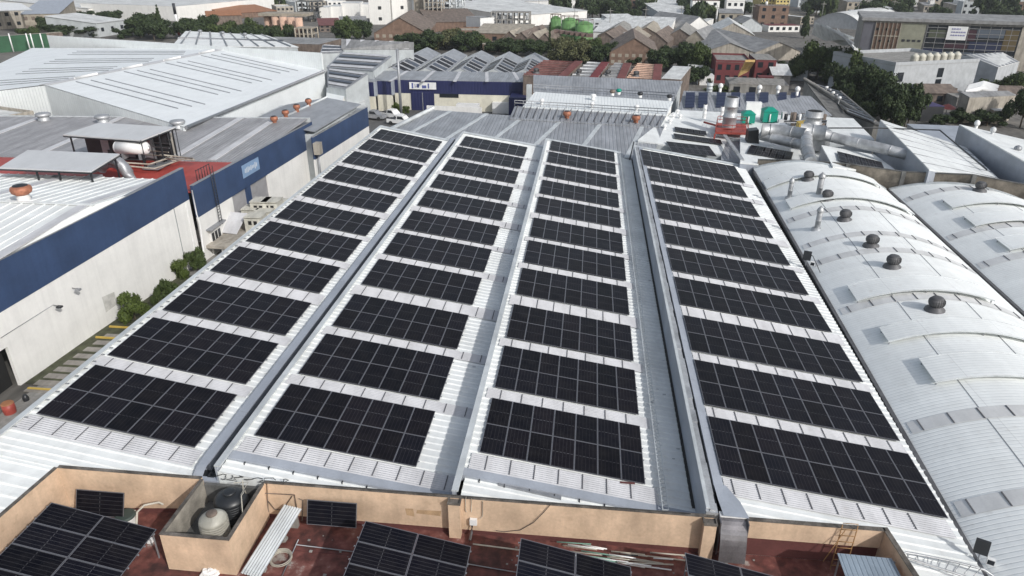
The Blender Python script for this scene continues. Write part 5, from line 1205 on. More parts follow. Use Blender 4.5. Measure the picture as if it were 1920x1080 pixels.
# gable roofs with solar strips beyond the navy building
pk = [(752, 86), (801, 87), (851, 90), (903, 93), (955, 95), (1003, 97)]
gl = ['first', 'second', 'third', 'fourth', 'fifth', 'sixth']
strip_m = PMB
for i, (px, py) in enumerate(pk):
    z = z9+.7; r = G(px, py+2, z); n = G(px-38, 134, 9.6) if False else None
    hw = 7.2/2+.6 if i else 4.2
    hw = (G(pk[1][0], pk[1][1], z).x-G(pk[0][0], pk[0][1], z).x)/2*.98
    yb_ = r.y; yn = GY+.6; xn = r.x+(yb_-yn)*.0
    t = thing('gable_shed', '%s low grey gable roof from the left in the row with solar strips' % gl[i], 'shed', (r.x, yn, 0), 0, 'row of gables with solar strips')
    h = z9-.9
    b = MB(); b.hexa([(r.x-hw, yn, 0), (r.x+hw, yn, 0), (r.x+hw, yn, h), (r.x, yn, z), (r.x-hw, yn, h)], [(r.x-hw, yb_, 0), (r.x+hw, yb_, 0), (r.x+hw, yb_, h), (r.x, yb_, z), (r.x-hw, yb_, h)]); b.build('wall', ltgray_wall, t)
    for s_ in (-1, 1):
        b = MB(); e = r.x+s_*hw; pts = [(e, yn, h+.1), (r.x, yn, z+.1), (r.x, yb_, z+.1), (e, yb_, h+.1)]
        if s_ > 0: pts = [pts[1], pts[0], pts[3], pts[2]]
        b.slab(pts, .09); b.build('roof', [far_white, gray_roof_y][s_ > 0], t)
    ymid = yn+(yb_-yn)*.60
    for k in range(5):
        ya = yn+2+k*(ymid-yn)/5; sl_ = math.atan2(z-h, hw)
        for s_ in (1, -1):
            L_ = hw*.85; b = MB(); x0 = r.x+s_*.3; x1 = r.x+s_*(hw*.9); q0, q1 = ya, ya+(ymid-yn)/5*.62
            za, zb_ = z+.2-(z-h)*abs(x0-r.x)/hw, z+.2-(z-h)*abs(x1-r.x)/hw
            pts = [(x0, q0, za), (x1, q0, zb_), (x1, q1, zb_), (x0, q1, za)]
            if s_ < 0: pts = pts[::-1]
            b.slab(pts, .05); b.build('solar_strip', [cell_blue, mat('slate_solar', (.05, .06, .085), .4, 0, .1, 1)][0] if (i+k) % 3 else bpy.data.materials['slate_solar'] if 'slate_solar' in bpy.data.materials else cell_blue, t)
            b = MB(); b.slab([(p[0], p[1]+(ymid-yn)/5*.64, p[2]+.01) if p[1] == q0 else (p[0], p[1]+(ymid-yn)/5*.10, p[2]+.01) for p in pts], .05); b.build('pale_walkway', skylight_m, t)
# more solar saw roofs left of them
for i in range(3):
    A_ = [(612, 160, 7.5), (650, 128, 7.8), (628, 110, 7.8)][i]
    t, P = slab_thing('solar_shed', ['low solar roof just left of the navy building', 'low solar roof behind the navy corner', 'low solar roof right behind the white warehouse corner'][i], 'shed', [[(614, 160, 7), (648, 166, 7), (690, 138, 8), (614, 128, 8)], [(612, 126, 8), (700, 132, 8), (735, 105, 8.6), (640, 98, 8.6)], [(600, 100, 8.5), (640, 98, 8.5), (660, 88, 9), (605, 84, 9)]][i], 0, gray_roof_y, ltgray_wall)
    for k in range(5):
        v = (k+.3)/5; a, c = P[0].lerp(P[3], v), P[1].lerp(P[2], v); a2, c2 = P[0].lerp(P[3], v+.11), P[1].lerp(P[2], v+.11); u_ = Vector((0, 0, .18)); q = [a.lerp(c, .05)+u_, a.lerp(c, .95)+u_, a2.lerp(c2, .95)+u_, a2.lerp(c2, .05)+u_]
        b = MB(); b.slab(q, .06); b.build('solar_strip', bpy.data.materials['slate_solar'] if k % 2 else skylight_m, t)
b = MB(); p = G(747, 131, 9); t = thing('green_pole', 'thin grey green pole rising in front of the solar gables', 'pole', (p.x, p.y, 0)); b.cyl((p.x, p.y, 0), (p.x, p.y, HT(92, p.x, p.y)), .28, n=8); b.build('shaft', gray_metal, t)
# grey sheds near (620..780, 75..95)
t, P = slab_thing('ribbed_shed', 'pale grey long shed with bright roof lights left of the gables', 'shed', [(640, 92, 9), (776, 92, 9), (776, 79, 10.5), (640, 73, 10.5)], 0, far_gray, ltgray_wall); strips(t, P, 5, 1.1, skylight_m)
# small white roof with square bays behind the warehouse
t, P = slab_thing('bright_roof_building', 'bright white roof divided in square fields behind the white warehouse', 'building', [(322, 86, 10), (560, 88, 10), (500, 66, 11), (348, 58, 11)], 0, white_roof, ltgray_wall)
for k in range(8): u = (k+.5)/8; a, c = P[0].lerp(P[1], u), P[3].lerp(P[2], u); b = MB(); b.tube([a+Vector((0, 0, .1)), c+Vector((0, 0, .1))], .22, 4); b.build('roof_seam', gray_metal, t)
a, c = P[0].lerp(P[3], .45), P[1].lerp(P[2], .45); b = MB(); b.tube([a+Vector((0, 0, .1)), c+Vector((0, 0, .1))], .3, 4); b.build('roof_seam', gray_metal, t)
for i in range(3): small_vent(G(376+i*42, 63+i*3, 11), ['left', 'middle', 'right'][i]+' round vent on the bright square field roof', 'vents on the bright roof', gray_metal, .8, 1.3)
bld('brick_annexe', 'low reddish brown annexe with small square openings behind the warehouse corner', 'building', G(470, 96, 6).to_2d(), G(600, 100, 6).to_2d(), 14, 8.2, brown_m, far_gray, 'flat', win=(5, 1))
# trucks and yard
def pickup(p, rz, m, label, name='pickup_truck'):
    t = thing(name, label, 'pickup truck', p, rz)
    b = MB(); b.hexa([(-2.6, -.95, .45), (2.6, -.95, .45), (2.6, .95, .45), (-2.6, .95, .45)], [(-2.6, -.95, 1.15), (2.5, -.92, 1.05), (2.5, .92, 1.05), (-2.6, .95, 1.15)]); b.build('body', m, t, True)
    b = MB(); b.hexa([(-.6, -.9, 1.13), (1.5, -.9, 1.08), (1.5, .9, 1.08), (-.6, .9, 1.13)], [(-.4, -.75, 1.85), (.75, -.75, 1.85), (.75, .75, 1.85), (-.4, .75, 1.85)]); b.build('cabin', m, t, True)
    b = MB(); b.quad((1.42, -.8, 1.14), (1.42, .8, 1.14), (.80, .7, 1.80), (.80, -.7, 1.80)); b.quad((-.35, -.905, 1.25), (1.2, -.905, 1.2), (.72, -.80, 1.75), (-.3, -.80, 1.75)); b.build('windscreen', glass_dk, t, True)
    b = MB(); b.box(-2.5, -.8, 1.0, -.7, .8, 1.17); b.build('load_bed', dark_metal, t, True)
    w0 = None
    for x in (-1.7, 1.7):
        for y in (-.9, .9):
            if w0 is None: q = MB(); q.cyl((0, -.12, 0), (0, .12, 0), .40, n=14); w0 = q.build('wheel', rubber, t, True); w0.location = (x, y, .40)
            else: inst(w0, 'wheel', t, (x, y, .4))
    return t
pickup(G(735, 222, 0), R(-28), white_paint, 'white pickup truck parked in the yard before the navy building')
pickup(G(700, 224, 0), R(-12), gray_metal, 'grey pickup truck partly hidden beside the blue banded wall', 'gray_pickup')
pickup(G(752, 234, 0), R(-15), white_paint, 'second white pickup nearer to the solar roof', 'near_pickup')
wp = thing('pallet_stack', 'stack of pale wooden pallets piled against the navy building', 'pallets', G(905, 205, 0)); p0 = G(905, 207, 0)
for i in range(5):
    for k in range(7): b = MB(); x = p0.x-3.4+i*1.6; b.box(x, p0.y-.8+.1*k, .75*k, x+1.35, p0.y+.4+.1*k, .75*k+.28); b.build('pallet', wood_m, wp)
for i, (px, py) in enumerate(((945, 212), (878, 215))): b = MB(); p = G(px, py, 0); b.box(p.x-2.3, p.y-1, 0, p.x+2.3, p.y+1, 2.2); tag(b.build('white_container', white_paint), ['small white container right of the pallets', 'small white container left of the pallets'][i], 'container')
b = MB(); p, q = G(800, 202, 3), G(903, 206, 3); b.wall((p.x, p.y), (q.x, q.y), 0, 3.4, .3); tag(b.build('yard_wall', white_wall), 'low white yard wall behind the grey shed roof', 'wall')

# ---------------- right of centre: white roofs, ducts and chimneys ----------------
wr = thing('white_sawtooth', 'white roofed workshop with rows of small solar arrays behind the fourth bay', 'workshop', (22, 100, 0))
def wroof(pts, m=white_roof, nm='roof', th=.2):
    P = [G(*p) for p in pts]; b = MB(); b.slab(P, th); b.build(nm, m, wr); return P
P1 = wroof([(1196, 262, 7.6), (1352, 290, 6.4), (1368, 250, 6.4), (1262, 210, 7.6)])
b = MB(); q = [P1[0], P1[1], P1[2], P1[3]]; b.hexa([(p.x, p.y, 0) for p in q], [(p.x, p.y, p.z-.22) for p in q]); b.build('wall', ltgray_wall, wr)
P2 = wroof([(1388, 304, 7.3), (1530, 318, 6.6), (1560, 260, 6.6), (1388, 254, 7.3)]); b = MB(); b.hexa([(p.x, p.y, 0) for p in P2], [(p.x, p.y, p.z-.22) for p in P2]); b.build('wall', flash_gray, wr)
P3 = wroof([(1562, 312, 8.6), (1695, 330, 7.2), (1640, 290, 7.2), (1540, 272, 8.6)]); b = MB(); b.hexa([(p.x, p.y, 0) for p in P3], [(p.x, p.y, p.z-.22) for p in P3]); b.build('wall', flash_gray, wr)
P0 = wroof([(1352, 300, 6.3), (1388, 306, 6.3), (1400, 200, 6.3), (1352, 230, 6.3)], gray_roof); 
P5 = wroof([(1250, 236, 6.9), (1400, 262, 6.7), (1640, 262, 6.9), (1600, 222, 7.2), (1268, 206, 7.2)], white_roof); b = MB(); b.hexa([(p.x, p.y, 0) for p in P5], [(p.x, p.y, p.z-.25) for p in P5]); b.build('wall', ltgray_wall, wr)
a, c = G(1390, 300, 7.35), G(1386, 254, 7.35); b = MB(); b.box(a.x-.1, a.y, 7.25, a.x+.35, c.y, 7.42); b.build('ridge_flashing', galv, wr)
# solar arrays there, aligned to the roofs
def on_plane(P, px, py, lift=.22):
    n = (P[1]-P[0]).cross(P[3]-P[0]).normalized(); d = Vector(ray(px, py)); c_ = Vector(CAM); t_ = ((P[0]+n*lift-c_).dot(n))/d.dot(n); return c_+d*t_, n
def arr_on(P, nl, nr, rows, n, label, lift=.22):
    a, nn = on_plane(P, *nl, lift); c, _ = on_plane(P, *nr, lift); u = (c-a).normalized(); v = nn.cross(u); w = (c-a).length
    o = array(a, (0, 0, 0), n, rows, label, 'small solar arrays on the white workshop', pw=w/n, pl=2.3); o.rotation_euler = Matrix((u, v, nn)).transposed().to_euler(); return o
arr_on(P1, (1260, 284), (1341, 293), 2, 6, 'solar array nearest on the white workshop behind the fourth bay')
arr_on(P1, (1265, 258), (1352, 270), 1, 7, 'second thin solar array on the white workshop behind the fourth bay')
arr_on(P1, (1266, 245), (1322, 253), 1, 5, 'farthest short solar array below the red platform')
arr_on(P2, (1400, 286), (1478, 300), 2, 6, 'small solar array on the middle white roof left of the ducts')
arr_on(P3, (1574, 300), (1655, 320), 2, 6, 'small solar array under the long duct near the boundary wall')
def sloped_box(px_low, zt, name, label, m1, m2):
    P = [G(*p) for p in px_low]; t = thing(name, label, 'building', P[0].to_2d().to_3d()); b = MB(); b.hexa([(p.x, p.y, 0) for p in P], P); b.build('wall', m1, t); b = MB(); b.slab([p+Vector((0, 0, .14)) for p in P], .13); b.build('roof', m2, t); return t, P
t, P = sloped_box([(1742, 320, 9.3), (1880, 345, 7.2), (1810, 278, 7.2), (1650, 226, 9.3)], 0, 'white_saw_bay', 'large white sloping roof bay right of the ducts', flash_gray, white_roof)
for k in range(6): v = (k+.7)/6.5; a, c = P[0].lerp(P[3], v), P[1].lerp(P[2], v); b = MB(); b.tube([a+Vector((0, 0, .16)), c+Vector((0, 0, .16))], .05, 4); b.build('roof_seam', gray_metal, t)
t, P = sloped_box([(1990, 345, 9.2), (2150, 340, 7.2), (1990, 280, 7.2), (1798, 235, 9.2)], 0, 'white_saw_bay', 'white sloping roof bay with two white vents at the right edge', flash_gray, white_roof)
small_vent(G(1829, 243, 8.7), 'left white cowl vent on the roof bay at the right edge', 'cowl vents at the right', white_paint, .5, 1.7); small_vent(G(1859, 255, 8.6), 'right pale cowl vent on the roof bay at the right edge', 'cowl vents at the right', canopy_m, .5, 1.6)
small_vent(G(1905, 290, 8.4), 'grey fan vent low on the roof bay at the right edge', 'cowl vents at the right', gray_metal, .6, 1.5)
t, P = slab_thing('gray_valley_roof', 'grey valley roof between the two white sloping bays', 'roof', [(1880, 345, 5.6), (1990, 350, 5.6), (1800, 236, 5.6), (1700, 232, 5.6)], 0, flash_gray, ltgray_wall)
pipe_thing('black_pipe', 'black pipe running along the white sloping bay at the right', 'pipe', [[G(1545, 240, 9.2), G(1650, 240, 9.4), G(1762, 244, 8.9), G(1850, 318, 8.0)]], .09, dark_metal)
# ducts
dg = thing('air_ducts', 'bundle of large silver air ducts branching over the white workshop roofs', 'ducts', G(1520, 270, 7))
def duct(pts, r, name='duct'):
    b = MB(); b.tube(pts, r, 14); 
    for i in range(len(pts)-1):
        a, c = Vector(pts[i]), Vector(pts[i+1]); n = max(1, int((c-a).length/2.2))
        for k in range(n): p = a.lerp(c, (k+.5)/n); d = (c-a).normalized()*.06; b.cyl(p-d, p+d, r*1.06, n=14)
    b.build(name, galv, dg)
duct([G(1428, 244, 9.2), G(1460, 246, 9.2), G(1510, 253, 9.2)], .85)
duct([G(1428, 254, 8.4), G(1470, 264, 8.4), G(1505, 272, 8.4)], .62)
duct([G(1512, 240, 9.2), G(1512, 275, 8.8), G(1520, 305, 8.2)], .72)
duct([G(1545, 253, 9.2), G(1580, 262, 9.0), G(1640, 275, 8.8), G(1700, 290, 8.5), G(1722, 300, 7.9), G(1726, 308, 7.0)], .62)
duct([G(1500, 246, 9.4), G(1548, 250, 9.4)], .95, 'manifold')
b = MB(); p = G(1535, 262, 8.2); b.box(p.x-1.1, p.y-1.1, 7, p.x+1.1, p.y+1.1, 9.6); b.build('plenum_box', galv, dg)
def stack(px, pyb, pyt, z, r, label, m=galv):
    p = G(px, pyb, z); h = HT(pyt, p.x, p.y)-z; t = thing('exhaust_stack', label, 'chimney', p)
    b = MB(); b.lathe([(r, 0), (r, h*.33), (r*1.08, h*.34), (r*1.08, h*.38), (r*.94, h*.39), (r*.94, h*.68), (r*1.05, h*.69), (r*1.05, h*.72), (r, h*.73), (r, h)], n=18); b.build('pipe', m, t, True)
    b = MB(); b.lathe([(r*.85, h+.002), (r*.84, h+.01)], n=18); b.build('dark_mouth', black_open, t, True); return t
stack(1366, 238, 182, 7.8, .95, 'tall thick silver exhaust stack rising from the red platform')
stack(1522, 243, 208, 8.8, 1.1, 'wide silver exhaust stack with a dark top above the ducts')
stack(1320, 222, 196, 7.4, .28, 'thin white pipe left of the silver stack', white_paint); stack(1352, 226, 200, 7.4, .28, 'thin white pipe next to the silver stack', white_paint)
rp = thing('red_platform', 'red painted steel platform with railing around the silver stack', 'platform', G(1370, 245, 7.4))
A_, B_, C_, D_ = G(1341, 247, 7.6), G(1402, 249, 7.6), G(1398, 232, 7.6), G(1345, 230, 7.6)
b = MB(); b.slab([A_, B_, C_, D_], .3); b.build('deck', red_paint, rp)
b = MB(); q = [A_, B_, C_, D_, A_]
for dz in (.5, .95): b.tube([p+Vector((0, 0, dz)) for p in q], .05, 4)
for p in (A_, B_, C_, D_, (A_+B_)/2): b.cyl(p, p+Vector((0, 0, .95)), .05, n=4)
b.build('railing', red_paint, rp)['kind'] = 'stuff'
b = MB(); b.tube([G(1320, 229, 7.6), G(1345, 236, 7.6)], .15, 6); b.build('red_pipe', red_paint, rp)
for p in (A_, B_): b = MB(); b.box(p.x-.1, p.y, 5, p.x+.1, p.y+.2, 7.3); b.build('leg', red_paint, rp)
for i, (x0, x1, yb_, yt) in enumerate(((1392, 1414, 231, 209), (1430, 1456, 229, 203))):
    a, c = G(x0, yb_, 7.2), G(x1, yb_, 7.2); t = thing('green_hood', ['left teal green ventilation hood beside the red platform', 'right teal green ventilation hood, the larger one'][i], 'hood', a); h = HT(yt, a.x, a.y)-7.2
    b = MB(); w = c.x-a.x; b.hexa([(a.x, a.y, 7.2), (c.x, a.y, 7.2), (c.x, a.y+w, 7.2), (a.x, a.y+w, 7.2)], [(a.x, a.y, 7.2+h*.75), (c.x, a.y, 7.2+h*.75), (c.x, a.y+w, 7.2+h*.75), (a.x, a.y+w, 7.2+h*.75)]); b.build('body', teal_m, t)
    b = MB(); b.hexa([(a.x-.1, a.y-.1, 7.21+h*.75), (c.x+.1, a.y-.1, 7.21+h*.75), (c.x+.1, a.y+w+.1, 7.21+h*.75), (a.x-.1, a.y+w+.1, 7.21+h*.75)], [(a.x+w*.3, a.y+w*.3, 7.2+h), (c.x-w*.3, a.y+w*.3, 7.2+h), (c.x-w*.3, a.y+w*.7, 7.2+h), (a.x+w*.3, a.y+w*.7, 7.2+h)]); b.build('top', teal_m, t)
    b = MB(); b.cyl((a.x+w*.45, a.y-.12, 7.3), (a.x+w*.45, a.y-.12, 7.2+h*.6), .1, n=6); b.build('pipe', white_paint, t)
a = G(1399, 205, 8); b = MB(); b.box(a.x, a.y, 7, a.x+2.3, a.y+1, HT(192, a.x, a.y)); tag(b.build('white_board', white_paint), 'white board standing behind the left teal hood', 'board')
for i, (px, py, m, lb) in enumerate(((1505, 238, yellow_paint, 'yellow machine box between the ducts'), (1460, 243, white_paint, 'white slanted cabinet with red edge beside the ducts'), (1412, 252, tank_black, 'black duct mouth at the left end of the ducts'))):
    p = G(px, py, 8.2); b = MB(); s_ = [.7, 1.4, .8][i]; b.hexa([(p.x-s_, p.y-.8, 7), (p.x+s_, p.y-.8, 7), (p.x+s_, p.y+.8, 7), (p.x-s_, p.y+.8, 7)], [(p.x-s_, p.y-.8, 8.8), (p.x+s_*.6, p.y-.8, 9.0), (p.x+s_*.6, p.y+.8, 9.0), (p.x-s_, p.y+.8, 8.8)]); tag(b.build('machine_box', m), lb, 'machine')
mc = thing('roof_machinery', 'cluttered dark pipework and white vessels on the roof behind the ducts', 'machinery', G(1490, 225, 7))
for i in range(26):
    p = G(random.uniform(1462, 1545), random.uniform(224, 238), 7.2); s_ = random.uniform(.15, .6); b = MB()
    if i % 2: b.cyl(p, p+Vector((0, 0, random.uniform(.8, 2.4))), s_*.6, n=8)
    else: b.box(p.x-s_, p.y-s_, 7.1, p.x+s_, p.y+s_, 7.2+random.uniform(.5, 1.8))
    b.build('vessel' if i % 2 else 'unit', random.choice([white_paint, gray_metal, dark_metal, dark_metal, canopy_m, brown_m]), mc)
for i in range(3): b = MB(); a = G(1462, 230-i*2, 7.8); c = G(1550, 230-i*2, 8.2); b.tube([a, c], .07, 4); b.build('pipe', dark_metal if i % 2 else gray_metal, mc)
for i, (px, py) in enumerate(((1256, 232), (1262, 222), (1270, 213), (1246, 242), (1275, 222))): small_vent(G(px, py, 7.4), 'white duct cowl on the left edge of the white workshop, number %s from the front' % ['two', 'three', 'four', 'one', 'five'][i] if False else ['second', 'fourth', 'fifth', 'front', 'right hand'][i]+' white duct cowl on the left edge of the white workshop', 'white duct cowls on the workshop', white_paint, .45, .9)
# far solar roof strip of that block
t, P = slab_thing('solar_roof_block', 'grey roof with separate blue black solar panels in a row behind the teal hoods', 'building', [(1272, 206, 7.2), (1560, 216, 7.2), (1520, 180, 8.6), (1282, 170, 8.6)], 0, gray_roof, ltgray_wall)
for i, x in enumerate((1293, 1317, 1351, 1378, 1406, 1431, 1465, 1490)):
    a = G(x-9, 203, 7.4); c = G(x+9, 203, 7.4); e = G(x-7, 174, 8.85)
    o = thing('blue_solar_array', ['first', 'second', 'third', 'fourth', 'fifth', 'sixth', 'seventh', 'eighth'][i]+' narrow blue solar array from the left on the grey roof behind the hoods', 'solar array', a, 0, 'narrow blue solar arrays')
    for k in range(5):
        v0, v1 = k/5+.01, (k+1)/5-.01; f = G(x+10, 174, 8.85); q = [a.lerp(e, v0), c.lerp(f, v0), c.lerp(f, v1), a.lerp(e, v1)]; b = MB(); b.slab([p+Vector((0, 0, .12)) for p in q], .05); b.build('solar_panel', mat('blue_cells', (.015, .022, .055), .3, 0, .1, 1, dirt=0) if 'blue_cells' not in bpy.data.materials else bpy.data.materials['blue_cells'], o)
for i, (px, py) in enumerate(((1350, 172), (1423, 175), (1458, 176), (1494, 178))): small_vent(G(px, py, 8.7), ['first', 'second', 'third', 'fourth'][i]+' white cowl vent from the left behind the blue solar arrays', 'cowl vents behind the arrays', white_paint, .6, 1.9)
stack(1330, 172, 155, 8.6, .5, 'short pale stack behind the first blue solar arrays', flash_lite)
# dark gabled roof and lattice roof
t, P = slab_thing('dark_roof_building', 'dark grey weathered roof sloping beside the blue solar arrays', 'building', [(1560, 218, 7), (1660, 236, 6), (1560, 176, 7.5), (1508, 150, 9)], 0, concrete_dk, concrete)
b = MB(); b.tube([P[3]+Vector((0, 0, .2)), P[0].lerp(P[1], .75)+Vector((0, 0, .4))], .3, 5); b.build('edge_beam', concrete, t)
t, P = slab_thing('lattice_roof', 'dark open roof of girders between the dark roof and the trees', 'roof', [(1588, 212, 7), (1640, 232, 7), (1575, 176, 7), (1525, 160, 7)], 0, black_open, concrete_dk)
for i in range(9): v = i/8; a, c = P[0].lerp(P[3], v)+Vector((0, 0, .3)), P[1].lerp(P[2], v)+Vector((0, 0, .3)); b = MB(); b.tube([a, c], .14, 4); b.build('girder', gray_metal, t)
for u in (0, 1): a, c = P[0+u]+Vector((0, 0, .4)), P[3-u]+Vector((0, 0, .4)); b = MB(); b.tube([a, c], .22, 4); b.build('girder', concrete, t)
for i in range(5):
    p = G(1548+i*6, 175+i*5, 7.5); b = MB(); b.lathe([(.05, 0), (.07, .8), (.32, .9), (.28, 1.2), (.05, 1.25)], p, 8); tag(b.build('small_dish', [white_paint, gray_metal][i % 2]), ['first', 'second', 'third', 'fourth', 'fifth'][i]+' small pale antenna dish on the dark roof beside the trees', 'antenna')

t, P = slab_thing('white_low_roof', 'low white ribbed roof between the white warehouse and the navy building', 'building', [(612, 186, 5.0), (640, 192, 5.0), (650, 170, 6.0), (612, 164, 6.0)], 0, white_roof_y, white_wall)
t, P = slab_thing('white_annexe', 'plain white walled annexe at the left foot of the navy building', 'building', [(622, 200, 3.2), (684, 204, 3.2), (684, 186, 3.4), (645, 184, 3.4)], 0, far_white, white_wall)
# ---------------- trees and shrubs ----------------
def crown_mesh(name, lm, blobs, n, leaf, seed, flat=.0):
    g = np.random.default_rng(seed); tot = sum(b[3]**2 for b in blobs); V = []; 
    for (cx, cy, cz, r, sz) in blobs:
        m = int(n*r*r/tot); d = g.normal(size=(m, 3)); d /= np.linalg.norm(d, axis=1)[:, None]
        rad = r*(g.random(m)**.28)*(.82+.30*np.sin(d[:, 0]*5+seed)*np.sin(d[:, 1]*6+cz)*np.cos(d[:, 2]*4+cx))
        c = np.array([cx, cy, cz])+d*rad[:, None]*np.array([1, 1, sz])
        a = g.normal(size=(m, 3)); a = a*.6+d*.0; a /= np.linalg.norm(a, axis=1)[:, None]
        nrm = d*.8+g.normal(size=(m, 3))*.55; nrm /= np.linalg.norm(nrm, axis=1)[:, None]
        t = np.cross(nrm, a); t /= np.linalg.norm(t, axis=1)[:, None]; b2 = np.cross(nrm, t); s = leaf*(.6+g.random(m)*.9)
        q = np.stack([c-t*s[:, None]-b2*s[:, None]*.45, c+t*s[:, None]*.2-b2*s[:, None]*.6, c+t*s[:, None]+b2*s[:, None]*.3, c-t*s[:, None]*.1+b2*s[:, None]*.65], 1); V.append(q)
    V = np.concatenate(V).reshape(-1, 3); k = len(V)//4
    me = bpy.data.meshes.new(name); me.vertices.add(len(V)); me.vertices.foreach_set('co', V.ravel()); me.loops.add(4*k); me.loops.foreach_set('vertex_index', np.arange(4*k)); me.polygons.add(k); me.polygons.foreach_set('loop_start', np.arange(k)*4)
    try: me.polygons.foreach_set('loop_total', np.full(k, 4))
    except Exception: pass
    me.materials.append(lm); me.update(calc_edges=True); me.validate(); return me
def round_blobs(seed, w=1., h=1., n=9):   # unit crown: radius 1 wide, sits from z 0.25 to ~1.3 (unit height of crown = 1)
    g = random.Random(seed); B = [(0, 0, .75, .55, .8)]
    for i in range(n):
        a = i*2.4+g.uniform(-.4, .4); rr = g.uniform(.35, .68); z = g.uniform(.22, 1.05); B.append((rr*math.cos(a)*w, rr*math.sin(a)*w, z*h, g.uniform(.24, .42), g.uniform(.7, 1.)))
    return B
TREE = {}
def proto(kind, lm, seed, leafn=2600, leaf=.055):
    if kind == 'round': me = crown_mesh('crown', lm, round_blobs(seed), leafn, leaf, seed)
    elif kind == 'cone': me = crown_mesh('crown', lm, [(0, 0, .25+.11*i, .34-.036*i, .55) for i in range(9)]+[(.2*math.cos(i), .2*math.sin(i), .2+.09*i, .14, .6) for i in range(7)], leafn, leaf*.8, seed)
    elif kind == 'cypress': me = crown_mesh('crown', lm, [(0.01*(-1)**i, 0, .12+.1*i, .15-.006*i, .9) for i in range(10)], leafn, leaf*.5, seed)
    t = MB(); zt = .7
    t.cyl((0, 0, -.05), (.01, .02, .42), .045, .028, 7, caps=False)
    g = random.Random(seed)
    if kind == 'round':
        for i in range(5):
            a = i*1.26+g.uniform(-.3, .3); t.cyl((.01, .02, .34+.02*i), (.42*math.cos(a), .42*math.sin(a), .75+g.uniform(-.1, .2)), .022, .008, 5, caps=False)
    else: t.cyl((.01, .02, .42), (0, 0, 1.0), .028, .006, 6, caps=False)
    tm = bpy.data.meshes.new('trunk'); tm.from_pydata(t.v, [], t.f); tm.materials.append(bark); tm.update()
    return me, tm
for k, (kind, lm, seed, n, leaf) in {'dark': ('round', leaf_dark, 3, 5200, .05), 'dark2': ('round', leaf_dark, 11, 5200, .05), 'mid': ('round', leaf_mid, 5, 5200, .05), 'mid2': ('round', leaf_mid, 21, 5200, .048), 'olive': ('round', leaf_olive, 9, 4200, .05), 'cone': ('cone', leaf_dark, 4, 5000, .05), 'cypress': ('cypress', leaf_dark, 6, 3000, .05), 'far': ('round', leaf_dark, 33, 1100, .10), 'farm': ('round', leaf_mid, 35, 1100, .10), 'bush': ('round', leaf_lime, 41, 5200, .045)}.items(): TREE[k] = proto(kind, lm, seed, n, leaf)
def tree(k, p, r, h, label, group=None, name='tree', cat='tree', rz=None):
    t = thing(name, label, cat, (p[0], p[1], 0 if len(p) < 3 else p[2]), random.uniform(0, 6) if rz is None else rz, group); cm, tm = TREE[k]
    c = bpy.data.objects.new('crown', cm); C.objects.link(c); c.scale = (r, r, h/1.32 if k not in ('cone', 'cypress') else h/1.25); attach(c, t, True)
    q = bpy.data.objects.new('trunk', tm); C.objects.link(q); q.scale = (r*1.0, r*1.0, h/1.32); attach(q, t, True); return t
def tpx(k, x, ybase, ytop, w, label, group=None, z=0., name='tree'):
    """tree whose crown is w photo pixels wide, its foot hidden at row ybase"""
    p = G(x, ybase, z); d = (np.array(p)-CAM)@_f; r = w/2*d/FPX; h = HT(ytop, p.x, p.y)-z
    return tree(k, (p.x, p.y, z), r*1.05, max(h, 2.), label, group, name)
# shrubs in the alley
tpx('bush', 254, 600, 544, 66, 'round clipped green shrub against the white left wall', None, 0, 'shrub')
tpx('bush', 340, 524, 480, 36, 'square clipped bright green shrub by the far end of the white wall', None, 0, 'shrub')
tpx('mid', 374, 508, 466, 46, 'darker green shrub below the loading platform', None, 0, 'shrub')
tpx('mid2', 318, 556, 520, 40, 'loose leafy bush between the two clipped shrubs', None, 0, 'bush')
tpx('mid', 298, 574, 540, 26, 'small thin sapling beside the round shrub', None, 0, 'bush')
tpx('mid2', 565, 345, 326, 28, 'green bush beside the solar roof at the small grey table', None, 0, 'bush')
tpx('bush', 742, 208, 192, 24, 'clipped hedge against the white wall of the navy building', None, 0, 'hedge')
tpx('bush', 762, 214, 196, 17, 'small round hedge at the corner of the navy gate', None, 0, 'hedge')
g = MB(); p = G(560, 345, 2.5); 
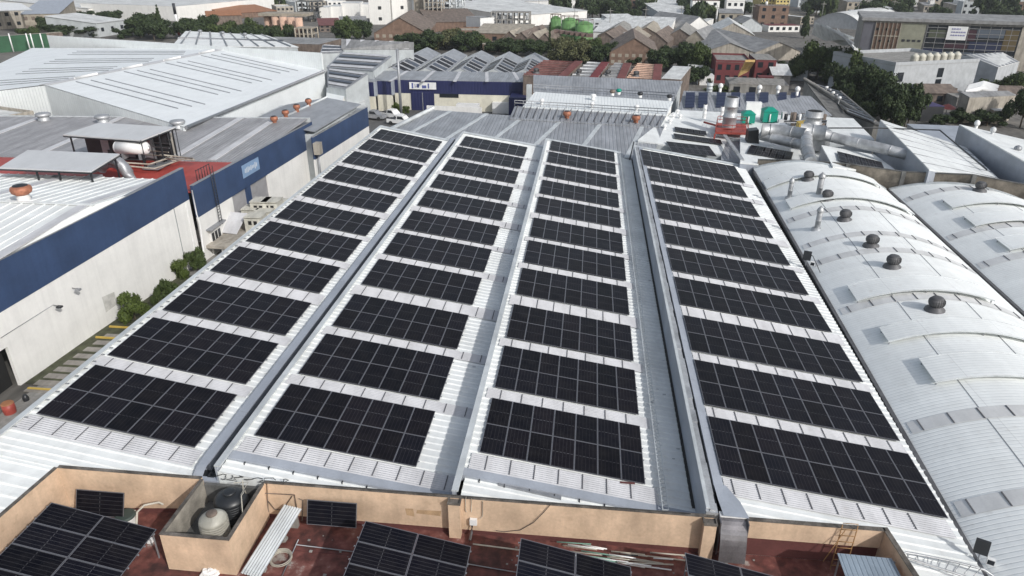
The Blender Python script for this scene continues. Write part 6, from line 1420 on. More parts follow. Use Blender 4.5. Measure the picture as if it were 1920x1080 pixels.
# rows of trees: (kind, x, ybase, ytop, width)
TL = [('dark', 125, 68, 42, 90), ('dark2', 170, 68, 48, 70), ('dark', 95, 62, 28, 50), ('mid', 60, 72, 50, 50), ('dark', 205, 40, 18, 60), ('dark2', 160, 38, 20, 45), ('dark', 265, 70, 25, 70), ('cone', 305, 72, 4, 52), ('dark2', 235, 72, 52, 40), ('dark', 290, 76, 34, 60), ('dark', 345, 74, 34, 50), ('dark2', 378, 72, 32, 60), ('mid', 415, 78, 42, 60), ('dark', 450, 80, 46, 62), ('mid2', 478, 74, 32, 46), ('dark', 505, 82, 48, 52), ('dark2', 528, 86, 50, 40),
      ('mid', 655, 78, 30, 54), ('dark', 683, 76, 32, 50), ('dark2', 640, 78, 50, 40), ('dark', 765, 92, 64, 70), ('dark2', 800, 96, 62, 70), ('olive', 838, 92, 52, 66), ('dark', 870, 96, 60, 70), ('mid2', 905, 94, 66, 50), ('dark', 930, 100, 74, 50), ('dark2', 960, 104, 76, 60), ('dark', 1000, 106, 78, 54),
      ('cypress', 1030, 100, 33, 40), ('olive', 1050, 116, 66, 60), ('olive', 1080, 118, 70, 66), ('mid2', 1110, 116, 72, 56), ('dark', 1128, 120, 80, 50), ('mid', 1066, 112, 78, 50), ('dark', 1110, 36, -8, 52), ('dark2', 1140, 36, -4, 46), ('dark', 1165, 38, 8, 36), ('dark', 1192, 42, 14, 30), ('dark', 1150, 120, 104, 36), ('dark', 1192, 122, 104, 40),
      ('dark', 1240, 132, 88, 70), ('dark2', 1275, 134, 84, 70), ('mid', 1302, 140, 82, 56), ('dark', 1310, 160, 120, 60), ('dark', 1355, 66, 36, 52), ('dark2', 1378, 66, 40, 40), ('cone', 1507, 72, 8, 52), ('dark', 1530, 30, -12, 60),
      ('mid', 1530, 150, 74, 90), ('mid2', 1572, 160, 86, 90), ('mid', 1500, 150, 98, 60), ('mid2', 1610, 176, 100, 70), ('dark', 1592, 200, 118, 80), ('dark2', 1640, 214, 126, 90), ('dark', 1680, 228, 146, 80), ('dark2', 1700, 238, 170, 62), ('dark', 1560, 150, 104, 60), ('dark2', 1575, 178, 118, 60), ('dark', 1615, 200, 132, 70), ('dark', 1660, 226, 150, 70), ('dark2', 1605, 214, 160, 50), ('dark2', 1672, 238, 176, 60), ('mid2', 1640, 190, 128, 50), ('dark', 1545, 140, 98, 50), ('dark', 1625, 226, 184, 50), ('dark2', 1590, 190, 140, 46), ('dark', 1516, 142, 104, 40), ('mid2', 1545, 128, 92, 70), ('dark2', 1475, 148, 112, 50), ('dark', 1388, 168, 158, 60), ('mid2', 1350, 174, 160, 70),
      ('dark', 1630, 40, -4, 60), ('dark2', 1680, 40, 2, 50), ('dark', 1765, 42, 10, 40), ('dark', 1870, 44, 12, 50), ('dark2', 1895, 44, 18, 44), ('mid', 1890, 180, 132, 70), ('mid2', 1850, 190, 150, 60), ('dark', 1912, 240, 160, 70), ('dark2', 1800, 232, 205, 60), ('dark', 1850, 236, 206, 70), ('dark', 1765, 236, 212, 50), ('dark', 1395, 30, -2, 44), ('dark2', 1417, 30, 4, 36), ('dark', 1455, 38, 18, 40), ('dark', 880, 30, -6, 40), ('dark2', 910, 30, 6, 40), ('dark', 780, 20, -10, 40)]
seen = {}
def region(x):
    return ('far left edge', 'upper left beside the white warehouse', 'upper middle before the silos', 'upper middle by the green tanks', 'right of the rusty roofs', 'right beside the dark lattice roof', 'upper right corner')[0 if x < 130 else 1 if x < 560 else 2 if x < 1010 else 3 if x < 1215 else 4 if x < 1460 else 5 if x < 1720 else 6]
kn = {'dark': 'dark green round tree', 'dark2': 'dense dark tree', 'mid': 'green leafy tree', 'mid2': 'brighter green tree', 'olive': 'olive green airy tree', 'cone': 'tall dark conifer', 'cypress': 'tall narrow dark cypress'}
TL += [(k_, x + 14, yb_ - 5, yt - 5, w * .95) for (k_, x, yb_, yt, w) in TL if k_ in ('dark', 'dark2', 'mid', 'olive') and (90 < x < 540 or 730 < x < 1010 or 1040 < x < 1140 or 1230 < x < 1310) and yb_ > 66]
TL.sort(key=lambda q: q[1])
for k, x, yb_, yt, w in TL:
    key = (k, region(x)); seen[key] = seen.get(key, 0)+1; i = seen[key]-1
    tpx(k, x, yb_, yt, w, '%s %s from the left, %s' % (['first', 'second', 'third', 'fourth', 'fifth', 'sixth', 'seventh', 'eighth', 'ninth', 'tenth', 'eleventh', 'twelfth', 'thirteenth', 'fourteenth', 'fifteenth', 'sixteenth', 'seventeenth', 'eighteenth'][min(i, 17)], kn[k], region(x)) if k != 'cypress' else 'tall narrow dark cypress beside the green tanks', 'trees among the buildings')
# ---------------- recognisable buildings further away ----------------
def F(x0, x1, yb0, yb1, yt, depth, name, label, cat, wall, roofm, kind='flat', rise=1.5, win=None, winm=None, parapet=0., group=None, hpx=None):
    """front face between photo columns x0..x1, foot at rows yb0..yb1, eave at row yt over the left corner"""
    A = G(x0, yb0); B = G(x1, yb1); h = HT(yt, A.x, A.y); return bld(name, label, cat, A, B, depth, max(h, 2.5), wall, roofm, kind, rise, win, winm, group, parapet=parapet)
F(48, 118, 60, 58, 27, 40, 'grey_roof_hall', 'beige hall with a plain blue grey roof at the upper left', 'hall', tan_m, flash_gray, 'shed', 3, (5, 2), brown_m)
F(-8, 47, 56, 52, 20, 14, 'beige_building', 'unfinished beige concrete building with a white awning at the upper left corner', 'building', beige_m, concrete, 'flat', 1, (3, 2), parapet=.8)
a = G(-10, 20, 8); b = MB(); b.slab([a, G(60, 18, 10), G(40, 6, 11), G(-10, 4, 10)], .3); tag(b.build('white_awning', white_paint), 'white sheet awning on top of the beige building at the upper left corner', 'awning')
F(186, 240, 70, 62, 44, 22, 'white_roof_hall', 'grey hall with a striped white roof among the trees at the upper left', 'hall', ltgray_wall, far_white, 'shed', 2.2, (3, 1), None)
F(-10, 94, 100, 92, 70, 1.0, 'green_fence', 'tall dark green windscreen fence with pale posts at the left edge', 'fence', green_net, green_net)
for i, x in enumerate((4, 30, 62, 70, 88)): p = G(x, 97); b = MB(); b.cyl((p.x, p.y-1, 0), (p.x, p.y-1, HT(62, p.x, p.y)), .2, n=6); tag(b.build('fence_post', white_paint), ['first', 'second', 'third', 'fourth', 'fifth'][i]+' pale post from the left before the green windscreen', 'post')
F(-10, 120, 84, 74, 74, 3, 'rubble_terrace', 'low brown terrace behind the green windscreen', 'terrace', brown_m, tan_m)
F(335, 516, 40, 20, 12, 60, 'long_white_factory', 'very long plain white factory wall behind the trees at the upper left', 'factory', white_wall, far_white, 'flat')
F(170, 334, 34, 20, 16, 70, 'long_white_shed', 'long white roofed shed with low bands left of the red and white pole', 'shed', white_wall, far_white, 'shed', 2.5)
for i, (x0, x1, yb_, yt, wm_, rm_, kd) in enumerate(((122, 168, 34, 22, beige_m, far_white, 'flat'), (168, 200, 26, 14, ltgray_wall, far_gray, 'flat'), (205, 252, 30, 20, white_wall, far_white, 'shed'), (255, 300, 32, 20, white_wall, far_white, 'flat'), (300, 330, 36, 24, tan_m, concrete, 'flat'), (520, 552, 30, 14, beige_m, far_white, 'flat'), (555, 580, 22, 6, ltgray_wall, far_gray, 'flat'), (582, 612, 20, 4, beige_m, concrete, 'flat'), (615, 650, 18, 4, white_wall, far_white, 'flat'), (640, 690, 56, 44, tan_m, far_gray, 'shed'), (600, 640, 60, 48, brown_m, rust_red, 'shed'), (870, 900, 34, 20, beige_m, far_white, 'flat'), (1100, 1150, 54, 44, ltgray_wall, far_white, 'flat'), (1150, 1200, 50, 40, gray_wall, far_white, 'shed'), (1200, 1240, 58, 46, beige_m, far_gray, 'flat'), (1500, 1525, 46, 34, tan_m, far_white, 'flat'))):
    F(x0, x1, yb_, yb_-1, yt, 16, 'plant_building', '%s small pale building from the left in the far industrial strip' % (['first', 'second', 'third', 'fourth', 'fifth', 'sixth', 'seventh', 'eighth', 'ninth', 'tenth', 'eleventh', 'twelfth', 'thirteenth', 'fourteenth', 'fifteenth', 'last'][i]), 'building', wm_, rm_, kd, 1.5, (4, 2), None, .5 if kd == 'flat' else 0, 'small pale buildings of the far industrial strip')
F(240, 330, 14, 8, 4, 60, 'flat_white_shed', 'distant flat white shed at the top left edge', 'shed', white_wall, far_white)
p = G(336, 66); h = HT(6, p.x, p.y); t = thing('striped_mast', 'slender mast with white middle and red foot at the upper left', 'mast', (p.x, p.y, 0))
for z0, z1, m in ((0, .3, red_paint), (.301, .66, white_paint), (.661, 1., dark_metal)): b = MB(); b.cyl((p.x, p.y, h*z0), (p.x, p.y, h*z1), .55, n=8); b.build('mast_section', m, t)
F(390, 455, 48, 46, 30, 16, 'red_canopy_shed', 'shed with a faded red orange roof among the trees at the upper left', 'shed', brown_m, orange_m, 'along', 1.5)
F(425, 520, 36, 30, 26, 22, 'orange_roof_shed', 'long low shed with a brick red roof behind the trees', 'shed', brick_m, orange_m, 'shed', 2)
sp = thing('silo_row', 'row of five tall peach coloured silos with a roof frame at the upper left middle', 'silos', G(530, 76))
for i in range(5):
    p = G(507+i*14.5, 74+i*1.5); h = HT(30+i*.8, p.x, p.y); r = (G(514, 74).x-G(507, 74).x)*.98; b = MB(); b.lathe([(r, 0), (r, h)], (p.x, p.y, 0), 20); b.build('silo', peach_silo, sp)
p0, p1 = G(497, 74), G(572, 79); h = HT(29, p0.x, p0.y); b = MB(); b.box(p0.x, p0.y-3, h+.02, p1.x, p0.y+5, h+1.0); b.build('roof_frame', tan_m, sp)
def scaffold(x0, x1, yb_, yt, lv, n, label, m, wall=None):
    A, B = G(x0, yb_), G(x1, yb_+1); h = HT(yt, A.x, A.y); t = thing('steel_structure', label, 'structure', A); d = B-A
    for k in range(n+1):
        for dy in (0, 6): p = A+d*(k/n); b = MB(); b.cyl((p.x, p.y+dy, 0), (p.x, p.y+dy, h), .3, n=5); b.build('column', m, t)
    for j in range(1, lv+1):
        z = h*j/lv; b = MB(); b.hexa([(A.x, A.y, z-.35), (B.x, B.y, z-.35), (B.x, B.y+6, z-.35), (A.x, A.y+6, z-.35)], [(A.x, A.y, z), (B.x, B.y, z), (B.x, B.y+6, z), (A.x, A.y+6, z)]); b.build('floor', m, t)
        if j < lv or True:
            for k in range(n):
                if random.random() < .5: p = A+d*((k+.2)/n); s = d.length/n*.25; b = MB(); b.box(p.x, p.y+1, z-h/lv, p.x+s*2, p.y+4, z-h/lv*.4-.36); b.build('equipment', random.choice([gray_metal, wall or tan_m, dark_metal, white_paint]), t)
    return t
scaffold(556, 587, 84, 52, 3, 4, 'brown steel frame tower right of the peach silos', tan_m)
scaffold(560, 600, 40, 2, 4, 4, 'tangle of dark process pipes and platforms above the silos', concrete_dk)
bt = [(600, 618, 40, 14), (619, 640, 38, 12), (642, 675, 36, 6), (676, 692, 34, 8)]
for i, (x0, x1, yb_, yt) in enumerate(bt): F(x0, x1, yb_, yb_, yt, 14, 'white_tank_block', ['first', 'second', 'third', 'fourth'][i]+' white ribbed tank block from the left in the chemical plant', 'tank', white_wall, far_white, group='white tank blocks')
bt = [(695, 733, 35, 22), (697, 731, 20, -22), (737, 774, 33, 17), (737, 768, 12, -22)]
F(694, 734, 46, 46, -16, 16, 'white_silo_tower', 'left big white clad silo tower of the chemical plant', 'silo tower', white_wall, far_white, win=(1, 3), winm=dark_metal); F(737, 774, 46, 44, -16, 16, 'white_silo_tower', 'right big white clad silo tower of the chemical plant', 'silo tower', white_wall, far_white, win=(1, 3), winm=dark_metal)
F(778, 796, 46, 46, -20, 10, 'tan_tower', 'plain tan square tower right of the white silo towers', 'tower', tan_m, tan_m)
scaffold(797, 829, 48, -14, 7, 4, 'pale brick and steel tower with many levels right of the tan tower', beige_m, brown_m); scaffold(832, 868, 44, -18, 6, 3, 'pale green lattice tower with pipes in the chemical plant', flash_lite)
F(703, 802, 86, 86, 62, 40, 'brick_gable_hall', 'brown brick gable hall with pilasters in the upper middle', 'hall', brick_m, brown_m, 'across', 5.0, (8, 2), tan_m)
F(805, 900, 60, 58, 42, 30, 'brown_roof_hall', 'low brown roofed hall between the towers and the trees', 'hall', brick_m, brown_m, 'shed', 3)
F(860, 902, 74, 74, 60, 14, 'tan_building', 'low tan building with a pale parapet left of the white tank', 'building', brick_m, tan_m, parapet=.6, win=(4, 1))
F(901, 927, 66, 64, 34, 10, 'white_box_tank', 'bright white square tank standing before the concrete frame', 'tank', white_paint, far_gray)
scaffold(921, 992, 64, 22, 3, 7, 'concrete frame with pale tanks on stilts in the upper middle', concrete, white_paint)
F(890, 990, 82, 84, 62, 20, 'brick_shed', 'reddish brick shed below the concrete frame', 'shed', brick_m, tan_m, 'shed', 1.5, (4, 1))
F(905, 938, 98, 98, 84, 8, 'scaffold_house', 'small brown brick house with a pale flat roof in front of the trees', 'house', brick_m, beige_m, win=(3, 2))
F(962, 1100, 52, 40, 30, 90, 'vast_white_roof', 'vast bright white factory roof behind the green tanks', 'factory', white_wall, far_white, 'shed', 4)
F(930, 1080, 14, 10, 4, 80, 'far_white_roof', 'distant white factory roof at the top edge above the green tanks', 'factory', white_wall, far_white, 'shed', 4)
for i in range(4): F(942+i*22, 968+i*22, 84+i*2, 85+i*2, 72+i, 30, 'weathered_shed', ['first', 'second', 'third', 'fourth'][i]+' weathered brown corrugated shed left of the green tanks', 'shed', brown_m, [tan_m, brown_m][i % 2], 'across', 2.2, group='weathered sheds')
gt = thing('green_tanks', 'cluster of three green ribbed tanks with rusty walkways on top', 'tanks', G(1070, 82))
for i, (x, yb_, yt, w) in enumerate(((1041, 78, 35, 20), (1067, 82, 38, 31), (1094, 86, 45, 33))):
    p = G(x, yb_); d = (np.array(p)-CAM)@_f; r = w/2*d/FPX; h = HT(yt, p.x, p.y); b = MB(); b.lathe([(r, 0), (r, h*.33), (r*1.03, h*.34), (r, h*.35), (r, h*.66), (r*1.03, h*.67), (r, h*.68), (r, h)], (p.x, p.y, 0), 26); b.build('tank', green_tank, gt)
    b = MB(); b.lathe([(r*.98, h+.05), (r*.4, h+.9), (.1, h+1)], (p.x, p.y, 0), 20); b.build('tank_top', green_tank, gt)
    b = MB(); b.tube([(p.x+r*1.0*math.cos(a), p.y+r*1.0*math.sin(a), h+1.5) for a in np.linspace(0, 6.28, 17)[:-1]], .09, 4, close=True); 
    for a in np.linspace(0, 6.28, 12): b.cyl((p.x+r*math.cos(a), p.y+r*math.sin(a), h), (p.x+r*math.cos(a), p.y+r*math.sin(a), h+1.5), .09, n=4)
    b.build('walkway_rail', rust_roof, gt)['kind'] = 'stuff'
b = MB(); p = G(1075, 60, 12); 
for i in range(7): a = G(1045+i*10, 50+i*1.2, 14); b.box(a.x-.7, a.y, 12.5, a.x+.9, a.y+2, 13.2)
b.build('rusty_machinery', rust_roof, gt)['kind'] = 'stuff'
for i in range(5): F(1112+i*27, 1140+i*27, 72+i*1.3, 73+i*1.3, 60+i*1.3, 34, 'white_north_light', ['first', 'second', 'third', 'fourth', 'fifth'][i]+' bright white roof bay from the left behind the brown sheds', 'roof bay', white_wall, far_white, 'shed', 3.4, group='row of bright white roof bays')
F(1275, 1320, 58, 60, 40, 20, 'blue_white_building', 'white building with a dark blue panel right of the bright roof bays', 'building', white_wall, far_white, win=(1, 1), winm=navy)
for i, (x0, x1, yb_, yt, m) in enumerate(((1110, 1160, 92, 78, brown_m), (1150, 1210, 96, 80, tan_m), (1205, 1250, 92, 78, brown_m), (1245, 1300, 84, 70, concrete), (1120, 1180, 80, 70, concrete), (1180, 1240, 80, 70, tan_m))): F(x0, x1, yb_, yb_+2, yt, 28, 'weathered_hall', ['first', 'second', 'third', 'fourth', 'fifth', 'sixth'][i]+' weathered grey brown hall below the bright white roof bays', 'hall', brown_m, m, 'across', 3, group='weathered halls in the upper middle')
F(1142, 1232, 122, 124, 98, 30, 'brick_gable_house', 'brown gable fronted brick building with pilasters behind the rusty roofs', 'building', brick_m, brown_m, 'across', 4, (7, 2), tan_m)
F(1320, 1412, 112, 114, 100, 42, 'gray_gable_hall', 'left of two wide beige grey gable halls right of the middle', 'hall', beige_m, far_gray, 'across', 2.6, (8, 1), far_white); F(1414, 1498, 114, 112, 102, 44, 'gray_gable_hall', 'right of two wide beige grey gable halls right of the middle', 'hall', beige_m, far_gray, 'across', 2.8)
F(1330, 1412, 80, 82, 64, 26, 'cream_gable_hall', 'cream gable building with reddish stripes behind the two grey gable halls', 'hall', beige_m, far_white, 'across', 4, (6, 2), brick_m)
F(1384, 1428, 60, 60, 48, 30, 'gray_gable_hall', 'small grey gable hall behind the cream gable building', 'hall', ltgray_wall, far_gray, 'across', 3)
F(1284, 1332, 66, 64, 52, 30, 'gray_gable_hall', 'pale grey gable hall left of the round dark tree', 'hall', white_wall, far_gray, 'across', 4)
F(1284, 1320, 92, 94, 74, 24, 'gray_gable_hall', 'weathered gable hall left of the cream gable building', 'hall', tan_m, far_gray, 'across', 3)
rb = F(1338, 1402, 156, 158, 116, 14, 'red_house', 'dark red two storey building with an ochre stair slab', 'house', red_wall, concrete, 'flat', 1, (4, 2), parapet=.5); F(1412, 1450, 152, 153, 112, 12, 'red_house', 'narrow dark red house right of the ochre slab', 'house', red_wall, concrete, 'flat', 1, (2, 2))
a = G(1388, 146, 3); p = [G(1384, 140, 4.5), G(1404, 130, 5), G(1416, 112, 8.5), G(1398, 112, 8.5)]; b = MB(); b.slab(p, .5); tag(b.build('ochre_slab', ochre_m), 'slanted ochre yellow stair slab between the two red houses', 'stair')
F(1356, 1386, 150, 150, 138, 4, 'yellow_wall', 'low ochre yellow wall in front of the red building', 'wall', yellow_wall, ochre_m)
F(1420, 1448, 164, 165, 146, 3, 'red_wall_block', 'bright dark red low block below the narrow red house', 'wall', red_wall, red_wall)
F(1365, 1424, 178, 180, 160, 10, 'concrete_house', 'low grey concrete house behind the blue solar arrays', 'house', concrete, concrete, win=(2, 1)); F(1424, 1476, 180, 182, 166, 10, 'concrete_house', 'grey concrete wall house right below the red block', 'house', concrete, concrete)
F(1447, 1480, 160, 161, 150, 8, 'white_tin_house', 'small house with a bright white tin roof right of the red block', 'house', concrete, far_white, 'shed', 1.5); F(1454, 1512, 150, 152, 134, 14, 'gray_shed', 'grey flat shed with a pale roof edge beside the big green tree', 'shed', gray_wall, far_white)
for i in range(10):
    p = G(random.uniform(1285, 1335), random.uniform(140, 160)); s_ = random.uniform(.8, 2.2); b = MB(); b.box(p.x-s_, p.y-s_, 0, p.x+s_, p.y+s_, random.uniform(1, 3)); tag(b.build('yard_crate', random.choice([white_paint, gray_metal, concrete_dk])), 'pale boxes and crates scattered in the yard under the trees', 'crate', 'boxes in the yard left of the red building')
F(1525, 1612, 50, 56, 42, 60, 'vaulted_white_roof', 'long white vaulted roof behind the tall conifer', 'hall', gray_wall, far_white, 'vault', 4)
for i in range(3):
    P = [G(1522+i*32, 62+i*9, 8), G(1548+i*32, 74+i*9, 8), G(1602, 70+i*10, 12), G(1530+i*20, 42+i*5, 12)]; b = MB(); b.slab(P, .4); tag(b.build('slanted_roof', [far_white, canopy_m, far_white][i]), ['upper', 'middle', 'lower'][i]+' slanted pale roof plane left of the colourful facade building', 'roof')
# long facade building
A, B = G(1604, 118), G(1930, 134); yF = A.y; h = HT(38, A.x, A.y)
fb = thing('facade_building', 'long office building with brown, cream and dark glass facade sections and a white banner', 'office building', A)
d = (B-A); rzF = math.atan2(d.y, d.x); fb.rotation_euler = (0, 0, rzF); Wd = d.length
def fx(px): return (px-1604)/326*Wd
b = MB(); b.box(0, 0, 0, Wd, 26, h); b.build('wall', concrete, fb, True)
b = MB(); b.box(-.6, -.8, h+.02, Wd+.6, 26.5, h+.9); b.build('roof', far_gray, fb, True)
zz = lambda f0: h*f0
def panel(x0, x1, z0, z1, m, out=.15, name='facade_panel'): b = MB(); b.box(fx(x0), -out, zz(z0), fx(x1), -.01 if out > 0 else 0, zz(z1)); b.build(name, m, fb, True)
panel(1605, 1628, 0, .97, mat('shaded_slate', (.12, .12, .14), .6))
for i in range(6): panel(1630+i*8, 1636.5+i*8, 0, .96, brick_m, .2)
for i in range(7): panel(1628.3+i*8, 1629.3+i*8, 0, .98, beige_m, .5, 'mullion')
for j in (.34, .66): panel(1628, 1678, j-.01, j+.015, tan_m, .35, 'spandrel')
for i in range(5):
    for j in range(3):
        if (i+j) % 2 == 0: panel(1631+i*9, 1636+i*9, .25+j*.27, .30+j*.27, black_open, .28, 'window')
panel(1678, 1724, 0, .96, mat('cream_panel', (.26, .26, .20), .8), .2)
for i in range(4): panel(1684+i*10, 1690+i*10, .55, .60, dark_metal, .28, 'window')
panel(1727, 1895, 0, .95, glass_dk, .12, 'glass_facade')
ser = [('dark_blue_glass', (.025, .032, .07)), ('maroon_panel', (.055, .025, .035)), ('slate_glass', (.10, .12, .15)), ('amber_panel', (.12, .09, .045)), ('olive_panel', (.09, .10, .07))]
SM = [mat(n, c, .25, 0, .06, .5, dirt=.05) for n, c in ser]
panel(1728, 1764, .10, .42, SM[0], .2); panel(1732, 1766, .66, .84, SM[4], .2); panel(1800, 1818, .62, .86, SM[1], .22); panel(1766, 1808, .44, .56, SM[1], .22); panel(1819, 1868, .70, .88, SM[2], .2); panel(1810, 1868, .40, .60, SM[0], .2); panel(1869, 1893, .42, .88, SM[3], .22); panel(1770, 1860, .06, .36, SM[2], .18)
for j in range(8): panel(1728, 1893, .08+j*.115, .09+j*.115, far_gray, .3, 'spandrel')
for i in range(9): panel(1727+i*19, 1727.8+i*19, .02, .94, far_gray, .26, 'mullion')
panel(1765, 1801, .63, .93, white_paint, .5, 'banner')
mk = MB()
for r_ in range(3):
    x = 1772
    for k in range(6 if r_ else 4):
        w = 2.5+((k*7+r_*3) % 3); mk.box(fx(x), -.56, h*(.86-.07*r_), fx(x+w), -.505, h*(.89-.07*r_)); x += w+1
mk.build('banner_lettering', mat('banner_blue', (.28, .28, .45), .6), fb, True)['kind'] = 'stuff'
panel(1896, 1929, 0, .97, beige_m, .2)
F(1622, 1664, 176, 184, 128, 12, 'gray_block', 'beige grey side wing with narrow windows left of the light grey block', 'building', beige_m, concrete, 'flat', 1, (2, 2))
lb_ = F(1664, 1818, 190, 180, 124, 20, 'light_gray_block', 'plain light grey block with dark windows and cream tanks on its roof', 'building', gray_wall, concrete, 'flat', parapet=.8)
A, B = G(1664, 190), G(1818, 180); hB = HT(124, A.x, A.y); d = (B-A)
for (u, z0) in ((.52, .62), (.52, .30), (.05, .55)): b = MB(); b.box(d.length*u, -.08, hB*z0, d.length*u+1.6, .01, hB*z0+2.0); b.build('window', glass_dk, lb_, True)
tw = None
for i in range(7):
    p = wm(lb_) @ Vector((d.length*(.30+.085*i), 2.2, hB)); 
    if tw is None: tw = tank(p.x, p.y, p.z+.1, .9, 2.0, tank_white, 'first cream water tank from the left on the light grey block', tank_white); KIDS['roof_tank'] = KIDS[tw.name]; tw.name = 'roof_tank'
    else: o = dup(tw, p+Vector((0, 0, .1)), None, ['', 'second', 'third', 'fourth', 'fifth', 'sixth', 'last'][i]+' cream water tank from the left on the light grey block')
    
F(1835, 1868, 152, 146, 126, 10, 'white_stair_house', 'small bluish white building under the striped white roof', 'building', ltgray_wall, far_white)
t, P = slab_thing('striped_roof', 'white and grey striped sloping roof in front of the long facade building', 'roof', [(1872, 126, 5), (1912, 116, 5), (1880, 98, 6.5), (1812, 102, 6.5)], 0, far_white, gray_wall); strips(t, P, 6, 1.4, gray_metal)
t, P = slab_thing('pale_roof_house', 'long pale green grey roof over houses at the right', 'house', [(1818, 182, 5), (1906, 178, 5), (1890, 170, 5.5), (1800, 172, 5.5)], 0, far_gray, beige_m)
for i in range(5):
    p = G(1822+i*8, 164, 4); b = MB(); b.tube([(p.x-2, p.y+i*1.6-2, 3.2), (p.x+1, p.y+i*1.6-2, 4.2), (p.x+4, p.y+i*1.6-2, 3.4)], .6, 6); tag(b.build('white_tarp', white_paint), ['first', 'second', 'third', 'fourth', 'fifth'][i]+' fold of the bright white tarpaulin roofs right of the light grey block', 'tarpaulin')
F(1724, 1764, 228, 228, 200, 6, 'purple_stall', 'small dark stall with a purple roof edge and red umbrellas at the right', 'stall', dark_metal, purple_m)
for i, x in enumerate((1724, 1771)):
    p = G(x, 222, 0); t = thing('red_umbrella', ['left', 'right'][i]+' red umbrella beside the purple stall', 'umbrella', p); b = MB(); b.cyl(p, p+Vector((0, 0, 2.6)), .06, n=5); b.build('pole', gray_metal, t); b = MB(); b.lathe([(1.9, 2.1), (1.0, 2.5), (.1, 2.9)], p, 10); b.build('canopy', red_paint, t)
hs_ = [(1728, 1790, 196, 176, brown_m), (1790, 1830, 206, 184, concrete), (1826, 1860, 214, 196, tan_m), (1850, 1900, 206, 188, beige_m), (1740, 1790, 186, 176, brick_m), (1858, 1885, 232, 214, beige_m), (1880, 1925, 200, 182, concrete)]
for i, (x0, x1, yb_, yt, m) in enumerate(hs_): F(x0, x1, yb_, yb_+1, yt, 9, 'small_house', ['brown house with low roofs behind the purple stall', 'concrete house with rooftop wall right of the brown house', 'tan house below the pale green grey roof', 'beige house at the right under the long pale roof', 'brick house right under the light grey block', 'narrow beige house between the trees at the right edge', 'concrete house at the right photo edge'][i], 'house', m, [brown_m, concrete, far_white][i % 3], ['along', 'flat', 'flat'][i % 3], 1.2, (3, 1))
F(1425, 1450, 26, 26, -16, 14, 'yellow_apartments', 'left yellow and white apartment block at the top edge', 'apartment block', yellow_wall, beige_m, 'flat', 1, (4, 6)); F(1452, 1477, 27, 27, -14, 14, 'yellow_apartments', 'right yellow and white apartment block at the top edge', 'apartment block', yellow_wall, beige_m, 'flat', 1, (4, 6))
F(1370, 1390, 18, 18, -18, 12, 'white_apartments', 'white apartment block left of the yellow blocks', 'apartment block', white_wall, beige_m, 'flat', 1, (4, 6)); F(1322, 1342, 14, 14, -8, 12, 'red_orange_building', 'small red orange building at the top edge', 'building', orange_m, brick_m, 'flat', 1, (3, 2))
F(1906, 1925, 16, 16, -10, 20, 'blue_building', 'deep blue building in the top right corner', 'building', mat('deep_blue', (.04, .12, .38), .6), far_gray, 'flat')
F(1604, 1678, 34, 35, 22, 14, 'white_row_house', 'long low white row building above the facade building', 'building', white_wall, far_white, 'flat', 1, (8, 1)); F(1440, 1498, 60, 60, 50, 8, 'white_row_house', 'low white building with small windows and a red end left of the conifer', 'building', white_wall, red_wall, 'flat', 1, (5, 1))
F(1280, 1440, 44, 44, 36, 16, 'long_low_building', 'long pale low building with vehicles in front below the yellow blocks', 'building', ltgray_wall, far_white, 'flat', 1, (12, 1)); F(1240, 1320, 38, 38, 26, 60, 'flat_gray_warehouse', 'wide pale grey warehouse roof at the top right of the middle', 'warehouse', ltgray_wall, far_white, 'shed', 3)
# ---------------- the city beyond: many small buildings ----------------
wl_ = [beige_m, ltgray_wall, white_wall, concrete, tan_m, gray_wall, brick_m]; rl_ = [far_gray, far_white, concrete, far_white, brown_m, far_gray, rust_roof]
cp_ = []
def proto_house(i):
    rr = random.Random(50+i); w, d, h = rr.uniform(7, 13), rr.uniform(8, 14), rr.choice([3.5, 6.2, 6.2, 9])
    kd = 'shed' if i % 4 == 3 else 'flat'
    t = bld('city_house', 'small distant house in the dense city near the top edge of the photo', 'house', (0, 0), (w, 0), d, h, wl_[i % 7], rl_[(i*3) % 7], kd, 1.0, (3, max(1, int(h/3))), None, 'small distant houses of the city', parapet=.7 if kd == 'flat' and i % 2 else 0)
    if i % 3 == 0: b = MB(); b.cyl((w*.3, d*.4, h), (w*.3, d*.4, h+1.6), .6, n=8); b.build('roof_tank', dark_metal if i % 2 else white_paint, t, True)
    if i % 3 == 1: b = MB(); b.box(w*.5, d*.4, h+.07, w*.85, d*.75, h+2.5); b.build('stair_room', wl_[(i+2) % 7], t, True)
    return t
def proto_hall(i):
    rr = random.Random(80+i); w, d, h = rr.uniform(22, 38), rr.uniform(30, 60), rr.uniform(5, 8)
    return bld('city_hall_shed', 'pale distant industrial shed near the top edge of the photo', 'shed', (0, 0), (w, 0), d, h, wl_[i % 4], [far_white, far_gray, far_white, white_roof_x, rust_roof][i % 5], ['across', 'shed', 'vault', 'across', 'along'][i % 5], 2.5, None, None, 'distant industrial sheds')
PH = [proto_house(i) for i in range(14)]; PS = [proto_hall(i) for i in range(6)]
occ = [(o.location.x, o.location.y) for o in S.objects if o.type == 'EMPTY' and o.get('category') and o.location.y > 190]
used_h, used_s, used_t = set(), set(), 0
def free(x, y, r):
    for (a, c) in occ:
        if abs(a-x) < r and abs(c-y) < r: return False
    return True
rg = random.Random(99); nh = nsd = nt_ = 0
def okpx(px, py, big=0):
    lim = 2 if px < 620 else -4 if px < 1000 else 20 if px < 1280 else 56 if px < 1500 else 30
    return py < lim
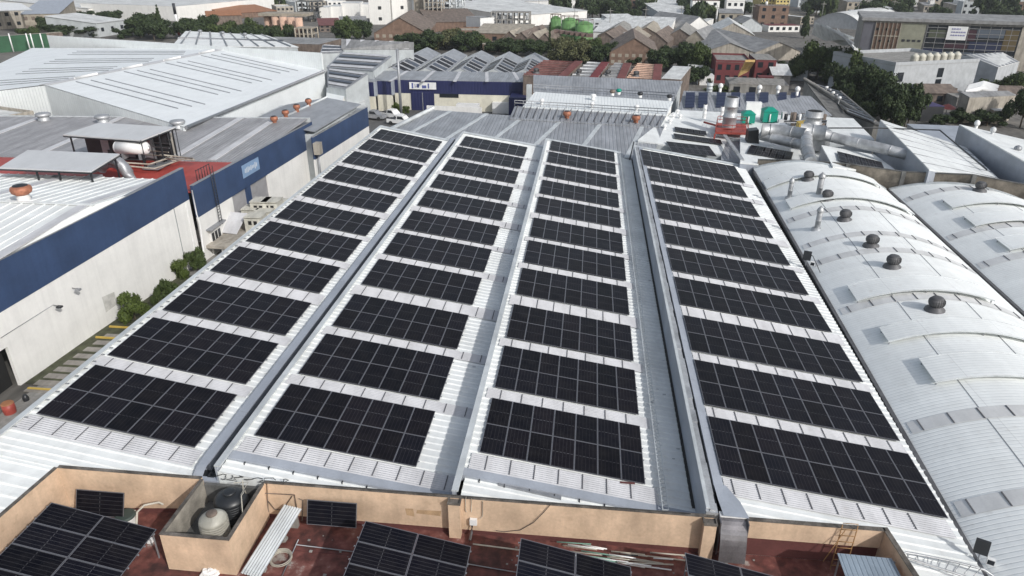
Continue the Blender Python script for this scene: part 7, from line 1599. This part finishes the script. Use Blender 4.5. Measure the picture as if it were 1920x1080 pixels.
def place(protos, used, x, y, rz):
    i = rg.randrange(len(protos)); o = protos[i]
    if i in used: o = dup(o, (x, y, 0), rz)
    else: o.location = (x, y, 0); o.rotation_euler = (0, 0, rz); used.add(i)
    occ.append((x, y)); return o
# sheds first, in the left and middle part
for k in range(600):
    if nsd > 46: break
    px, py = rg.uniform(-60, 1980), rg.choice([rg.uniform(-24, 12), rg.uniform(-30, 40)]); p = G(px, py)
    if px > 1300 and rg.random() < .8: continue
    if not okpx(px, py-8): continue
    if p.y < 330 or not free(p.x, p.y, 42): continue
    place(PS, used_s, p.x, p.y, rg.choice([-.12, -.05, .3])+rg.uniform(-.05, .05)); nsd += 1
for k in range(4000):
    if nh > 290: break
    px, py = rg.uniform(-60, 1980), rg.uniform(-40, 62); p = G(px, py)
    if px < 1000 and rg.random() < .25: continue
    if not okpx(px, py): continue
    if p.y < 235 or p.y > 1100 or not free(p.x, p.y, 14 if p.y < 600 else 17): continue
    place(PH, used_h, p.x, p.y, rg.choice([-.15, .25, .1])+rg.uniform(-.1, .1)); nh += 1
for i, o in enumerate(PH):
    if i not in used_h: o.location = (400+20*i, 900, 0)
for i, o in enumerate(PS):
    if i not in used_s: o.location = (-500-60*i, 900, 0)
for k in range(3000):
    if nt_ > 260: break
    px, py = rg.uniform(-60, 1980), rg.uniform(-42, 70); p = G(px, py)
    if p.y < 215 or not free(p.x, p.y, 9): continue
    if not okpx(px, py-12): continue
    s_ = rg.uniform(3.2, 6.5); tree(rg.choice(['far', 'far', 'farm']), (p.x, p.y), s_, s_*2.1, 'small dark tree between the distant houses of the city', 'distant trees between houses'); occ.append((p.x, p.y)); nt_ += 1
# the rest of the city, beyond counting, as one mass of roofs
rest = MB(); 
for k in range(5200):
    y = rg.uniform(480, 2600); x = rg.uniform(-.85, .85)*y-.105*y
    if not free(x, y, 13) or PJ((x, y, 0))[1] > (4 if PJ((x, y, 0))[0] < 1000 else 26): continue
    w, d_, h = rg.uniform(6, 17), rg.uniform(6, 17), rg.choice([3, 3, 4, 6, 6, 9]); m = rg.randrange(4)
    rest.box(x, y, 0, x+w, y+d_, h, m)
o = rest.build('far_city', [far_gray, far_white, tan_m, ltgray_wall]); tag(o, 'dense far city of low roofs running to the horizon', 'city', kind='stuff')
tm_, tt_ = TREE['far']; V0 = np.empty(len(tm_.vertices)*3); tm_.vertices.foreach_get('co', V0); V0 = V0.reshape(-1, 3)[:1200]
A_ = []
for k in range(900):
    y = rg.uniform(520, 2400); x = rg.uniform(-.85, .85)*y-.105*y; s_ = rg.uniform(4, 9); A_.append(V0*np.array([s_, s_, s_*1.3])*1.0+np.array([x, y, 0]))
V = np.concatenate(A_); k = len(V)//4; me = bpy.data.meshes.new('far_trees'); me.from_pydata(V.tolist(), [], np.arange(4*k).reshape(-1, 4).tolist()); me.materials.append(leaf_dark)
o = bpy.data.objects.new('far_trees', me); C.objects.link(o); tag(o, 'distant dark treetops scattered through the far city', 'trees', kind='stuff')

# utility poles among the far houses
for i in range(14):
    px, py = 1010+i*66, 30+(i*37) % 40; p = G(px, py); h = 10.; b = MB(); b.cyl((p.x, p.y, 0), (p.x, p.y, h), .16, .1, 6); b.box(p.x-1.2, p.y-.08, h-1.2, p.x+1.2, p.y+.08, h-1.0)
    tag(b.build('utility_pole', concrete), '%s thin utility pole from the left among the far houses' % ['first', 'second', 'third', 'fourth', 'fifth', 'sixth', 'seventh', 'eighth', 'ninth', 'tenth', 'eleventh', 'twelfth', 'thirteenth', 'last'][i], 'utility pole', 'utility poles among the far houses')
# ---------------- thin air haze ----------------
b = MB(); b.box(-2700, -320, -1, 2700, 4400, 75); hz = bpy.data.materials.new('haze_air'); hz.use_nodes = True; nt2 = hz.node_tree; nt2.nodes.remove(nt2.nodes['Principled BSDF'])
pv = nt2.nodes.new('ShaderNodeVolumePrincipled'); pv.inputs['Color'].default_value = (.86, .90, .95, 1); pv.inputs['Density'].default_value = .00018; pv.inputs['Anisotropy'].default_value = .2
nt2.links.new(pv.outputs[0], nt2.nodes['Material Output'].inputs['Volume']); tag(b.build('haze', hz), kind='stuff')
